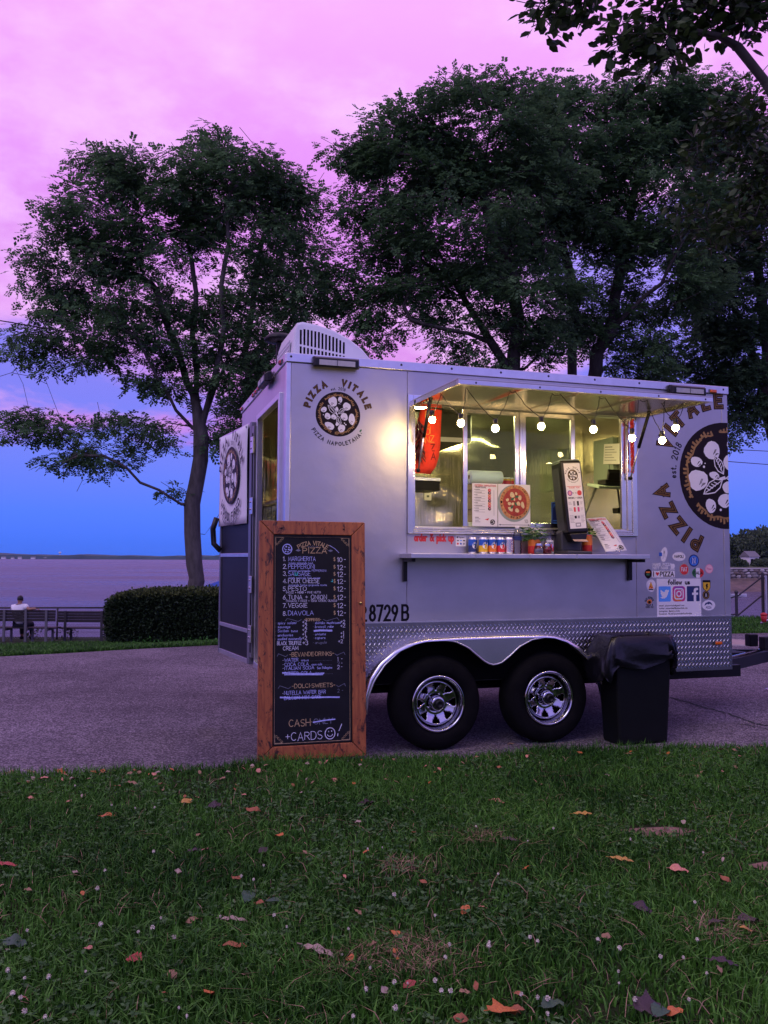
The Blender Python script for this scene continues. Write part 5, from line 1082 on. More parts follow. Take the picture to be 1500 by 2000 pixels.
def droop(a, c, s_, k=8, seed=0):
    rr = random.Random(seed); a, c = Vector(a), Vector(c); return [a.lerp(c, i / k) + Vector((rr.uniform(-.004, .004), rr.uniform(-.004, .004), -s_ * 4 * (i / k) * (1 - i / k))) for i in range(k + 1)]
for i, ((p, q), bu) in enumerate(zip(HANG, BU)):
    top = Vector(bu) + Vector((0, 0, .058)); b.tube(droop(ATT[p], top + Vector((-.006, 0, 0)), .020, seed=i), .0028, 5); b.tube(droop(ATT[q], top + Vector((.006, 0, 0)), .024, seed=i + 50), .0028, 5)
for p, q in ((0, 1), (4, 5), (6, 7), (8, 9), (10, 11), (12, 13), (14, 15)): b.tube(droop(ATT[p], ATT[q], .012, 6, p), .0028, 5)
b.build('cable', M['black'], slg)
bm_ = None; proto = None
for i, bu in enumerate(BU):
    if proto is None:
        proto = MB().ball((0, 0, 0), .0225, 16, 10, sz=1.08).build('bulb', M['bulb'], slg); MB().lathe([(.013, .020), (.014, .028), (.0165, .032), (.0165, .060), (.008, .066), (0, .066)], n=14).build('socket', M['blackp'], proto); o = proto
    else: o = copy_tree(proto, slg)
    o.location = bu
# hanging dried chillies and the red pennant in the window
pn = te('pennant', 1.0, .10, 0, 'red cloth pennant with yellow outlined letters hanging inside the serving window', 'pennant')
V = []; F = []; outl = [(2.46, -.02, .19), (2.40, -.03, .19), (2.30, -.03, .185), (2.20, -.03, .18), (2.10, -.03, .165), (2.03, -.03, .145), (1.985, -.035, .115)]
outl = [(2.455, .02, .185), (2.38, .0, .182), (2.30, -.015, .178), (2.20, -.03, .170), (2.10, -.035, .155), (2.03, -.04, .135), (1.975, -.045, .095)]
for z, x0, x1 in outl:
    for i in range(7): t = i / 6; V.append((x0 + (x1 - x0) * t, -.022 * math.sin(t * 3.14) + .01 * math.sin(z * 14), z))
for j in range(6):
    for i in range(6): F.append((j * 7 + i, j * 7 + i + 1, (j + 1) * 7 + i + 1, (j + 1) * 7 + i))
c_ = link('felt', fast_mesh('felt', np.array(V), np.array(F), mat('red_felt', (.88, .055, .025), .9, var=.1, vscale=20), smooth=True), pn); c_.modifiers.new('solid', 'SOLIDIFY').thickness = .004
f = Flat(); yel = mat('yellow_thread', (.85, .42, .06), .7)
for k, ch in enumerate('BUON'): f.text(ch, .03 if 0 else .045, 2.385 - k * .062, .046, yel, .10, rr=random.Random(2))
for k, ch in enumerate('PIZZA'): f.text(ch, .075 + .004 * k, 2.335 - k * .064, .048, M['brown'] if k > 2 else yel, .10, rr=random.Random(3))
f.build('lettering', (0, -.030, 0), (1, 0, 0), (0, 0, 1), pn)
for x in (.05, .19): MB().tube([(x, 0, 2.45), (x, .0, 2.62)], .002, 5).build('cord', M['black'], pn)
def chillies(name, u, n, z0, z1, m, label, n_, rad, seed, ln=.05):
    c = te(name, u, n, 0, label, 'chilli string'); rr = random.Random(seed); b = MB(); MB().tube([(0, 0, z0 + .05), (0, 0, z1)], .003, 5).build('cord', M['black'], c)
    for k in range(n_):
        z = z0 + (z1 - z0) * (k + .5) / n_; a = rr.uniform(0, 6.28); r = rad * rr.uniform(.5, 1.0); d = Vector((math.cos(a), math.sin(a) * .6, -.9 - rr.random() * .6)).normalized(); p = Vector((0, 0, z)); b.tube([p, p + d * ln * .5 + Vector((math.cos(a) * r * .4, math.sin(a) * r * .3, 0)), p + d * ln], [.004, .0065, .0015], 5)
    b.build('chilli', m, c)
chillies('dried_chillies', .985, .045, 2.36, 2.10, mat('dark_dried_chilli', (.10, .018, .014), .4), 'dark dried chilli string hanging in front of the red pennant', 70, .03, 1, .075)
chillies('red_chillies', 2.722, -.045, 2.45, 2.04, mat('red_chilli', (.55, .02, .02), .3, coat=.3), 'long bright red chilli string hanging down the window post beside the right gas strut', 120, .008, 2, .026)
# pizza boxes, posters, paper roll and tins on the sill inside the glass
pb = te('pizza_box_stack', 1.42, .080, 1.586, 'stack of flat cardboard pizza boxes behind the window posters', 'pizza boxes')
cb = mat('cardboard', (.40, .26, .14), .85, var=.15, vscale=8)
for k in range(7): MB().box((.01 + .004 * (k % 3), .002 * (k % 2), .0005 + k * .047), (.42 + .003 * (k % 2), .17, .0455 + k * .047)).build('pizza_box', cb, pb, .002)
mp_ = te('menu_poster', 1.372, -.036, 1.590, 'white printed menu poster with a column of small pizzas, left poster in the window', 'poster')
MB().box((0, 0, 0), (.200, .004, .315)).build('sheet', M['paper'], mp_)
def menu_print(f, w, h, rd=M['red'], lines=9):
    f.text('PIZZERIA NAPOLETANA', .02, h * .93, .012, rd, .2, width=w * .84); f.text('TRADITIONAL', .02, h * .89, .010, M['ink'], .2, width=w * .45)
    for k in range(lines):
        y = h * (.83 - .062 * k); f.rect(.012, y + .006, w * .10, y + .010, M['greyink']); f.rect(w * .11, y + .006, w * (.30 + .1 * math.sin(k * 2.3)), y + .0095, M['ink']); f.rect(w * .11, y - .002, w * .50, y + .0005, M['greyink'])
        if k < 8: f.ell(w * .68, y + .004, .0125, .0125, (M['red'], M['brown'], M['orange'])[k % 3] if k != 1 else M['brown'], n=14); f.ell(w * .68 + .002, y + .005, .006, .006, M['pink'], .0003, n=9)
    f.rect(w * .85, h * .25, w * .865, h * .85, M['greyink'])
    for k in range(4): f.rect(w * .10, h * (.20 - .035 * k), w * (.25 + .06 * (k % 2)), h * (.20 - .035 * k) + .004, M['ink'] if k == 0 else M['greyink'])
    f.poly([(w * .48, h * .16), (w * .66, h * .19), (w * .62, h * .14)], M['red']); f.ell(w * .80, h * .10, .020, .020, M['ink'], n=18)
    for x, y, rx, ry, ro in BLOBS[:4] + BLOBS[7:11]: f.ell(w * .80 + x * .018, h * .10 + y * .018, rx * .018, ry * .018, M['paper'], .0004, n=7)
    return f
menu_print(Flat(), .200, .315).build('menu_print', (0, -.0002, 0), (1, 0, 0), (0, 0, 1), mp_)
pp = te('pizza_poster', 1.578, -.036, 1.590, 'white poster with a large photographed pizza, right poster in the window', 'poster')
MB().box((0, 0, 0), (.262, .004, .315)).build('sheet', M['paper'], pp)
f = Flat(); cx_, cy_ = .133, .178; crust = mat('pizza_crust_print', (.50, .23, .07), .5, var=.55, vscale=60); sauce = mat('pizza_sauce_print', (.36, .035, .015), .5, var=.4, vscale=50); cheese = mat('pizza_cheese_print', (.72, .58, .30), .5, var=.15, vscale=70)
f.ell(cx_ - .004, cy_ - .004, .135, .138, M['panelgreen'], n=40); f.ell(cx_ + .004, cy_ + .004, .124, .128, crust, .0003, n=40, wob=.012, seed=2); f.ell(cx_ + .004, cy_ + .004, .098, .102, sauce, .0006, n=34, wob=.02, seed=5)
rr = random.Random(9)
for k in range(20): a = rr.uniform(0, 6.28); f.ell(cx_ + .004 + .112 * math.cos(a), cy_ + .004 + .115 * math.sin(a), rr.uniform(.003, .009), rr.uniform(.003, .006), M['brown'], .0009, n=8, rot=a, wob=.2, seed=k)
for x, y, rx, ry, ro in BLOBS: f.ell(cx_ + .004 + x * .098, cy_ + .004 + y * .098, rx * .095, ry * .095, cheese, .0009, n=12, rot=ro, wob=.10, seed=int(x * 100) % 17)
for x, y, a in ((-.2, .3, .5), (.1, -.1, 2), (-.25, -.35, 1), (.2, .5, .2)): f.ell(cx_ + x * .09, cy_ + y * .09, .016, .008, M['green'], .0012, n=10, rot=a)
f.text('10"', .215, .030, .024, M['ink'], .1); f.stroke([(.012, .014), (.248, .014)], .0025, M['ink']); f.poly([(.006, .014), (.018, .020), (.018, .008)], M['ink'], .0004); f.poly([(.256, .014), (.244, .020), (.244, .008)], M['ink'], .0004)
f.build('pizza_print', (0, -.0002, 0), (1, 0, 0), (0, 0, 1), pp)
pr = te('paper_towel_roll', 1.425, .15, 1.916 + .052, 'white paper towel roll lying on the pizza boxes', 'paper roll')
MB().lathe([(.018, 0), (.050, 0), (.052, .004), (.052, .258), (.050, .262), (.018, .262)], axis=(1, 0, 0), n=28).build('paper', M['paper'], pr); MB().lathe([(.018, .0), (.018, .262), (.016, .262), (.016, .0)], axis=(1, 0, 0), n=16).build('core', cb, pr)
def tin(u, n, v, r, h, body, band, name, label, cat, group=None):
    t = te(name, u, n, v, label, cat, group=group); MB().lathe([(0, 0), (r * .94, 0), (r, .004), (r, h - .004), (r * .94, h), (r * .90, h - .003), (0, h - .003)], n=24).build('tin_body', M['alu_trim'], t)
    l = MB().lathe([(r * 1.008, .008), (r * 1.008, h - .010)], n=24).build('paper_label', body, t); MB().lathe([(r * 1.015, h * .62), (r * 1.015, h * .84)], n=24).build('label_band', band, l); return t
for k, u in enumerate((1.70, 1.755, 1.82)): tin(u, .18, 1.916, .027, .060, M['red'], M['yellow'], 'tomato_tin', ('small red tin beside the paper towel roll', 'small red tin in the middle of three behind the window stile', 'small red tin nearest the pale box end')[k], 'tin', 'red tomato tins on the pizza boxes')
bs = te('blue_notice', 2.04, .006, 1.60, 'dark blue notice sign standing at the window foot behind the napkin dispenser', 'sign')
MB().box((0, 0, 0), (.150, .005, .185)).build('board', M['navy'], bs, .002); f = Flat(); f.text('PERMIT', .020, .145, .022, M['sky'], .15); f.text('1', .06, .09, .030, M['sky'], .15); f.rect(.015, .04, .13, .046, M['sky']); f.rect(.015, .022, .11, .028, M['sky']); f.stroke([(.004, .004), (.146, .004), (.146, .181), (.004, .181), (.004, .004)], .003, M['sky']); f.build('lettering', (0, -.0002, 0), (1, 0, 0), (0, 0, 1), bs)
ntc = te('paper_notice', L_ - .135, 1.62, 2.30, 'pale printed notice pinned over the grey-green breaker panel', 'notice'); ntc.rotation_euler.z = YAW - R(90); ntc.rotation_euler.y = R(6)
MB().box((-.02, -.003, 0), (.27, 0, .20)).build('sheet', M['paper'], ntc); f = Flat()
for k in range(6): f.rect(.0, .165 - .026 * k, .13 + .08 * ((k * 37) % 3) / 2, .172 - .026 * k, M['greyink'] if k else M['ink'])
f.build('print', (0, -.0032, 0), (1, 0, 0), (0, 0, 1), ntc)
tb = te('tablet_stand', 3.05, 1.05, 0, 'dark tablet till on an adjustable arm inside the serving window', 'tablet stand')
MB().obox((.16, .0, 2.02), (.17, 0, .0), (0, .10, .02), (0, 0, .012)).build('shelf_plate', M['panelgreen'], tb, .004); MB().obox((.18, 0, 2.055), (.10, 0, 0), (0, .07, 0), (0, 0, .022)).build('till', M['blackp'], tb, .008); MB().obox((.20, -.05, 2.11), (.085, 0, 0), (0, .012, .02), (0, -.012, .045)).build('screen', M['blackp'], tb, .004)
MB().bar((.02, 0, 2.0), (-.32, -.3, 1.66), .016).build('arm', M['black'], tb); MB().bar((-.32, -.3, 1.66), (-.32, -.3, 1.40), .024).build('arm_post', M['black'], tb); MB().obox((.26, -.02, 1.80), (.05, 0, 0), (0, .05, 0), (0, 0, .025)).build('card_reader', M['black'], tb, .005); MB().bar((.25, .0, 2.0), (.26, -.02, 1.82), .012).build('reader_arm', M['black'], tb)
MB().bar((-.32, -.3, 1.40), (-.32, .55, 1.385), .02).build('arm_foot', M['black'], tb)
ap = te('apron', .06, 1.02, 0, 'black apron hanging inside the open trailer doorway', 'apron')
V = []; F = []
for j in range(9):
    for i in range(9): t = i / 8; z = 2.10 - j * .13; w_ = .16 + .14 * min(1, j / 4); V.append((.12 + .04 * math.sin(t * 9 + j * .3) * min(1, j / 3) , -.0 + (t - .5) * 2 * w_, z))
for j in range(8):
    for i in range(8): F.append((j * 9 + i, j * 9 + i + 1, (j + 1) * 9 + i + 1, (j + 1) * 9 + i))
c_ = link('cloth', fast_mesh('cloth', np.array(V), np.array(F), mat('black_cloth', (.012, .012, .014), .55, var=.2, vscale=20), smooth=True), ap); c_.modifiers.new('solid', 'SOLIDIFY').thickness = .005
MB().tube([(.12, 0, 2.06), (.10, .0, 2.30)], .006, 6).build('neck_strap', M['black'], ap)

# ---- on the counter (top at 1.388)
CT_ = 1.3885
def soda(u, n, lower, label, cola=False, r=.0325, h=.120):
    c = te('soda_can', u, n, CT_, label, 'can', rz=RND.uniform(-.25, .25), group='soda cans on the counter')
    bodym = M['blue'] if not cola else mat('can_silver', (.72, .72, .74), .25, .9)
    MB().lathe([(0, .003), (r * .75, 0), (r * .82, .003), (r, .012), (r, h - .014), (r * .82, h - .003), (r * .80, h), (r * .76, h - .004), (0, h - .004)], n=28).build('can_body', M['alu_trim'], c)
    MB().lathe([(r * 1.004, .013), (r * 1.004, h - .016)], n=28).build('can_print', bodym, c)
    if not cola:
        l = MB().lathe([(r * 1.010, .013), (r * 1.010, h * .50)], n=28).build('lower_print', lower, c)
        f = Flat().ell(0, h * .52, .021, .027, M['paper'], n=20, rot=-.4); f.ell(.004, h * .49, .010, .011, lower, .0004, n=14); f.ell(-.007, h * .56, .006, .004, M['green'], .0004, n=8, rot=.5); f.ell(.003, h * .70, .013, .006, M['navy'], .0004, n=12)
        f.build('fruit_print', (0, 0, 0), (1, 0, 0), (0, 0, 1), c, bend=lambda q, z: Vector((math.sin(q.x / r) * (r * 1.012 + z), -math.cos(q.x / r) * (r * 1.012 + z), q.z)))
    else:
        f = Flat().rect(-.002, .014, .022, h - .016, M['red']); f.text('COLA', .0, .0, .016, M['paper'], .16, .0004); f.polys = [([(p[0], p[1]) for p in pts], m, z) if z < .0003 else ([(.017 - p[1], .028 + p[0] * 1.2) for p in pts], m, z) for pts, m, z in f.polys]
        f.build('side_print', (0, 0, 0), (1, 0, 0), (0, 0, 1), c, bend=lambda q, z: Vector((math.sin(q.x / r) * (r * 1.010 + z), -math.cos(q.x / r) * (r * 1.010 + z), q.z)))
    MB().obox((0, -.006, h - .002), (.006, 0, 0), (0, .011, 0), (0, 0, .0008)).build('pull_tab', M['alu_trim'], c); return c
soda(1.365, -.055, M['navy'], 'dark blue can half hidden behind the yellow soda can')
soda(1.428, -.100, M['yellow'], 'blue soda can with a yellow lemon lower half'); soda(1.496, -.102, M['orange'], 'blue soda can with an orange lower half'); soda(1.564, -.098, M['red'], 'blue soda can with a red lower half'); soda(1.630, -.104, M['red'], 'silver cola can with a red side stripe beside the water bottle', True, h=.122)
wb = te('water_bottle', 1.700, -.10, CT_, 'clear plastic water bottle with a dark neck label beside the cans', 'bottle')
MB().lathe([(0, .002), (.030, 0), (.032, .010), (.030, .022), (.032, .034), (.030, .046), (.032, .058), (.030, .070), (.032, .082), (.032, .125), (.030, .140), (.018, .168), (.013, .178), (.013, .192)], n=24).build('bottle_body', M['jar'], wb)
MB().lathe([(.0325, .100), (.0325, .128)], n=24).build('neck_label', M['navy'], wb); MB().lathe([(.015, .186), (.015, .200), (.013, .202), (0, .202)], n=16).build('cap', M['paper'], wb)
def leafy(name, o, m, n_, rad, hh, seed, parent, ls=.028):
    rr = random.Random(seed); b = MB()
    for k in range(n_):
        a = rr.uniform(0, 6.28); q = rr.random() ** .5; p = Vector((math.cos(a) * rad * q, math.sin(a) * rad * q, hh * (rr.random() ** .7) * (1.1 - q * .5))); d = Vector((math.cos(a + rr.uniform(-.8, .8)), math.sin(a + rr.uniform(-.8, .8)), rr.uniform(-.35, .5))).normalized(); s_ = d.cross(Vector((rr.uniform(-.3, .3), rr.uniform(-.3, .3), 1))).normalized(); l = ls * rr.uniform(.7, 1.3); w_ = l * .32; u_ = d.cross(s_) * l * .12
        b.add([p, p + d * l * .45 + s_ * w_ + u_, p + d * l, p + d * l * .45 - s_ * w_ + u_, p + d * l * .5], [(0, 4, 1), (1, 4, 2), (2, 4, 3), (3, 4, 0)])
        if k % 5 == 0: b.tube([Vector((p.x * .2, p.y * .2, 0)), p], .0015, 4, False)
    return b.build(name, m, parent)
pt = te('potted_basil', 1.845, -.085, CT_, 'green basil plant growing in an orange and red tomato tin', 'plant')
MB().lathe([(0, 0), (.046, 0), (.047, .105), (.044, .107), (.043, .095), (0, .095)], n=26).build('tin', M['red'], pt); MB().lathe([(.0475, .060), (.0475, .104)], n=26).build('tin_band', M['orange'], pt)
MB().lathe([(0, .0965), (.0425, .0965)], n=20).build('soil', M['dark'], pt); l = leafy('leaves', None, M['herb'], 150, .075, .135, 5, pt, .036); l.location.z = .096
for u, n, fill, lb in ((1.835, -.175, M['greyink'], 'glass shaker jar of grey oregano in front of the basil tin'), (1.905, -.170, mat('pepper_flakes', (.30, .03, .02), .8, var=.5, vscale=90), 'glass shaker jar of red pepper flakes in front of the basil')):
    j = te('shaker_jar', u, n, CT_, lb, 'jar'); MB().lathe([(0, .0), (.026, 0), (.033, .006), (.035, .030), (.030, .052), (.024, .058), (.024, .064)], n=20).build('glass', M['jar'], j); MB().lathe([(0, .004), (.024, .004), (.031, .009), (.032, .028), (.030, .038), (0, .040)], n=18).build('spice', fill, j)
    MB().lathe([(.026, .060), (.026, .074), (.022, .080), (0, .081)], n=18).build('lid', M['chrome'], j)
pk = te('snack_packet', 1.955, -.11, CT_, 'white packet with red print and a gathered clear top beside the dispenser', 'packet')
b = MB(); vs = []
for k, (w_, d_, z) in enumerate(((.034, .022, 0), (.038, .026, .02), (.038, .025, .085), (.034, .020, .110), (.012, .010, .130), (.022, .014, .158))): vs += [(w_ * math.cos(2 * math.pi * i / 10), d_ * math.sin(2 * math.pi * i / 10), z) for i in range(10)]
b.add(vs, [(k * 10 + i, k * 10 + (i + 1) % 10, (k + 1) * 10 + (i + 1) % 10, (k + 1) * 10 + i) for k in range(5) for i in range(10)] + [tuple(reversed(range(10)))], True).build('wrapper', M['jar'], pk)
MB().box((-.028, -.020, .004), (.028, .018, .105)).build('contents', M['paper'], pk, .008); Flat().rect(-.024, .02, .024, .055, M['red']).ell(.006, .06, .016, .014, M['red'], .0003, wob=.1).rect(-.02, .080, .02, .086, M['ink']).build('front_print', (0, -.0205, 0), (1, 0, 0), (0, 0, 1), pk)
# napkin dispenser
nd_ = te('napkin_dispenser', 2.140, -.135, CT_, 'tall black tower napkin dispenser with a printed face on the counter', 'dispenser')
gp = mat('dispenser_grey', (.045, .048, .054), .5, var=.12, vscale=14)
base = [(-.110, .0), (.105, .0), (.105, .016), (-.110, .020)]
MB().prism([(-.110, 0), (.100, 0), (.103, .012), (.096, .022), (-.104, .026)], lambda x, y, z: (x, z, y), -.105, .10).build('base', gp, nd_, .006)
MB().box((-.092, .010, .022), (.078, .095, .175)).build('back_stand', gp, nd_, .012)
# tower: leans a little back to the left, seen from the front
lean = Matrix.Rotation(R(-4.0), 4, 'Y') @ Matrix.Rotation(R(-4.5), 4, 'X')
tz = empty('tower', (.012, -.005, .150), parent=nd_); tz.rotation_euler = (R(-5), R(-3.5), 0)
MB().box((-.088, -.062, .0), (.084, .095, .548)).build('tower_shell', M['blackp'], tz, .016, 3)
MB().box((-.089, -.02, .03), (-.0875, .085, .50)).build('side_panel', gp, tz, .004); MB().box((-.080, -.05, .5485), (.076, .090, .556)).build('top_cap', M['panelgreen'], tz, .003)
MB().prism([(-.080, 0), (-.055, -.055), (.055, -.055), (.078, 0)], lambda x, y, z: (x, z, y), -.060, .085).build('mouth', M['blackp'], tz, .006)
f = Flat().rect(-.068, .035, .068, .525, M['paper'], r=.003)
lg = pizza_logo(Flat(), .042, wt=True, bottom='PIZZA NAPOLETANA', bold=False, detail=False, white=M['paper']); f.polys += [([(x, y + .435) for x, y in p], m, z + .0004) for p, m, z in lg.polys]
f.rect(-.060, .348, .060, .351, M['red'], .0004); f.text('THANK YOU', 0, .335, .010, M['red'], .2, z=.0004, align=.5, width=.09); f.ell(-.040, .300, .020, .021, M['violet'], .0004, n=18); f.ell(-.040, .300, .013, .014, M['pink'], .0007, n=14); f.ell(.040, .300, .019, .020, M['red'], .0004, n=18); f.text('10" - 12"', 0, .296, .009, M['ink'], .18, z=.0004, align=.5, width=.035)
f.text('DRINKS + SODA', 0, .258, .011, M['ink'], .24, z=.0004, align=.5, width=.116)
for k, y in enumerate((.205, .160)):
    f.rect(-.022, y, -.006, y + .034, (M['greyink'], M['red'])[k], .0004); f.rect(.010, y, .026, y + .034, (M['brown'], M['magenta'])[k], .0004)
    for q in range(3): f.rect(-.062, y + .026 - .008 * q, -.040 + .004 * q, y + .0285 - .008 * q, M['greyink'], .0004); f.rect(.036, y + .026 - .008 * q, .058 - .003 * q, y + .0285 - .008 * q, M['greyink'], .0004)
for q in range(6): f.rect(-.062, .130 - .010 * q, -.030 + .006 * (q % 2), .133 - .010 * q, M['greyink'], .0004); f.rect(.030, .130 - .010 * q, .060 - .006 * (q % 2), .133 - .010 * q, M['greyink'], .0004)
f.rect(-.022, .110, -.004, .130, M['ink'], .0004); f.rect(.004, .110, .022, .130, M['greyink'], .0004); f.rect(-.02, .048, .024, .078, M['greyink'], .0004); f.rect(-.012, .056, .016, .070, M['paper'], .0007)
f.build('face_print', (0, -.0625, 0), (1, 0, 0), (0, 0, 1), tz)
V = [(-.055, -.085, -.058), (.060, -.082, -.068), (.056, -.02, -.030), (-.058, -.02, -.026), (-.056, -.055, -.040), (.058, -.055, -.046)]
MB().add(V, [(0, 1, 5, 4), (4, 5, 2, 3)]).build('napkin', mat('brown_napkin', (.50, .36, .26), .9), tz).modifiers.new('solid', 'SOLIDIFY').thickness = .003
rt_ = te('herb_tin', 2.305, -.06, CT_, 'red and orange tomato tin with a sprig of basil right of the dispenser', 'plant')
MB().lathe([(0, 0), (.037, 0), (.038, .145), (.035, .147), (.034, .14), (0, .14)], n=24).build('tin', M['red'], rt_); MB().lathe([(.0385, .070), (.0385, .140)], n=24).build('tin_band', M['orange'], rt_); l = leafy('leaves', None, M['herb'], 26, .045, .05, 8, rt_, .05); l.location.z = .14
ms = te('menu_sheet', 2.37, -.13, CT_, 'curved white menu sheet propped on a wire stand at the counter end', 'menu')
V = []; F = []
for j in range(11):
    t = j / 10; z = .020 + .255 * t; y = -.055 + .155 * t + .03 * math.sin(t * 3.14); xs_ = .015 - .075 * t + .030 * math.sin(t * 3.14)
    for i in range(5): V.append((xs_ + i / 4 * .185 - (.012 * t * i / 4), y, z + .012 * (i / 4)))
for j in range(10):
    for i in range(4): F.append((j * 5 + i, j * 5 + i + 1, (j + 1) * 5 + i + 1, (j + 1) * 5 + i))
c_ = link('sheet', fast_mesh('sheet', np.array(V), np.array(F), M['paper'], smooth=True), ms); c_.modifiers.new('solid', 'SOLIDIFY').thickness = .0015
def msb(q, z):
    t = min(1, max(0, (q.z - 0) / .285)); i = q.x / .185; return Vector((.015 - .075 * t + .030 * math.sin(t * 3.14) + q.x - .012 * t * i, -.055 + .155 * t + .03 * math.sin(t * 3.14) - .002 - z, .020 + .255 * t + .012 * i))
menu_print(Flat(), .185, .285).build('menu_print', (0, 0, 0), (1, 0, 0), (0, 0, 1), ms, bend=msb)
MB().tube([(.12 + .018 * math.cos(R(a)), -.062, .030 + .018 * math.sin(R(a))) for a in range(0, 360, 24)], .0025, 6, closed=True).build('wire_ring', M['chrome'], ms); MB().tube([(.12, -.062, .012), (.13, -.07, .003), (.15, .02, .002), (.09, .06, .002), (.09, .07, .16)], .0025, 6).build('wire_stand', M['chrome'], ms)

# rubbish bin with its liner in front of the skirt
tc_ = te('trash_bin', 2.60, -.215, 0, 'black slim rubbish bin with a black bag over its rim beside the trailer wheel', 'bin')
bp_ = mat('bin_plastic', (.0035, .0045, .004), .55, spec=.2, var=.2, vscale=8, bump=.03, bscale=30)
def frus(w0, d0, z0, w1, d1, z1): return [(-w0, -d0, z0), (w0, -d0, z0), (w0, d0, z0), (-w0, d0, z0), (-w1, -d1, z1), (w1, -d1, z1), (w1, d1, z1), (-w1, d1, z1)]
BF = [(3, 2, 1, 0), (0, 1, 5, 4), (1, 2, 6, 5), (2, 3, 7, 6), (3, 0, 4, 7)]
MB().add(frus(.208, .110, .004, .240, .135, .775), BF).build('bin_body', bp_, tc_, .02)
MB().add(frus(.180, .085, .78, .18, .085, .20), [(0, 1, 5, 4), (1, 2, 6, 5), (2, 3, 7, 6), (3, 0, 4, 7), (4, 5, 6, 7)]).build('bin_inside', M['dark'], tc_)
b = MB(); rr = random.Random(31); ring = []; NS = 44; prof_ = [(.80, .90, .760), (.93, .95, .792), (1.00, 1.0, .800), (1.05, 1.06, .785), (1.06, 1.08, .73), (1.06, 1.08, .66), (1.08, 1.10, .60), (1.05, 1.07, .56), (1.01, 1.03, .545)]
for j, (kx, ky, z) in enumerate(prof_):
    for i in range(NS):
        t = 2 * math.pi * i / NS; c_, s_ = math.cos(t), math.sin(t); x = .240 * math.copysign(abs(c_) ** .28, c_); y = .135 * math.copysign(abs(s_) ** .28, s_); q = (0 if j < 3 else .010 * min(3, j - 2)) * math.sin(i * 2.3 + j * .9) + rr.uniform(-.004, .004) * (j > 2); zz = z + (rr.uniform(-.012, .012) if j > 3 else 0) + (-.06 * math.sin(t * 2 + 1) + .03 * math.sin(i * 1.1) if j > 5 else 0)
        left = .075 * max(0, -c_) * smooth(2, 6, j) ; ring.append((x * kx + math.copysign(q, x) - left, y * ky + math.copysign(q, y), zz - .25 * left))
b.add(ring, [(j * NS + i, j * NS + (i + 1) % NS, (j + 1) * NS + (i + 1) % NS, (j + 1) * NS + i) for j in range(len(prof_) - 1) for i in range(NS)], True)
b.build('bin_bag', mat('bin_liner', (.004, .004, .006), .32, bump=.35, bscale=22, spec=.4), tc_)
# ------------------------------------------------------------------ trees
FROND = None
def fronds(P, D, size, nl=6, rng=NP, wid=.32, drop=.25):
    """P origins, D directions: pinnate sprays of narrow leaflets, each a rhombus"""
    n = len(P); D = D / np.linalg.norm(D, axis=1, keepdims=True)
    up = np.tile([0., 0., 1.], (n, 1)) + rng.normal(0, .35, (n, 3)); Sx = np.cross(D, up); Sx /= np.linalg.norm(Sx, axis=1, keepdims=True) + 1e-9; U = np.cross(Sx, D)
    L = (size * rng.uniform(.65, 1.3, n))[:, None]; Vs = []
    for k in range(nl):
        t = .18 + .82 * (k // 2 + .5 * (k % 2)) / (nl / 2); s_ = 1 if k % 2 else -1
        o_ = P + D * L * t - np.array([0, 0, 1.]) * L * drop * t * t
        d = D * .62 + Sx * s_ * .78 - U * rng.uniform(0, .35, (n, 1)); l = L * .44 * rng.uniform(.7, 1.15, (n, 1)); w_ = np.cross(d, U); w_ /= np.linalg.norm(w_, axis=1, keepdims=True) + 1e-9
        Vs += [o_, o_ + d * l * .5 + w_ * l * wid, o_ + d * l, o_ + d * l * .5 - w_ * l * wid]
    V = np.stack(Vs, 1).reshape(-1, 3); F = np.arange(n * nl * 4).reshape(-1, 4)
    return V, F
def leaves_big(P, D, size, rng=NP):
    n = len(P); D = D / np.linalg.norm(D, axis=1, keepdims=True); up = rng.normal(0, .6, (n, 3)) + np.array([0, 0, .6]); Sx = np.cross(D, up); Sx /= np.linalg.norm(Sx, axis=1, keepdims=True) + 1e-9; U = np.cross(Sx, D); L = (size * rng.uniform(.6, 1.25, n))[:, None]
    V = np.stack([P, P + D * L * .28 + Sx * L * .27 + U * L * .05, P + D * L * .66 + Sx * L * .25 + U * L * .05, P + D * L, P + D * L * .66 - Sx * L * .25 + U * L * .05, P + D * L * .28 - Sx * L * .27 + U * L * .05], 1).reshape(-1, 3)
    b = np.arange(n)[:, None] * 6; F = np.concatenate([b + np.array([[0, 1, 2, 3]]), b + np.array([[0, 3, 4, 5]])], 0)
    return V, F
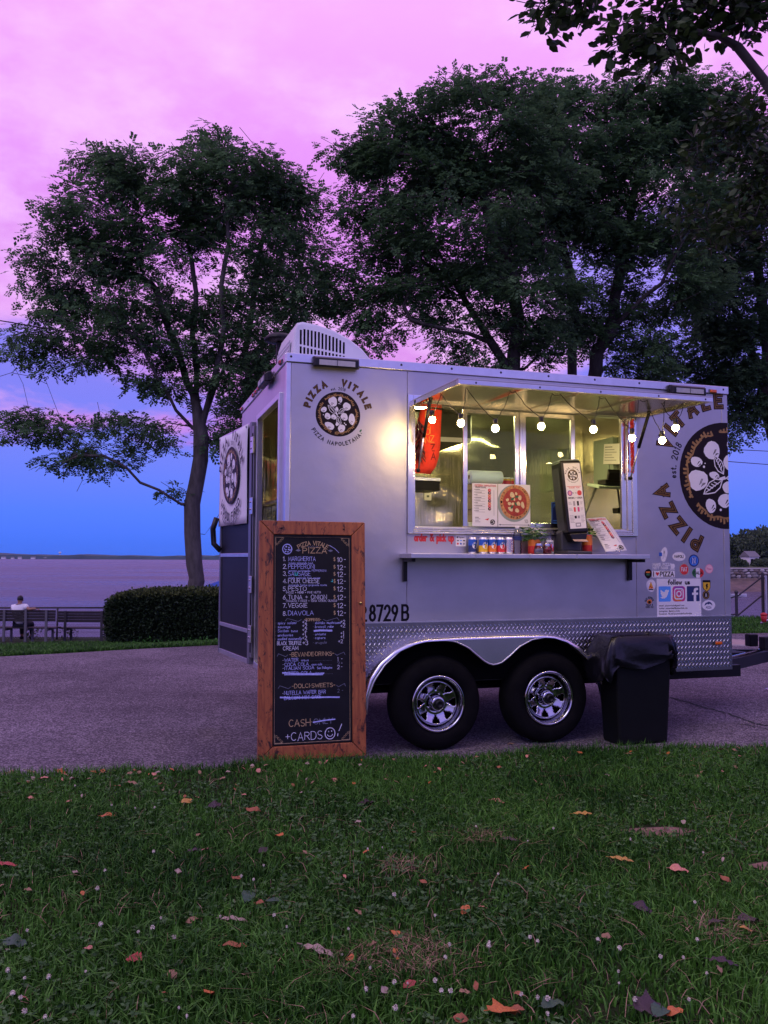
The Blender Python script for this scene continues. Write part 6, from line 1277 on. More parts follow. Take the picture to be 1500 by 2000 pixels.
def make_tree(name, label, limbs, ells, seed, leaf, bark='bark', trunk_r=.24, per=64, spread=.55, size=.24, group=None, Y=24.0, big=False, twig=.008, step=.45, bare=(), cat='tree', flat=.55):
    rng = np.random.default_rng(seed); pos = []; par = []
    for li, ln in enumerate(limbs):                                        # main limbs, drawn as polylines of world points
        pts = [np.array(p, float) for p in ln]
        if pos and li: k = int(np.argmin([np.linalg.norm(q - pts[0]) for q in pos])); cur = k
        else: pos.append(pts[0]); par.append(-1); cur = 0
        for a, c in zip(pts, pts[1:]):
            m = max(1, int(np.linalg.norm(c - a) / step))
            for i in range(1, m + 1): pos.append(a + (c - a) * i / m + rng.normal(0, .02, 3)); par.append(cur); cur = len(pos) - 1
    base = pos[0]; CL = []
    for (c, r, n_) in ells:
        c = np.array(c, float)
        for _ in range(n_):
            v = rng.normal(0, 1, 3); v /= np.linalg.norm(v); v *= rng.uniform(.25, 1) ** .45; CL.append(c + v * np.array(r))
    fork = np.array(limbs[0][-1], float) if len(limbs[0]) else base
    CL.sort(key=lambda p: min(np.linalg.norm(p - q) for q in pos[::4])); tips = []; inner = []
    PA = np.zeros((len(pos) + 40 * len(CL) + 10, 3)); PA[:len(pos)] = pos; cnt = len(pos)
    DA = np.zeros_like(PA)
    for i in range(cnt): DA[i] = (PA[i] - PA[par[i]]) / (np.linalg.norm(PA[i] - PA[par[i]]) + 1e-9) if par[i] >= 0 else (0, 0, 1)
    t0 = len(limbs[0])
    for p in CL:
        dv = p - PA[:cnt]; dist = np.linalg.norm(dv, axis=1); cs = (dv * DA[:cnt]).sum(1) / (dist + 1e-9)
        cost = dist * (1.25 - .6 * cs) + 4.0 * (PA[:cnt, 2] < base[2] + 2.0)
        k = int(np.argmin(cost)); a = PA[k].copy(); d0 = DA[k]; Lg = dist[k]; ctrl = a + d0 * Lg * .45 + np.array([0, 0, .10 * Lg]); m = max(2, int(Lg / step)); cur = k
        for i in range(1, m + 1):
            t = i / m; q = a * (1 - t) ** 2 + ctrl * 2 * t * (1 - t) + p * t * t + rng.normal(0, .035, 3) * (i < m); PA[cnt] = q; DA[cnt] = (q - PA[cur]) / (np.linalg.norm(q - PA[cur]) + 1e-9); par.append(cur); cur = cnt; cnt += 1
            if i < m and i >= m - 2: inner.append(cur)
        tips.append(cur)
    # short side twigs at every tip
    for tpi in list(tips):
        for _ in range(3):
            q = PA[tpi] + rng.normal(0, 1, 3) * np.array([.30, .30, .20]) * spread / .55 + DA[tpi] * (.15 if not big else .04)
            if cnt < len(PA): PA[cnt] = q; DA[cnt] = (q - PA[tpi]) / (np.linalg.norm(q - PA[tpi]) + 1e-9); par.append(tpi); cnt += 1
    barei = set()
    for ln in bare:
        cur = int(np.argmin(np.linalg.norm(PA[:cnt] - np.array(ln[0]), axis=1)))
        for q in ln[1:]: PA[cnt] = q; DA[cnt] = (PA[cnt] - PA[cur]) / (np.linalg.norm(PA[cnt] - PA[cur]) + 1e-9); par.append(cur); cur = cnt; cnt += 1
    par = np.array(par); n = cnt; area = np.zeros(n); kids = np.bincount(par[par >= 0], minlength=n); area[kids == 0] = twig ** 2.3
    main = np.full(n, -1)
    order = np.argsort(-np.arange(n))
    for i in order:
        if par[i] >= 0: area[par[i]] += area[i]
    rad = area ** (1 / 2.3); rad = trunk_r * (rad / rad[0]) ** (1.5 if not big else 4.3); rad = np.maximum(rad, twig)
    best = np.zeros(n)
    for i in range(n):
        k = par[i]
        if k >= 0 and rad[i] > best[k]: best[k] = rad[i]; main[k] = i
    VV = []; FF = []; cb = 0
    for i in range(1, n):
        k = par[i]
        if k < 0: continue
        ns = 10 if rad[i] > .06 else (6 if rad[i] > .02 else 4); a, c = PA[k], PA[i]; ra = rad[k] if main[k] == i else min(rad[k], rad[i] * 1.35); rc = rad[i]
        if rad[i] < .012: ra = min(ra, rad[i] * 1.3)
        d1 = DA[k] if main[k] == i and k > 0 else DA[i]; d2 = DA[i]; x = np.cross(d2, [.3, .9, .2]); x /= np.linalg.norm(x) + 1e-9; m2 = main[i]; d2b = DA[i] + (DA[m2] if m2 >= 0 else DA[i]); d2b = DA[i]
        x1 = np.cross(d1, [.3, .9, .2]); x1 /= np.linalg.norm(x1) + 1e-9; y1 = np.cross(d1, x1); y2 = np.cross(d2, x); th = np.arange(ns) * 2 * np.pi / ns; cth, sth = np.cos(th)[:, None], np.sin(th)[:, None]
        if k == 0: ra *= 1.25
        VV.append(a + (x1 * cth + y1 * sth) * ra); VV.append(c + (x * cth + y2 * sth) * rc)
        j = np.arange(ns); FF.append(np.stack([cb + j, cb + (j + 1) % ns, cb + ns + (j + 1) % ns, cb + ns + j], 1)); cb += 2 * ns
    root = empty(name, tuple(base), 0, label, cat, group)
    t = link('trunk', fast_mesh('trunk', np.concatenate(VV) - base, np.concatenate(FF), M[bark], smooth=True), root)
    # foliage: sprays round every tip, flattened into layers
    src = tips + inner[::2]; C = PA[src]; Dn = DA[src]; wgt = np.array([1.0] * len(tips) + [.45] * len(inner[::2])); cntp = np.maximum(2, (per * wgt * rng.uniform(.6, 1.4, len(wgt))).astype(int)); idx = np.repeat(np.arange(len(src)), cntp)
    off = rng.normal(0, 1, (len(idx), 3)); off /= np.linalg.norm(off, axis=1, keepdims=True); off *= (rng.uniform(0, 1, (len(idx), 1)) ** .5) * spread * np.array([1.25, 1.25, flat]); P = C[idx] + off; D = off * .9 + Dn[idx] * .35 + rng.normal(0, .25, off.shape); D[:, 2] = D[:, 2] * .5 - .10
    V, F = leaves_big(P, D, size, rng=rng) if big else fronds(P, D, size, rng=rng)
    link('crown', fast_mesh('crown', V - base, F, M[leaf]), root)
    return root
def pl(Y, pts, dy=None): return [at(x, y, Y + (dy[i] if dy else 0)) for i, (x, y) in enumerate(pts)]
def el(Y, cx, cy, rx, ry, n, dY=0.0, dep=.75): k = Y / F_PX; c = at(cx, cy, Y + dY); return (c, (rx * k, rx * k * dep, ry * k), n)
Y1 = 24.0; zb = gz(-5.4, Y1) - .1
b0 = at(381, 1160, Y1); b0 = Vector((b0.x, Y1, zb))
make_tree('locust_tree', 'tall locust tree with a long low limb over the water, behind the hedge', [
    [b0, at(380, 1100, Y1), at(376, 1040, Y1), at(374, 985, Y1), at(382, 940, Y1), at(392, 900, Y1), at(393, 850, Y1), at(386, 800, Y1), at(368, 745, Y1 + .3), at(350, 690, Y1 + .6), at(322, 625, Y1 + .8), at(300, 540, Y1 + 1)],
    pl(Y1, [(387, 805), (384, 730), (376, 650), (384, 570), (368, 480), (376, 390)], [0, .3, .5, .2, .5, .6]),
    pl(Y1, [(381, 1070), (400, 1045), (426, 1008), (450, 960), (470, 900), (480, 840)], [0, 0, -.2, -.6, -1, -1.4]),
    pl(Y1, [(374, 985), (352, 983), (312, 957), (272, 942), (245, 915), (200, 888), (150, 852), (100, 815), (45, 790)], [0, -.2, -.4, -.6, -.8, -1, -1.3, -1.5, -1.6]),
    pl(Y1, [(393, 850), (372, 832), (345, 800), (325, 765), (305, 735), (285, 690), (255, 630), (215, 580), (170, 540)], [0, 0, -.2, -.4, -.6, -.8, -1, -1.2, -1.4]),
    pl(Y1, [(393, 845), (406, 780), (424, 710), (438, 640), (430, 560), (448, 480), (440, 400)], [0, -.2, -.5, -.6, -.8, -.8, -.6]),
    pl(Y1, [(395, 840), (420, 760), (450, 690), (475, 620), (500, 540), (515, 460)], [0, .3, .6, .8, 1, 1]),
    pl(Y1, [(285, 690), (230, 660), (170, 640), (110, 615)], [-.8, -1.4, -1.8, -2]),
], [el(Y1, 400, 358, 182, 70, 72), el(Y1, 405, 280, 34, 20, 4), el(Y1, 200, 325, 70, 30, 12), el(Y1, 260, 430, 165, 105, 66), el(Y1, 480, 420, 140, 130, 46), el(Y1, 575, 440, 65, 110, 13), el(Y1, 330, 400, 120, 60, 18), el(Y1, 150, 510, 105, 65, 28), el(Y1, 100, 585, 65, 36, 12),
    el(Y1, 330, 560, 190, 80, 46), el(Y1, 550, 590, 70, 75, 16), el(Y1, 200, 645, 140, 55, 20), el(Y1, 60, 665, 55, 28, 7), el(Y1, 400, 660, 120, 60, 26), el(Y1, 300, 735, 70, 36, 12), el(Y1, 130, 700, 110, 36, 10), el(Y1, 300, 640, 150, 60, 20), el(Y1, 430, 760, 90, 40, 9), el(Y1, 520, 690, 60, 60, 12), el(Y1, 215, 850, 130, 45, 24), el(Y1, 60, 830, 70, 36, 12), el(Y1, 190, 905, 85, 28, 10), el(Y1, 480, 740, 70, 60, 14), el(Y1, 452, 850, 40, 36, 6), el(Y1, 352, 955, 22, 12, 2)],
    3, 'locust', trunk_r=.23, per=38, spread=.48, size=.24, group='honey locust trees round the trailer', bare=[pl(Y1, [(60, 795), (45, 750), (20, 700), (5, 670)]), pl(Y1, [(100, 815), (92, 750), (72, 700), (40, 660), (18, 645)]), pl(Y1, [(92, 750), (60, 735), (22, 728), (0, 735)]), pl(Y1, [(72, 700), (85, 665), (80, 640)]), pl(Y1, [(170, 905), (160, 940), (150, 960)])])
Y2 = 30.0
make_tree('locust_tree', 'slimmer locust tree standing behind the first, its trunk rising above the trailer door', [
    [Vector((at(480, 1100, Y2).x, Y2, gz(-5, Y2) - .5)), at(483, 1000, Y2), at(486, 860, Y2), at(488, 760, Y2), at(480, 690, Y2), at(494, 600, Y2), at(506, 500, Y2), at(520, 420, Y2)],
    pl(Y2, [(488, 760), (520, 700), (560, 640), (590, 570), (610, 500)]), pl(Y2, [(486, 820), (455, 780), (430, 740)])],
    [el(Y2, 548, 410, 60, 70, 14), el(Y2, 580, 520, 55, 100, 18), el(Y2, 540, 650, 80, 80, 24), el(Y2, 475, 800, 50, 80, 16), el(Y2, 640, 690, 60, 50, 14), el(Y2, 520, 560, 60, 60, 14)], 4, 'locust_dark', trunk_r=.22, per=32, spread=.6, size=.29, group='honey locust trees round the trailer', bark='bark_dark')
Y3 = 25.0
make_tree('locust_tree', 'broad locust tree with a low left limb, its forked trunk just above the trailer roof', [
    [Vector((at(1005, 1100, Y3).x, Y3, -.1)), at(1004, 900, Y3), at(1002, 760, Y3), at(1006, 690, Y3), at(1012, 620, Y3), at(1000, 540, Y3), at(965, 460, Y3), at(940, 360, Y3)],
    pl(Y3, [(1002, 750), (982, 700), (958, 668), (918, 650), (860, 640), (790, 622), (720, 590)], [0, 0, -.3, -.6, -1, -1.4, -1.6]), pl(Y3, [(958, 668), (915, 600), (870, 520), (830, 440)], [-.3, .4, .9, 1.2]), pl(Y3, [(1004, 740), (1046, 700), (1070, 640), (1098, 590), (1110, 500)], [0, .3, .6, .9, 1]), pl(Y3, [(1012, 620), (1050, 560), (1070, 470), (1060, 380)], [0, -.5, -.9, -1])],
    [el(Y3, 800, 310, 115, 95, 62), el(Y3, 690, 320, 40, 55, 8), el(Y3, 960, 250, 180, 95, 92), el(Y3, 1060, 330, 90, 90, 24), el(Y3, 860, 330, 90, 70, 20), el(Y3, 760, 470, 110, 100, 52), el(Y3, 655, 570, 55, 50, 14), el(Y3, 900, 450, 200, 120, 100), el(Y3, 1000, 580, 150, 80, 44), el(Y3, 800, 590, 120, 50, 26), el(Y3, 720, 650, 55, 42, 10), el(Y3, 880, 690, 55, 36, 7), el(Y3, 1010, 650, 90, 46, 16), el(Y3, 935, 715, 55, 22, 6), el(Y3, 1080, 680, 50, 36, 7)],
    5, 'locust', trunk_r=.28, per=42, spread=.54, size=.25, group='honey locust trees round the trailer', bark='bark_dark')
Y4 = 28.0
make_tree('locust_tree', 'tallest locust tree, its twin trunks above the middle of the trailer roof', [
    [Vector((at(1140, 1080, Y4).x, Y4, -.1)), at(1138, 900, Y4), at(1130, 800, Y4), at(1118, 740, Y4), at(1115, 690, Y4), at(1124, 620, Y4), at(1112, 540, Y4), at(1092, 440, Y4), at(1100, 330, Y4)],
    pl(Y4, [(1132, 810), (1158, 750), (1166, 690), (1196, 640), (1240, 600), (1290, 555), (1330, 480)], [0, 0, -.3, -.5, -.8, -1.2, -1.5]), pl(Y4, [(1196, 640), (1205, 560), (1225, 470), (1240, 370), (1260, 280)], [-.5, .2, .7, 1, 1]), pl(Y4, [(1240, 600), (1310, 600), (1370, 570)], [-.8, -1.4, -2])],
    [el(Y4, 1150, 270, 180, 105, 92), el(Y4, 1270, 225, 140, 80, 56), el(Y4, 1390, 220, 90, 70, 30), el(Y4, 1250, 390, 190, 120, 98), el(Y4, 1130, 500, 170, 100, 56), el(Y4, 1310, 545, 110, 95, 44), el(Y4, 1200, 650, 100, 50, 24), el(Y4, 1130, 640, 70, 50, 14), el(Y4, 1235, 720, 60, 26, 7), el(Y4, 1040, 400, 100, 110, 46), el(Y4, 1180, 420, 100, 70, 20), el(Y4, 1255, 700, 60, 36, 8)],
    6, 'locust', trunk_r=.31, per=42, spread=.60, size=.28, group='honey locust trees round the trailer', bark='bark_dark')
Y5 = 33.0
make_tree('locust_tree', 'dark locust tree at the right edge, leaning trunk behind the trailer nose', [
    [Vector((at(1545, 1080, Y5).x, Y5, -1.5)), at(1535, 950, Y5), at(1520, 860, Y5), at(1494, 765, Y5), at(1474, 700, Y5), at(1445, 640, Y5), at(1425, 560, Y5), at(1420, 460, Y5)],
    pl(Y5, [(1494, 765), (1500, 690), (1490, 600), (1480, 500), (1470, 400)]), pl(Y5, [(1474, 700), (1440, 720), (1405, 740)]), pl(Y5, [(1520, 860), (1560, 760), (1590, 650)])],
    [el(Y5, 1430, 350, 100, 130, 52), el(Y5, 1450, 600, 95, 90, 44), el(Y5, 1475, 750, 60, 60, 22), el(Y5, 1415, 720, 50, 70, 18), el(Y5, 1335, 690, 60, 50, 12), el(Y5, 1440, 830, 40, 36, 6), el(Y5, 1400, 500, 90, 90, 40), el(Y5, 1560, 500, 80, 200, 40), el(Y5, 1560, 300, 100, 100, 26)], 7, 'locust_dark', trunk_r=.34, per=54, spread=.72, size=.33, group='honey locust trees round the trailer', bark='bark_dark')
# the near tree whose branch hangs into the top right corner
tb0 = Vector((4.9, 5.0, lawn_h(4.9, 5.0)))
make_tree('broadleaf_tree', 'near broad-leaved tree whose branch hangs into the top right corner', [
    [tb0, tb0 + Vector((-.05, .05, 1.2)), tb0 + Vector((-.1, .1, 2.4)), tb0 + Vector((-.3, .2, 3.4)), tb0 + Vector((-.2, .3, 5.0)), tb0 + Vector((-.4, .3, 6.4))],
    [tb0 + Vector((-.15, .12, 2.9)), at(1700, 420, 5.4), at(1560, 285, 5.5), at(1500, 165, 5.5), at(1440, 84, 5.5), at(1405, 78, 5.5), at(1345, 50, 5.5), at(1300, 26, 5.5), at(1245, -6, 5.5), at(1180, -40, 5.5), at(1090, -50, 5.5)],
    [at(1440, 84, 5.5), at(1446, 50, 5.55), at(1475, -15, 5.6), at(1490, -70, 5.6)],
    [tb0 + Vector((-.2, .2, 3.2)), at(1640, 430, 7.4), at(1560, 370, 7.8), at(1480, 330, 8.0), at(1410, 300, 8.2)], [at(1560, 370, 7.8), at(1480, 420, 8.0), at(1400, 440, 8.1)],
    [tb0 + Vector((-.1, .3, 4.4)), at(1560, 60, 6.6), at(1480, 150, 7.4)]],
    [el(5.5, 1085, 12, 45, 24, 9), el(5.5, 1135, -5, 40, 26, 7), el(5.5, 1240, 80, 35, 26, 8), el(5.5, 1290, 105, 42, 26, 9), el(5.5, 1275, 40, 36, 22, 6), el(5.5, 1395, 8, 55, 26, 11), el(5.5, 1450, 10, 40, 40, 12), el(5.5, 1490, 20, 25, 36, 7), el(5.5, 1330, 20, 30, 18, 4), el(5.5, 1345, 70, 30, 14, 3),
     el(8.0, 1440, 220, 70, 50, 20), el(8.0, 1400, 290, 60, 36, 12), el(8.0, 1465, 300, 50, 50, 14), el(8.0, 1395, 430, 60, 40, 16), el(8.0, 1460, 440, 50, 50, 15), el(8.0, 1340, 420, 20, 26, 3), el(8.0, 1500, 380, 40, 80, 14), (tb0 + Vector((.1, .4, 6.2)), (1.6, 1.3, .8), 30)],
    9, 'bigleaf', trunk_r=.19, per=14, spread=.17, size=.088, big=True, twig=.0035, step=.2, flat=1.1, bark='bark_dark')
# distant trees on the cove bank
rr = random.Random(21)
FT = [(1438, 1030, 262, 8.5), (1458, 1040, 258, 7.5), (1478, 1028, 262, 10), (1497, 1032, 256, 9), (1418, 1040, 262, 8), (1520, 1020, 262, 10), (1550, 1030, 258, 9), (1400, 1030, 264, 9), (1600, 1025, 260, 10), (1448, 1050, 300, 8), (1488, 1022, 300, 10), (1380, 1040, 262, 8), (1340, 1036, 258, 9)]
far_proto = []
for v in range(3):
    rng = np.random.default_rng(40 + v); n = 2600; c = rng.normal(0, 1, (26, 3)); c /= np.linalg.norm(c, axis=1, keepdims=True); c *= rng.uniform(.25, .78, (26, 1)); c[:, 2] = c[:, 2] * .75 + .62; i = rng.integers(0, 26, n); off = rng.normal(0, 1, (n, 3)); off /= np.linalg.norm(off, axis=1, keepdims=True); P = c[i] + off * rng.uniform(.75, 1, (n, 1)) * .30; V, F = leaves_big(P, off + rng.normal(0, .5, (n, 3)), .16, rng); me = fast_mesh('crown', V, F, M['far_leaf'])
    ico = MB()
    for q in c: ico.ball(q, .24, 7, 5)
    k0 = len(ico.v); core = ico.mesh('crown_core', M['hedge']); tr = MB().tube([(0, 0, -.3), (.02, 0, .3), (0, .02, .6)], [.05, .035, .02], 7).mesh('trunk', M['bark_dark']); far_proto.append((me, core, tr))
for k, (px, py, Yt, h) in enumerate(FT):
    x = at(px, py, Yt).x; z = -.2 + max(0, (Yt - BY - 12) * .03); e_ = empty('distant_tree', (x, Yt, z + .25 * h * .62), rr.uniform(0, 6), 'rounded leafy tree on the bank across the cove', 'tree', 'trees across the cove')
    me, core, tr = far_proto[k % 3]
    for nm, m_ in (('crown', me), ('trunk', tr)): o = link(nm, m_, e_); o.scale = (h * .62, h * .62, h * .72)
    o = link('inner_foliage', core, e_); o.scale = (h * .55, h * .55, h * .62)
for k, (px, Yt, w_) in enumerate(((1440, 246, 3.2), (1480, 249, 2.4), (1497, 246, 4), (1420, 247, 4), (1530, 246, 5))):
    x = at(px, 1090, Yt).x; rng = np.random.default_rng(60 + k); n = 900; off = rng.normal(0, 1, (n, 3)); off /= np.linalg.norm(off, axis=1, keepdims=True); off[:, 2] = abs(off[:, 2]); V, F = leaves_big(off * np.array([w_, 1.6, 1.9]) * rng.uniform(.85, 1, (n, 1)), off + rng.normal(0, .5, (n, 3)), .6, rng); e_ = empty('distant_shrub', (x, Yt, -.6), 0, 'low dark shrub on the lawn edge across the cove', 'shrub', 'shrubs across the cove'); link('foliage', fast_mesh('foliage', V, F, M['far_leaf']), e_); MB().ball((0, 0, 0), 1, 10, 7, sx=w_ * .9, sy=1.4, sz=1.7).build('inner_foliage', M['hedge'], e_)

# ------------------------------------------------------------------ hedge
HX0, HX1, HYF, HYB = -6.95, -2.6, 20.8, 22.6; hz = gz(-5, 21.5)
he = empty('clipped_hedge', ((HX0 + HX1) / 2, (HYF + HYB) / 2, hz), 0, 'clipped dark green hedge with a rounded end below the locust trunk', 'hedge')
hw, hd, hh = (HX1 - HX0) / 2, (HYB - HYF) / 2, 1.24
def hsurf(a, c):                                                           # superellipsoid
    ca, sa, cb_, sb_ = math.cos(a), math.sin(a), math.cos(c), math.sin(c); p = lambda v, e_: math.copysign(abs(v) ** e_, v)
    return np.array([hw * p(cb_, .30) * p(ca, .30), hd * p(cb_, .30) * p(sa, .30), hh * .5 + hh * .5 * p(sb_, .36) + (.09 * (1 - (p(ca, .3) * p(cb_, .3)) ** 2) * max(0, sb_))])
V = []; F = []
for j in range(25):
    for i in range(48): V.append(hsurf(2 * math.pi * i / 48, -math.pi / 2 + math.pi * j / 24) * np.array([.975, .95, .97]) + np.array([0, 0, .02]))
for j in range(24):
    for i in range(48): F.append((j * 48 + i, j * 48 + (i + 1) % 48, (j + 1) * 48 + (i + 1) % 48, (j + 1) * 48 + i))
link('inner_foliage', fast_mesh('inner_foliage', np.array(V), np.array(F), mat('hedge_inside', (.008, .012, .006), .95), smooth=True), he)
rng = np.random.default_rng(8); n = 26000
# even scatter over the box faces
ax = rng.uniform(-1, 1, n); az_ = rng.uniform(0, 1, n); which = rng.choice(4, n, p=[.50, .30, .14, .06]); P = np.zeros((n, 3)); Nn = np.zeros((n, 3))
for i in range(n):
    w_ = which[i]
    d = [(ax[i], -1, az_[i] * 2 - 1), (ax[i], az_[i] * 2 - 1, 1), (-1, ax[i], az_[i] * 2 - 1), (1, ax[i], az_[i] * 2 - 1)][w_]
    e_ = 6.0; L = (abs(d[0]) ** e_ + abs(d[1]) ** e_ + abs(d[2]) ** e_) ** (1 / e_); q = np.array(d) / L; P[i] = (q[0] * hw, q[1] * hd, hh * .5 + hh * .5 * q[2] + .09 * (1 - q[0] ** 2) * max(0, q[2])); g = np.array([abs(q[0]) ** 5 * np.sign(q[0]) / hw, abs(q[1]) ** 5 * np.sign(q[1]) / hd, abs(q[2]) ** 5 * np.sign(q[2]) / (hh * .5)]); Nn[i] = g / (np.linalg.norm(g) + 1e-9)
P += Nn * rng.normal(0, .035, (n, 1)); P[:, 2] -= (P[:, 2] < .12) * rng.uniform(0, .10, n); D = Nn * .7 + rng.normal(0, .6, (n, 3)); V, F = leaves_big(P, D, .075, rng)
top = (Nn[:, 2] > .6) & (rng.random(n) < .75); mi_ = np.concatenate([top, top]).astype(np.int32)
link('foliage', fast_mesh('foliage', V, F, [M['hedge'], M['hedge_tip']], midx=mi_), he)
rng = np.random.default_rng(88); n = 500; P = np.stack([rng.uniform(-hw + .8, hw - .1, n), rng.uniform(-hd - .15, -hd + .1, n), rng.uniform(0, .22, n)], 1); V, F = leaves_big(P, rng.normal(0, 1, (n, 3)) + [0, -.5, .6], .08, rng); tag(link('weeds', fast_mesh('weeds', V + np.array([(HX0 + HX1) / 2, (HYF + HYB) / 2, hz - .02]), F, M['herb'])), kind='stuff')

# ------------------------------------------------------------------ fence, benches, sitter
FY = 26.4; fz = gz(-9, FY); fx0, fx1 = -16.5, -6.0
fen = empty('chain_link_fence', (fx0, FY, fz), 0, 'low chain-link fence with a dark top rail along the water, behind the benches', 'fence')
TOPZ = at(160, 1189, FY).z - fz
MB().cyl((0, 0, TOPZ), (fx1 - fx0, 0, TOPZ + .05), .028, 8).build('top_rail', M['iron'], fen)
for k in range(6): MB().cyl((k * 2.1, 0, -.1), (k * 2.1, 0, TOPZ + .02), .030, 8).build('post', M['iron'], fen)
b = MB(); pitch = .085; n = int((fx1 - fx0) / pitch); hgt_ = TOPZ - .03
for s_ in (1, -1):
    for k in range(-8, n + 8):
        x0 = k * pitch; x1 = x0 + s_ * hgt_; a, c = (x0, 0.0), (x1, hgt_)
        lo, hi = 0.0, 1.0
        if s_ > 0: lo = max(0, (0 - x0) / hgt_); hi = min(1, (fx1 - fx0 - x0) / hgt_)
        else: lo = max(0, (x0 - (fx1 - fx0)) / hgt_); hi = min(1, x0 / hgt_)
        if hi - lo < .02: continue
        b.bar((x0 + s_ * hgt_ * lo, .012 * s_, hgt_ * lo + .01), (x0 + s_ * hgt_ * hi, .012 * s_, hgt_ * hi + .01), .0045)
tag(b.build('wire_mesh', mat('grey_wire', (.20, .18, .22), .5, .6), fen), kind='stuff')
rng = np.random.default_rng(18); n = 420; P = np.stack([rng.choice([-11.0, -9.9, -8.2, -7.5, -13.2], n) + rng.normal(0, .16, n), np.full(n, FY + .1) + rng.normal(0, .05, n), fz + rng.uniform(0, .35, n) ** 1.2], 1); V, F = leaves_big(P, rng.normal(0, 1, (n, 3)) + [0, 0, .5], .09, rng); tag(link('fence_weeds', fast_mesh('fence_weeds', V, F, M['bigleaf'])), kind='stuff')
BYY = 24.6
M['slat'] = mat('weathered_slat', (.018, .013, .016), .75, var=.35, vscale=6, stretch=(.3, 1, 1)); M['leg_grey'] = mat('grey_bench_leg', (.13, .125, .14), .6, .3, var=.1, vscale=8)
def bench(pxa, pxb, Yb, legs, label, legm, drop=0.0):
    xa, xb = at(pxa, 1200, Yb).x, at(pxb, 1200, Yb).x; z0 = gz((xa + xb) / 2, Yb); e_ = empty('park_bench', (xa, Yb, z0), 0, label, 'bench', 'benches facing the water'); L = xb - xa
    zt = at(60, 1191, Yb).z - z0 - drop
    for k in range(4): MB().box((0, -.03 + .012 * k * 0, zt - .083 - k * .083), (L, .006, zt - k * .083 - .006)).build('back_slat', M['slat'], e_, .006)
    for k in range(4): MB().box((0, .06 + k * .105, .355), (L, .15 + k * .105, .39)).build('seat_slat', M['slat'], e_, .006)
    for px in legs:
        x = at(px, 1200, Yb).x - xa; b = MB().box((x - .035, -.075, -.05), (x + .035, -.032, zt + .005)); b.box((x - .03, -.03, .30), (x + .03, .48, .353)); b.box((x - .03, .42, -.05), (x + .03, .475, .299)); b.build('leg', legm, e_, .004)
    return e_
b1 = bench(-95, 109, BYY, (-85, -35, 10, 52, 92), 'dark slatted bench with grey legs, the one with the sitting person', M['leg_grey']); b2 = bench(114, 228, BYY + .55, (129, 200), 'dark slatted bench with thin legs between the occupied bench and the hedge', M['iron'], .03)
# the person, seen from behind, one arm along the bench back
pc = at(35, 1205, BYY); zg = gz(pc.x, BYY)
HZ = at(29, 1164, BYY).z - zg                                              # crown of the head above the ground
pe = empty('person', (pc.x, BYY, zg), 0, 'person in a white T-shirt, seen from behind, one arm along the bench back', 'person')
def skin_fig(name, verts, edges, radii, m, parent, sub=2):
    me = bpy.data.meshes.new(name); me.from_pydata(verts, edges, []); me.materials.append(m); o = link(name, me, parent); s_ = o.modifiers.new('skin', 'SKIN'); s_.use_smooth_shade = True
    for k, r in enumerate(radii): me.skin_vertices[0].data[k].radius = (r, r) if not isinstance(r, tuple) else r
    me.skin_vertices[0].data[0].use_root = True; u = o.modifiers.new('subdiv', 'SUBSURF'); u.levels = sub; u.render_levels = sub; return o
skinm = mat('skin', (.30, .15, .10), .55); shirt = mat('white_cotton', (.78, .76, .78), .85, var=.04, vscale=9, bump=.1, bscale=30); hairm = mat('dark_hair', (.012, .010, .010), .6); trou = mat('dark_trousers', (.015, .016, .022), .8)
s0 = .42; sh = HZ - .285                                                    # hip and shoulder heights
bv = [(0, .20, s0 + .06), (0, .13, s0 + .22), (0, .11, (s0 + sh) / 2 + .08), (0, .10, sh - .02), (0, .11, sh + .07), (0, .12, HZ - .16), (0, .13, HZ - .07), (-.18, .11, sh - .04), (.18, .11, sh - .03), (-.22, .20, sh - .28), (-.17, .42, sh - .33), (-.13, .49, sh - .34), (.32, -.01, sh - .10), (.50, -.05, sh - .075), (.56, -.05, sh - .09),
      (-.11, .24, s0 + .06), (-.14, .62, s0 + .05), (-.15, .64, .10), (-.15, .76, .05), (.11, .24, s0 + .06), (.17, .60, s0 + .05), (.18, .55, .10), (.18, .67, .05)]
be = [(0, 1), (1, 2), (2, 3), (3, 4), (4, 5), (5, 6), (3, 7), (3, 8), (7, 9), (9, 10), (10, 11), (8, 12), (12, 13), (13, 14), (0, 15), (15, 16), (16, 17), (17, 18), (0, 19), (19, 20), (20, 21), (21, 22)]
br = [(.14, .11), (.12, .09), (.13, .09), (.10, .075), .050, (.075, .09), (.072, .088), .050, .050, .044, .038, .03, .045, .036, .03, .085, .066, .045, .04, .085, .066, .045, .04]
body = skin_fig('body', bv, be, br, skinm, pe)
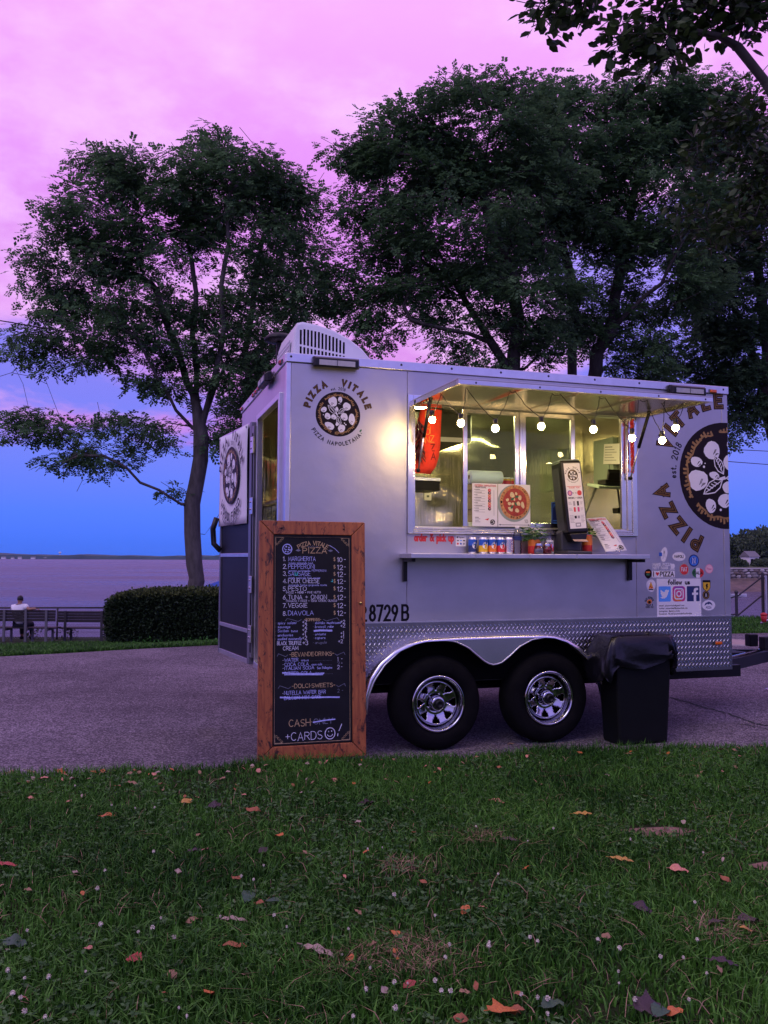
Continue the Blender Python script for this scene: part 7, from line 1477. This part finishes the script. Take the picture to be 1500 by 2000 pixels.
# hand resting on the bench back: palm and fingers curling over
for k, (dx, ln) in enumerate(((-.030, .05), (-.012, .06), (.006, .058), (.024, .048))): MB().tube([(.565 + dx * .3 + .03, -.05 + dx * .6, sh - .09), (.60 + .012 * k * .3, -.055 + dx, sh - .085), (.60 + ln * .6, -.06 + dx, sh - .10), (.60 + ln * .7, -.06 + dx, sh - .125)], [.011, .010, .009, .007], 6).build('finger', skinm, body)
MB().tube([(.56, -.02, sh - .09), (.60, .005, sh - .095), (.625, .012, sh - .11)], [.012, .010, .008], 6).build('thumb', skinm, body)
skin_fig('t_shirt', [(0, .19, s0 + .06), (0, .13, s0 + .22), (0, .11, (s0 + sh) / 2 + .08), (0, .10, sh - .015), (0, .11, sh + .025), (-.18, .11, sh - .035), (.18, .11, sh - .025), (-.215, .15, sh - .17), (.27, .03, sh - .075)], [(0, 1), (1, 2), (2, 3), (3, 4), (3, 5), (3, 6), (5, 7), (6, 8)], [(.175, .145), (.168, .138), (.178, .140), (.168, .132), .112, .094, .094, .072, .070], shirt, pe)
skin_fig('trousers', [(0, .20, s0 + .05), (-.11, .24, s0 + .06), (-.14, .62, s0 + .05), (-.15, .64, .13), (.11, .24, s0 + .06), (.17, .60, s0 + .05), (.18, .55, .13)], [(0, 1), (1, 2), (2, 3), (0, 4), (4, 5), (5, 6)], [(.165, .13), .10, .08, .06, .10, .08, .06], trou, pe)
MB().ball((0, .128, HZ - .085), .092, 14, 10, sx=.90, sy=1.06, sz=1.08).build('hair', hairm, pe)
for s_ in (-1, 1): MB().ball((.080 * s_, .145, HZ - .125), .022, 8, 6, sx=.5, sy=.8, sz=1.4).build('ear', skinm, body)
MB().ball((0, .235, HZ - .135), .018, 8, 6, sz=1.4).build('nose', skinm, body); MB().box((-.025, .218, HZ - .178), (.025, .226, HZ - .170)).build('mouth', mat('lips', (.30, .10, .08), .5), body)
for s_ in (-1, 1): MB().ball((.032 * s_, .212, HZ - .105), .011, 8, 6).build('eye', M['ink'], body); MB().tube([(-.15 if s_ < 0 else .18, .60 if s_ < 0 else .51, .045), (-.15 if s_ < 0 else .18, .80 if s_ < 0 else .71, .035)], [.05, .042], 8).build('shoe', M['black'], pe)
# blue canopy roof down by the water
p = at(420, 1136, 29.5); cn = empty('blue_canopy', (p.x, 29.5, gz(p.x, 29.5)), 0, 'blue canopy roof showing between the hedge and the trailer door', 'canopy'); ct = p.z - gz(p.x, 29.5)
MB().add([(-.45, -1, ct - .22), (2.6, -1, ct - .22), (2.6, 1, ct - .22), (-.45, 1, ct - .22), (1.0, 0, ct + .32)], [(0, 1, 4), (1, 2, 4), (2, 3, 4), (3, 0, 4), (3, 2, 1, 0)]).build('canopy_cloth', mat('blue_cloth', (.03, .13, .55), .7), cn)
for x, y in ((-.40, -.95), (2.55, -.95), (2.55, .95), (-.40, .95)): MB().bar((x, y, gz(p.x + x, 29.5 + y) - gz(p.x, 29.5) - .1), (x, y, ct - .22), .04).build('leg', M['alu_trim'], cn)

# ------------------------------------------------------------------ grass
def blades(X, Y, Z, hgt_, wid, rng, lean=.55):
    n = len(X); a = rng.uniform(0, 6.283, n); s_ = np.stack([np.cos(a), np.sin(a), np.zeros(n)], 1) * (wid * rng.uniform(.6, 1.3, n))[:, None]; b_ = rng.uniform(0, 6.283, n); l = (hgt_ * lean * np.abs(rng.normal(0, 1, n)).clip(0, 2.2))[:, None]; d = np.stack([np.cos(b_), np.sin(b_), np.zeros(n)], 1) * l; h = hgt_[:, None] if hasattr(hgt_, '__len__') else hgt_; up = np.array([[0, 0, 1.]]) * h; o_ = np.stack([X, Y, Z], 1)
    V = np.stack([o_ - s_, o_ + s_, o_ + up * .6 + d * .35 + s_ * .75, o_ + up * .6 + d * .35 - s_ * .75, o_ + up * (1 - .18 * (l / h).clip(0, 1.5)) + d], 1).reshape(-1, 3); k = np.arange(n)[:, None] * 5
    F = np.concatenate([k + np.array([[0, 1, 2]]), k + np.array([[0, 2, 3]]), k + np.array([[3, 2, 4]])], 0); return V, F
rng = np.random.default_rng(5)
NE = np.array(NEAR_EDGE)
def edge_np(x): return np.interp(x, NE[:, 0], NE[:, 1]) + .02 * np.sin(x * 7) + .012 * np.sin(x * 19)
def lawn_np(x, y):
    d = edge_np(x) - y; sm = lambda a, b_, v: (lambda t: t * t * (3 - 2 * t))(np.clip((v - a) / (b_ - a), 0, 1)); return .045 * sm(-.02, .25, d) + .012 * np.sin(x * 1.7 + y * .6) * np.sin(y * 1.9 - x * .4) * sm(0, .6, d) + .02 * sm(.5, 4, d)
def vnoise(x, y, seed=0):
    r_ = np.random.default_rng(seed); out_ = np.zeros_like(x)
    for _ in range(7): f_ = r_.uniform(.7, 3.2); a = r_.uniform(0, 6.28); out_ += np.sin((x * np.cos(a) + y * np.sin(a)) * f_ * 2 + r_.uniform(0, 6.28))
    return out_ / 7 + .5
SOIL = [(on_z(1287, 1618, .06), .15, .085), (on_z(1496, 1692, .06), .06, .05)]
DRY = [(on_z(800, 1878, .06), .16), (on_z(940, 1640, .06), .10), (on_z(785, 1700, .06), .08), (on_z(1410, 1830, .06), .10), (on_z(660, 1895, .06), .08)]
N_ = 430000; t = rng.random(N_) ** 1.25; yy_ = 1.35 + t * 5.6; hw_ = .55 * yy_ + .9; x = rng.uniform(-1, 1, N_) * hw_; e_ = edge_np(x); k = (yy_ < e_ - .01) ; x, y = x[k], yy_[k]
for c, a, b_ in SOIL: q = ((x - c.x) / a) ** 2 + ((y - c.y) / b_) ** 2; k = (q > 1.7) | (rng.random(len(x)) < .06 + .30 * np.clip(q - .8, 0, 1)); x, y = x[k], y[k]
g = vnoise(x, y, 3); k = rng.random(len(x)) < np.clip(.42 + g * .75, .3, 1); x, y, g = x[k], y[k], g[k]
hgt_ = (.021 + .043 * rng.random(len(x)) ** 1.7) * (.75 + .55 * g) * (1 + .5 * (edge_np(x) - y < .18)); V, F = blades(x, y, lawn_np(x, y), hgt_, .0036, rng, .85)
tag(link('grass', fast_mesh('grass', V, F, M['grass'])), kind='stuff')
# clover leaves among the blades
n = 15000; yy_ = 1.5 + rng.random(n) ** 1.2 * 4.6; x = rng.uniform(-1, 1, n) * (.5 * yy_ + .6); k = (yy_ < edge_np(x) - .1) & (vnoise(x, yy_, 9) > .50); x, y = x[k], yy_[k]; n = len(x); z = lawn_np(x, y) + rng.uniform(.018, .045, n); P0 = np.stack([x, y, z], 1); a0 = rng.uniform(0, 6.28, n); Vs = []; Fs = []
for j in range(3):
    a = a0 + j * 2.094; d = np.stack([np.cos(a), np.sin(a), rng.uniform(-.15, .45, n)], 1); V, F = leaves_big(P0, d, .017, rng); Fs.append(F + sum(len(v) for v in Vs)); Vs.append(V)
M['clover'] = leaf_mat('clover_leaf', (.028, .075, .018), (.075, .15, .045), 6.0)
tag(link('clover', fast_mesh('clover', np.concatenate(Vs), np.concatenate(Fs), M['clover'])), kind='stuff')
# dry tufts and straw
X_, Y_ = [], []
for c, r in DRY: m_ = int(230 * (r / .12) ** 2); X_.append(c.x + rng.normal(0, r * .6, m_)); Y_.append(c.y + rng.normal(0, r * .5, m_))
m_ = 3000; yy_ = 1.6 + rng.random(m_) * 4.2; xx_ = rng.uniform(-1, 1, m_) * (.5 * yy_ + .5); k = yy_ < edge_np(xx_) - .03; X_.append(xx_[k]); Y_.append(yy_[k])
x = np.concatenate(X_); y = np.concatenate(Y_); V, F = blades(x, y, lawn_np(x, y) + .008, .028 + .03 * rng.random(len(x)), .0017, rng, 1.8); tag(link('dry_grass', fast_mesh('dry_grass', V, F, M['straw'])), kind='stuff')
for c, a, b_ in SOIL:
    m_ = 34; vs = [(c.x, c.y, lawn_h(c.x, c.y) + .024)] + [(c.x + a * 1.05 * (1 + .18 * math.sin(3 * q) + .1 * math.sin(7 * q)) * math.cos(q), c.y + b_ * 1.05 * (1 + .2 * math.sin(2 * q + 1)) * math.sin(q), lawn_h(c.x + a * math.cos(q), c.y + b_ * math.sin(q)) + .003) for q in [6.283 * i / m_ for i in range(m_)]]
    tag(MB().add(vs, [(0, i + 1, (i + 1) % m_ + 1) for i in range(m_)], True).build('bare_soil', mat('bare_soil', (.24, .13, .10), .95, col2=(.10, .060, .045), vscale=22, bump=.8, bscale=60)), kind='structure')
# seed stalks
x = rng.uniform(-2.4, 2.6, 260); y = rng.uniform(2.4, 5.6, 260); k = y < edge_np(x) - .05; x, y = x[k], y[k]; V, F = blades(x, y, lawn_np(x, y), .09 + .07 * rng.random(len(x)), .0014, rng, .35); tag(link('grass_stalks', fast_mesh('grass_stalks', V, F, M['grass'])), kind='stuff')
# far lawn strips
def strip(n, xr, seed, hh, ww, yr):
    rng = np.random.default_rng(seed); x = rng.uniform(*xr, n); fe_ = np.array([far_edge(v) for v in x]); y = fe_ + .03 + (rng.random(n) ** 1.6) * yr; z = np.array([gz(a, b_) for a, b_ in zip(x, y)]); V, F = blades(x, y, z - .01, hh * rng.uniform(.5, 1.4, n), ww, rng, .8); return V, F
V1, F1 = strip(42000, (-8.5, -1.2), 3, .075, .009, 12.5); V2, F2 = strip(12000, (6.2, 11.5), 4, .06, .009, 4.0)
tag(link('far_grass', fast_mesh('far_grass', np.concatenate([V1, V2]), np.concatenate([F1, F2 + len(V1)]), M['grass'])), kind='stuff')

# ------------------------------------------------------------------ fallen leaves and clover flowers
def leaf_mesh(kind, seed, m):
    rr = random.Random(seed); n = 9; L = 1.0; vs = []; fs = []
    for i in range(n):
        t = i / (n - 1); w_ = {'oval': .30, 'long': .15, 'round': .40, 'lobed': .42}[kind] * math.sin(math.pi * min(1, t * .96 + .04)) ** .75 * (1 + (.35 * math.sin(t * 16) if kind == 'lobed' else .06 * math.sin(t * 21)))
        curl = .10 * math.sin(t * 3.1 + rr.random()) + .05 * math.sin(t * 9 + rr.random() * 6) ; fold = rr.uniform(-.15, .22)
        vs += [(t * L - .5, w_, curl + w_ * fold), (t * L - .5, 0, curl), (t * L - .5, -w_, curl + w_ * fold * .7)]
    for i in range(n - 1): a = 3 * i; fs += [(a, a + 1, a + 4, a + 3), (a + 1, a + 2, a + 5, a + 4)]
    b = MB().add(vs, fs, True); b.bar((-.5, 0, .06), (-.68, .03, .04), .018)
    return b.mesh('fallen_leaf', m)
LM = dict(orange=mat('orange_leaf', (.58, .17, .03), .6, col2=(.28, .07, .02), vscale=24), tan=mat('tan_leaf', (.34, .20, .10), .7, col2=(.16, .085, .045), vscale=24), pink=mat('pink_leaf', (.62, .26, .18), .6, col2=(.34, .12, .07), vscale=16), red=mat('red_leaf', (.42, .06, .045), .6, col2=(.22, .03, .02), vscale=20), dark=mat('dark_leaf', (.030, .015, .020), .6, var=.5, vscale=18), brown=mat('brown_leaf', (.27, .085, .03), .7, var=.4, vscale=18), pale=mat('pale_leaf', (.38, .30, .23), .7, col2=(.24, .17, .12), vscale=18), yellow=mat('yellow_leaf', (.52, .30, .05), .6, col2=(.30, .13, .03), vscale=18), green=mat('blue_green_leaf', (.025, .070, .035), .6, var=.3, vscale=14))
LMESH = {}
def leaf(px, py, kind, col, size, label, rz, tilt=.15, group='fallen leaves on the lawn'):
    if (kind, col) not in LMESH: LMESH[(kind, col)] = leaf_mesh(kind, len(LMESH), LM[col])
    p = on_z(px, py, .085); z = lawn_h(p.x, p.y) + .037; q = on_z(px, py, z); rr = random.Random(px * 7 + py); me = LMESH[(kind, col)]
    o = link('fallen_leaf', me); o.location = (q.x, q.y, z); o.scale = (size * .85,) * 3; o.rotation_euler = (rr.uniform(-tilt, tilt) + .1, rr.uniform(-tilt, tilt), rz); tag(o, label, 'leaf', group); return o
NOT = [(545, 1632, 'oval', 'orange', .075, 'bright orange leaf with a dark tip at the middle of the lawn', 2.2, .4), (262, 1872, 'round', 'red', .075, 'rose red rounded leaf lying low on the lawn at the left', -.5, .2), (408, 1940, 'oval', 'orange', .065, 'orange leaf standing on edge near the bottom left', 1.5, .6), (985, 1975, 'lobed', 'orange', .12, 'largest ragged orange leaf at the bottom of the lawn', .5, .4),
       (1327, 1699, 'round', 'pink', .10, 'broad salmon pink leaf on the lawn at the right', .2, .2), (460, 1847, 'long', 'brown', .10, 'long rusty brown leaf below the pale one', .05, .1), (458, 1797, 'long', 'pale', .115, 'long pale grey leaf beside a clover flower', .05, .1), (622, 1858, 'long', 'pale', .15, 'long curled pale straw leaf sloping down to the right', -.5, .1), (12, 1690, 'long', 'red', .11, 'reddish leaf cut by the left edge of the lawn', .05, .1),
       (212, 1593, 'oval', 'orange', .085, 'orange brown leaf lying flat left of the middle, near the road', .25, .1), (495, 1582, 'oval', 'brown', .09, 'rust brown leaf below the menu board', -.15, .1), (366, 1565, 'round', 'yellow', .075, 'ochre leaf left of the menu board foot', .6, .3), (972, 1565, 'oval', 'pink', .085, 'pinkish leaf on the lawn below the left wheel', -.2, .1), (1140, 1590, 'long', 'yellow', .13, 'long ochre leaf below the right wheel', .2, .1), (1215, 1679, 'long', 'yellow', .115, 'long yellow leaf left of the pink leaf', -.4, .1),
       (1463, 1795, 'round', 'dark', .10, 'dark purple rounded leaf at the right edge beside a small yellow leaf', .4, .3), (1256, 1773, 'round', 'dark', .09, 'dark purple leaf in the grass below the pink leaf', .1, .3), (1458, 1815, 'oval', 'yellow', .05, 'small yellow leaf touching the dark purple leaf at the right', -.3, .2), (770, 1822, 'oval', 'orange', .07, 'orange leaf above the straw patch', 2.0, .5), (909, 1776, 'oval', 'orange', .06, 'small orange leaf with a thin stalk right of the straw patch', .9, .4), (1318, 1976, 'oval', 'orange', .07, 'orange leaf at the bottom right', .4, .3),
       (684, 1872, 'oval', 'orange', .055, 'small orange leaf beside the long pale straw leaf', -.9, .4), (715, 1567, 'round', 'dark', .10, 'dark purple leaf below the right foot of the menu board', .2, .2), (402, 1660, 'oval', 'pink', .055, 'small pink curled leaf tip left of the middle', 1.2, .6), (382, 1662, 'long', 'dark', .09, 'dark curled leaf beside the pink leaf tip', .2, .2), (1010, 1972, 'round', 'brown', .05, 'small brown leaf beside the largest orange leaf', 0, .3), (60, 1508, 'round', 'tan', .08, 'broad tan leaf on the lawn edge at the left', 0, .3), (120, 1508, 'lobed', 'orange', .07, 'ragged orange leaf on the lawn edge by the road', .6, .4), (20, 1510, 'oval', 'tan', .11, 'tan leaf on the lawn edge in the left corner', .2, .2),
       (260, 1530, 'round', 'tan', .085, 'tan curled leaf near the road edge', .7, .4), (90, 1520, 'oval', 'pink', .08, 'dusty pink leaf near the left road edge', 1.0, .4), (1290, 1975, 'oval', 'green', .10, 'blue-green oval leaf at the bottom of the lawn', .9, .3), (485, 1750, 'oval', 'green', .10, 'upright blue-green weed leaf at the middle left', 1.5, .7), (540, 1762, 'oval', 'green', .09, 'flat green weed leaf beside the upright one', .3, .3), (30, 1840, 'round', 'green', .09, 'grey-green round leaf at the left edge', .3, .3), (1080, 1960, 'round', 'green', .09, 'broad grey-green leaf right of the largest orange leaf', .5, .3), (995, 1640, 'long', 'dark', .09, 'dark curled leaf left of the bare soil', -.2, .2), (420, 1572, 'round', 'dark', .08, 'small dark purple leaf between the ochre and the brown leaf', .4, .3), (515, 1660, 'oval', 'dark', .07, 'dark leaf below the bright orange leaf', 1.0, .3), (1400, 1800, 'oval', 'dark', .08, 'dark leaf left of the purple leaf at the right edge', .4, .3), (1415, 1880, 'long', 'dark', .11, 'long dark leaf low at the right', 0, .2), (1270, 1970, 'lobed', 'dark', .11, 'dark crumpled leaf left of the orange leaf at the bottom right', 0, .3), (900, 1990, 'oval', 'brown', .06, 'brown leaf at the very bottom edge', .4, .3), (800, 1922, 'oval', 'red', .05, 'small red leaf below the straw patch', .2, .4)]
for px, py, kd, cl_, sz, lb, rz, tl in NOT: leaf(px, py, kd, cl_, sz, lb, rz, tl)
rr = random.Random(55)
for k in range(150):
    if k < 108: px = rr.uniform(0, 1500); py = 1510 - px * .040 + 4 + 62 * rr.random() ** 1.6
    else: px, py = rr.uniform(0, 1500), rr.uniform(1530, 1960)
    leaf(int(px), int(py), rr.choice(['oval', 'oval', 'long', 'round']), rr.choice(['tan', 'tan', 'pale', 'brown', 'orange', 'pink']), rr.uniform(.024, .052), 'small dry leaf scattered in the grass', rr.uniform(0, 6.28), .5, 'small dry leaves scattered in the grass')
for px, py in ((997, 1452), (1172, 1448), (1210, 1452)):
    o = leaf(px, py, 'oval', 'tan', .06, 'tan leaf on the asphalt edge below the trailer', rr.uniform(0, 6), .2, 'leaves on the asphalt edge'); q = on_z(px, py, .012); o.location = (q.x, q.y, .010)
fl = MB(); r2 = random.Random(3)
for k in range(46):
    v = Vector((r2.gauss(0, 1), r2.gauss(0, 1), r2.gauss(.4, 1))).normalized(); s_ = v.cross(Vector((0, 0, 1))).normalized() * .0022; fl.add([v * .003 - s_, v * .003 + s_, v * .0105 + s_ * .8 + Vector((0, 0, .001)), v * .0105 - s_ * .8 + Vector((0, 0, .001))], [(0, 1, 2, 3)])
fl.ball((0, 0, 0), .006, 8, 5); fme = fl.mesh('flower_head', mat('clover_flower', (.62, .58, .46), .8, var=.2, vscale=200)); sme = MB().tube([(0, 0, -.05), (.004, .002, -.02), (0, 0, 0)], .0012, 4).mesh('stem', M['clover'])
SPOT = [(48, 1975), (95, 1908), (40, 1948), (48, 1910), (15, 1895), (205, 1700), (190, 1735), (270, 1820), (298, 1812), (197, 1805), (300, 1663), (302, 1577), (264, 1578), (218, 1572), (430, 1790), (495, 1718), (515, 1690), (723, 1890), (715, 1933), (770, 1918), (772, 1968), (850, 1915), (862, 1935), (870, 1870), (955, 1842), (1035, 1830), (1050, 1838), (1070, 1980), (1018, 1942), (1050, 1948), (1210, 1852), (1290, 1868), (1335, 1870), (1362, 1835), (1240, 1952), (1070, 1950), (955, 1848), (850, 1788), (770, 1747), (930, 1614), (365, 1985), (88, 1986), (25, 1940), (340, 1830), (690, 1985), (880, 1935), (878, 1845), (1168, 1835), (1357, 1762), (560, 1810)]
for k in range(22): SPOT.append((rr.uniform(0, 1500), rr.uniform(1530, 1990)))
for k, (px, py) in enumerate(SPOT):
    p = on_z(px, py, .09)
    if p.y > near_edge(p.x) - .1: continue
    z = lawn_h(p.x, p.y) + rr.uniform(.046, .064); q = on_z(px, py, z); e_ = empty('clover_flower', (q.x, q.y, z), rr.uniform(0, 6), 'small whitish clover flower head in the grass', 'flower', 'white clover flowers in the lawn'); s_ = rr.uniform(.3, .6) if k > 50 else rr.uniform(.45, .8)
    h_ = link('flower_head', fme, e_); st_ = link('stem', sme, e_); h_.scale = (s_,) * 3; h_.rotation_euler = (rr.uniform(-.4, .4), rr.uniform(-.4, .4), 0)
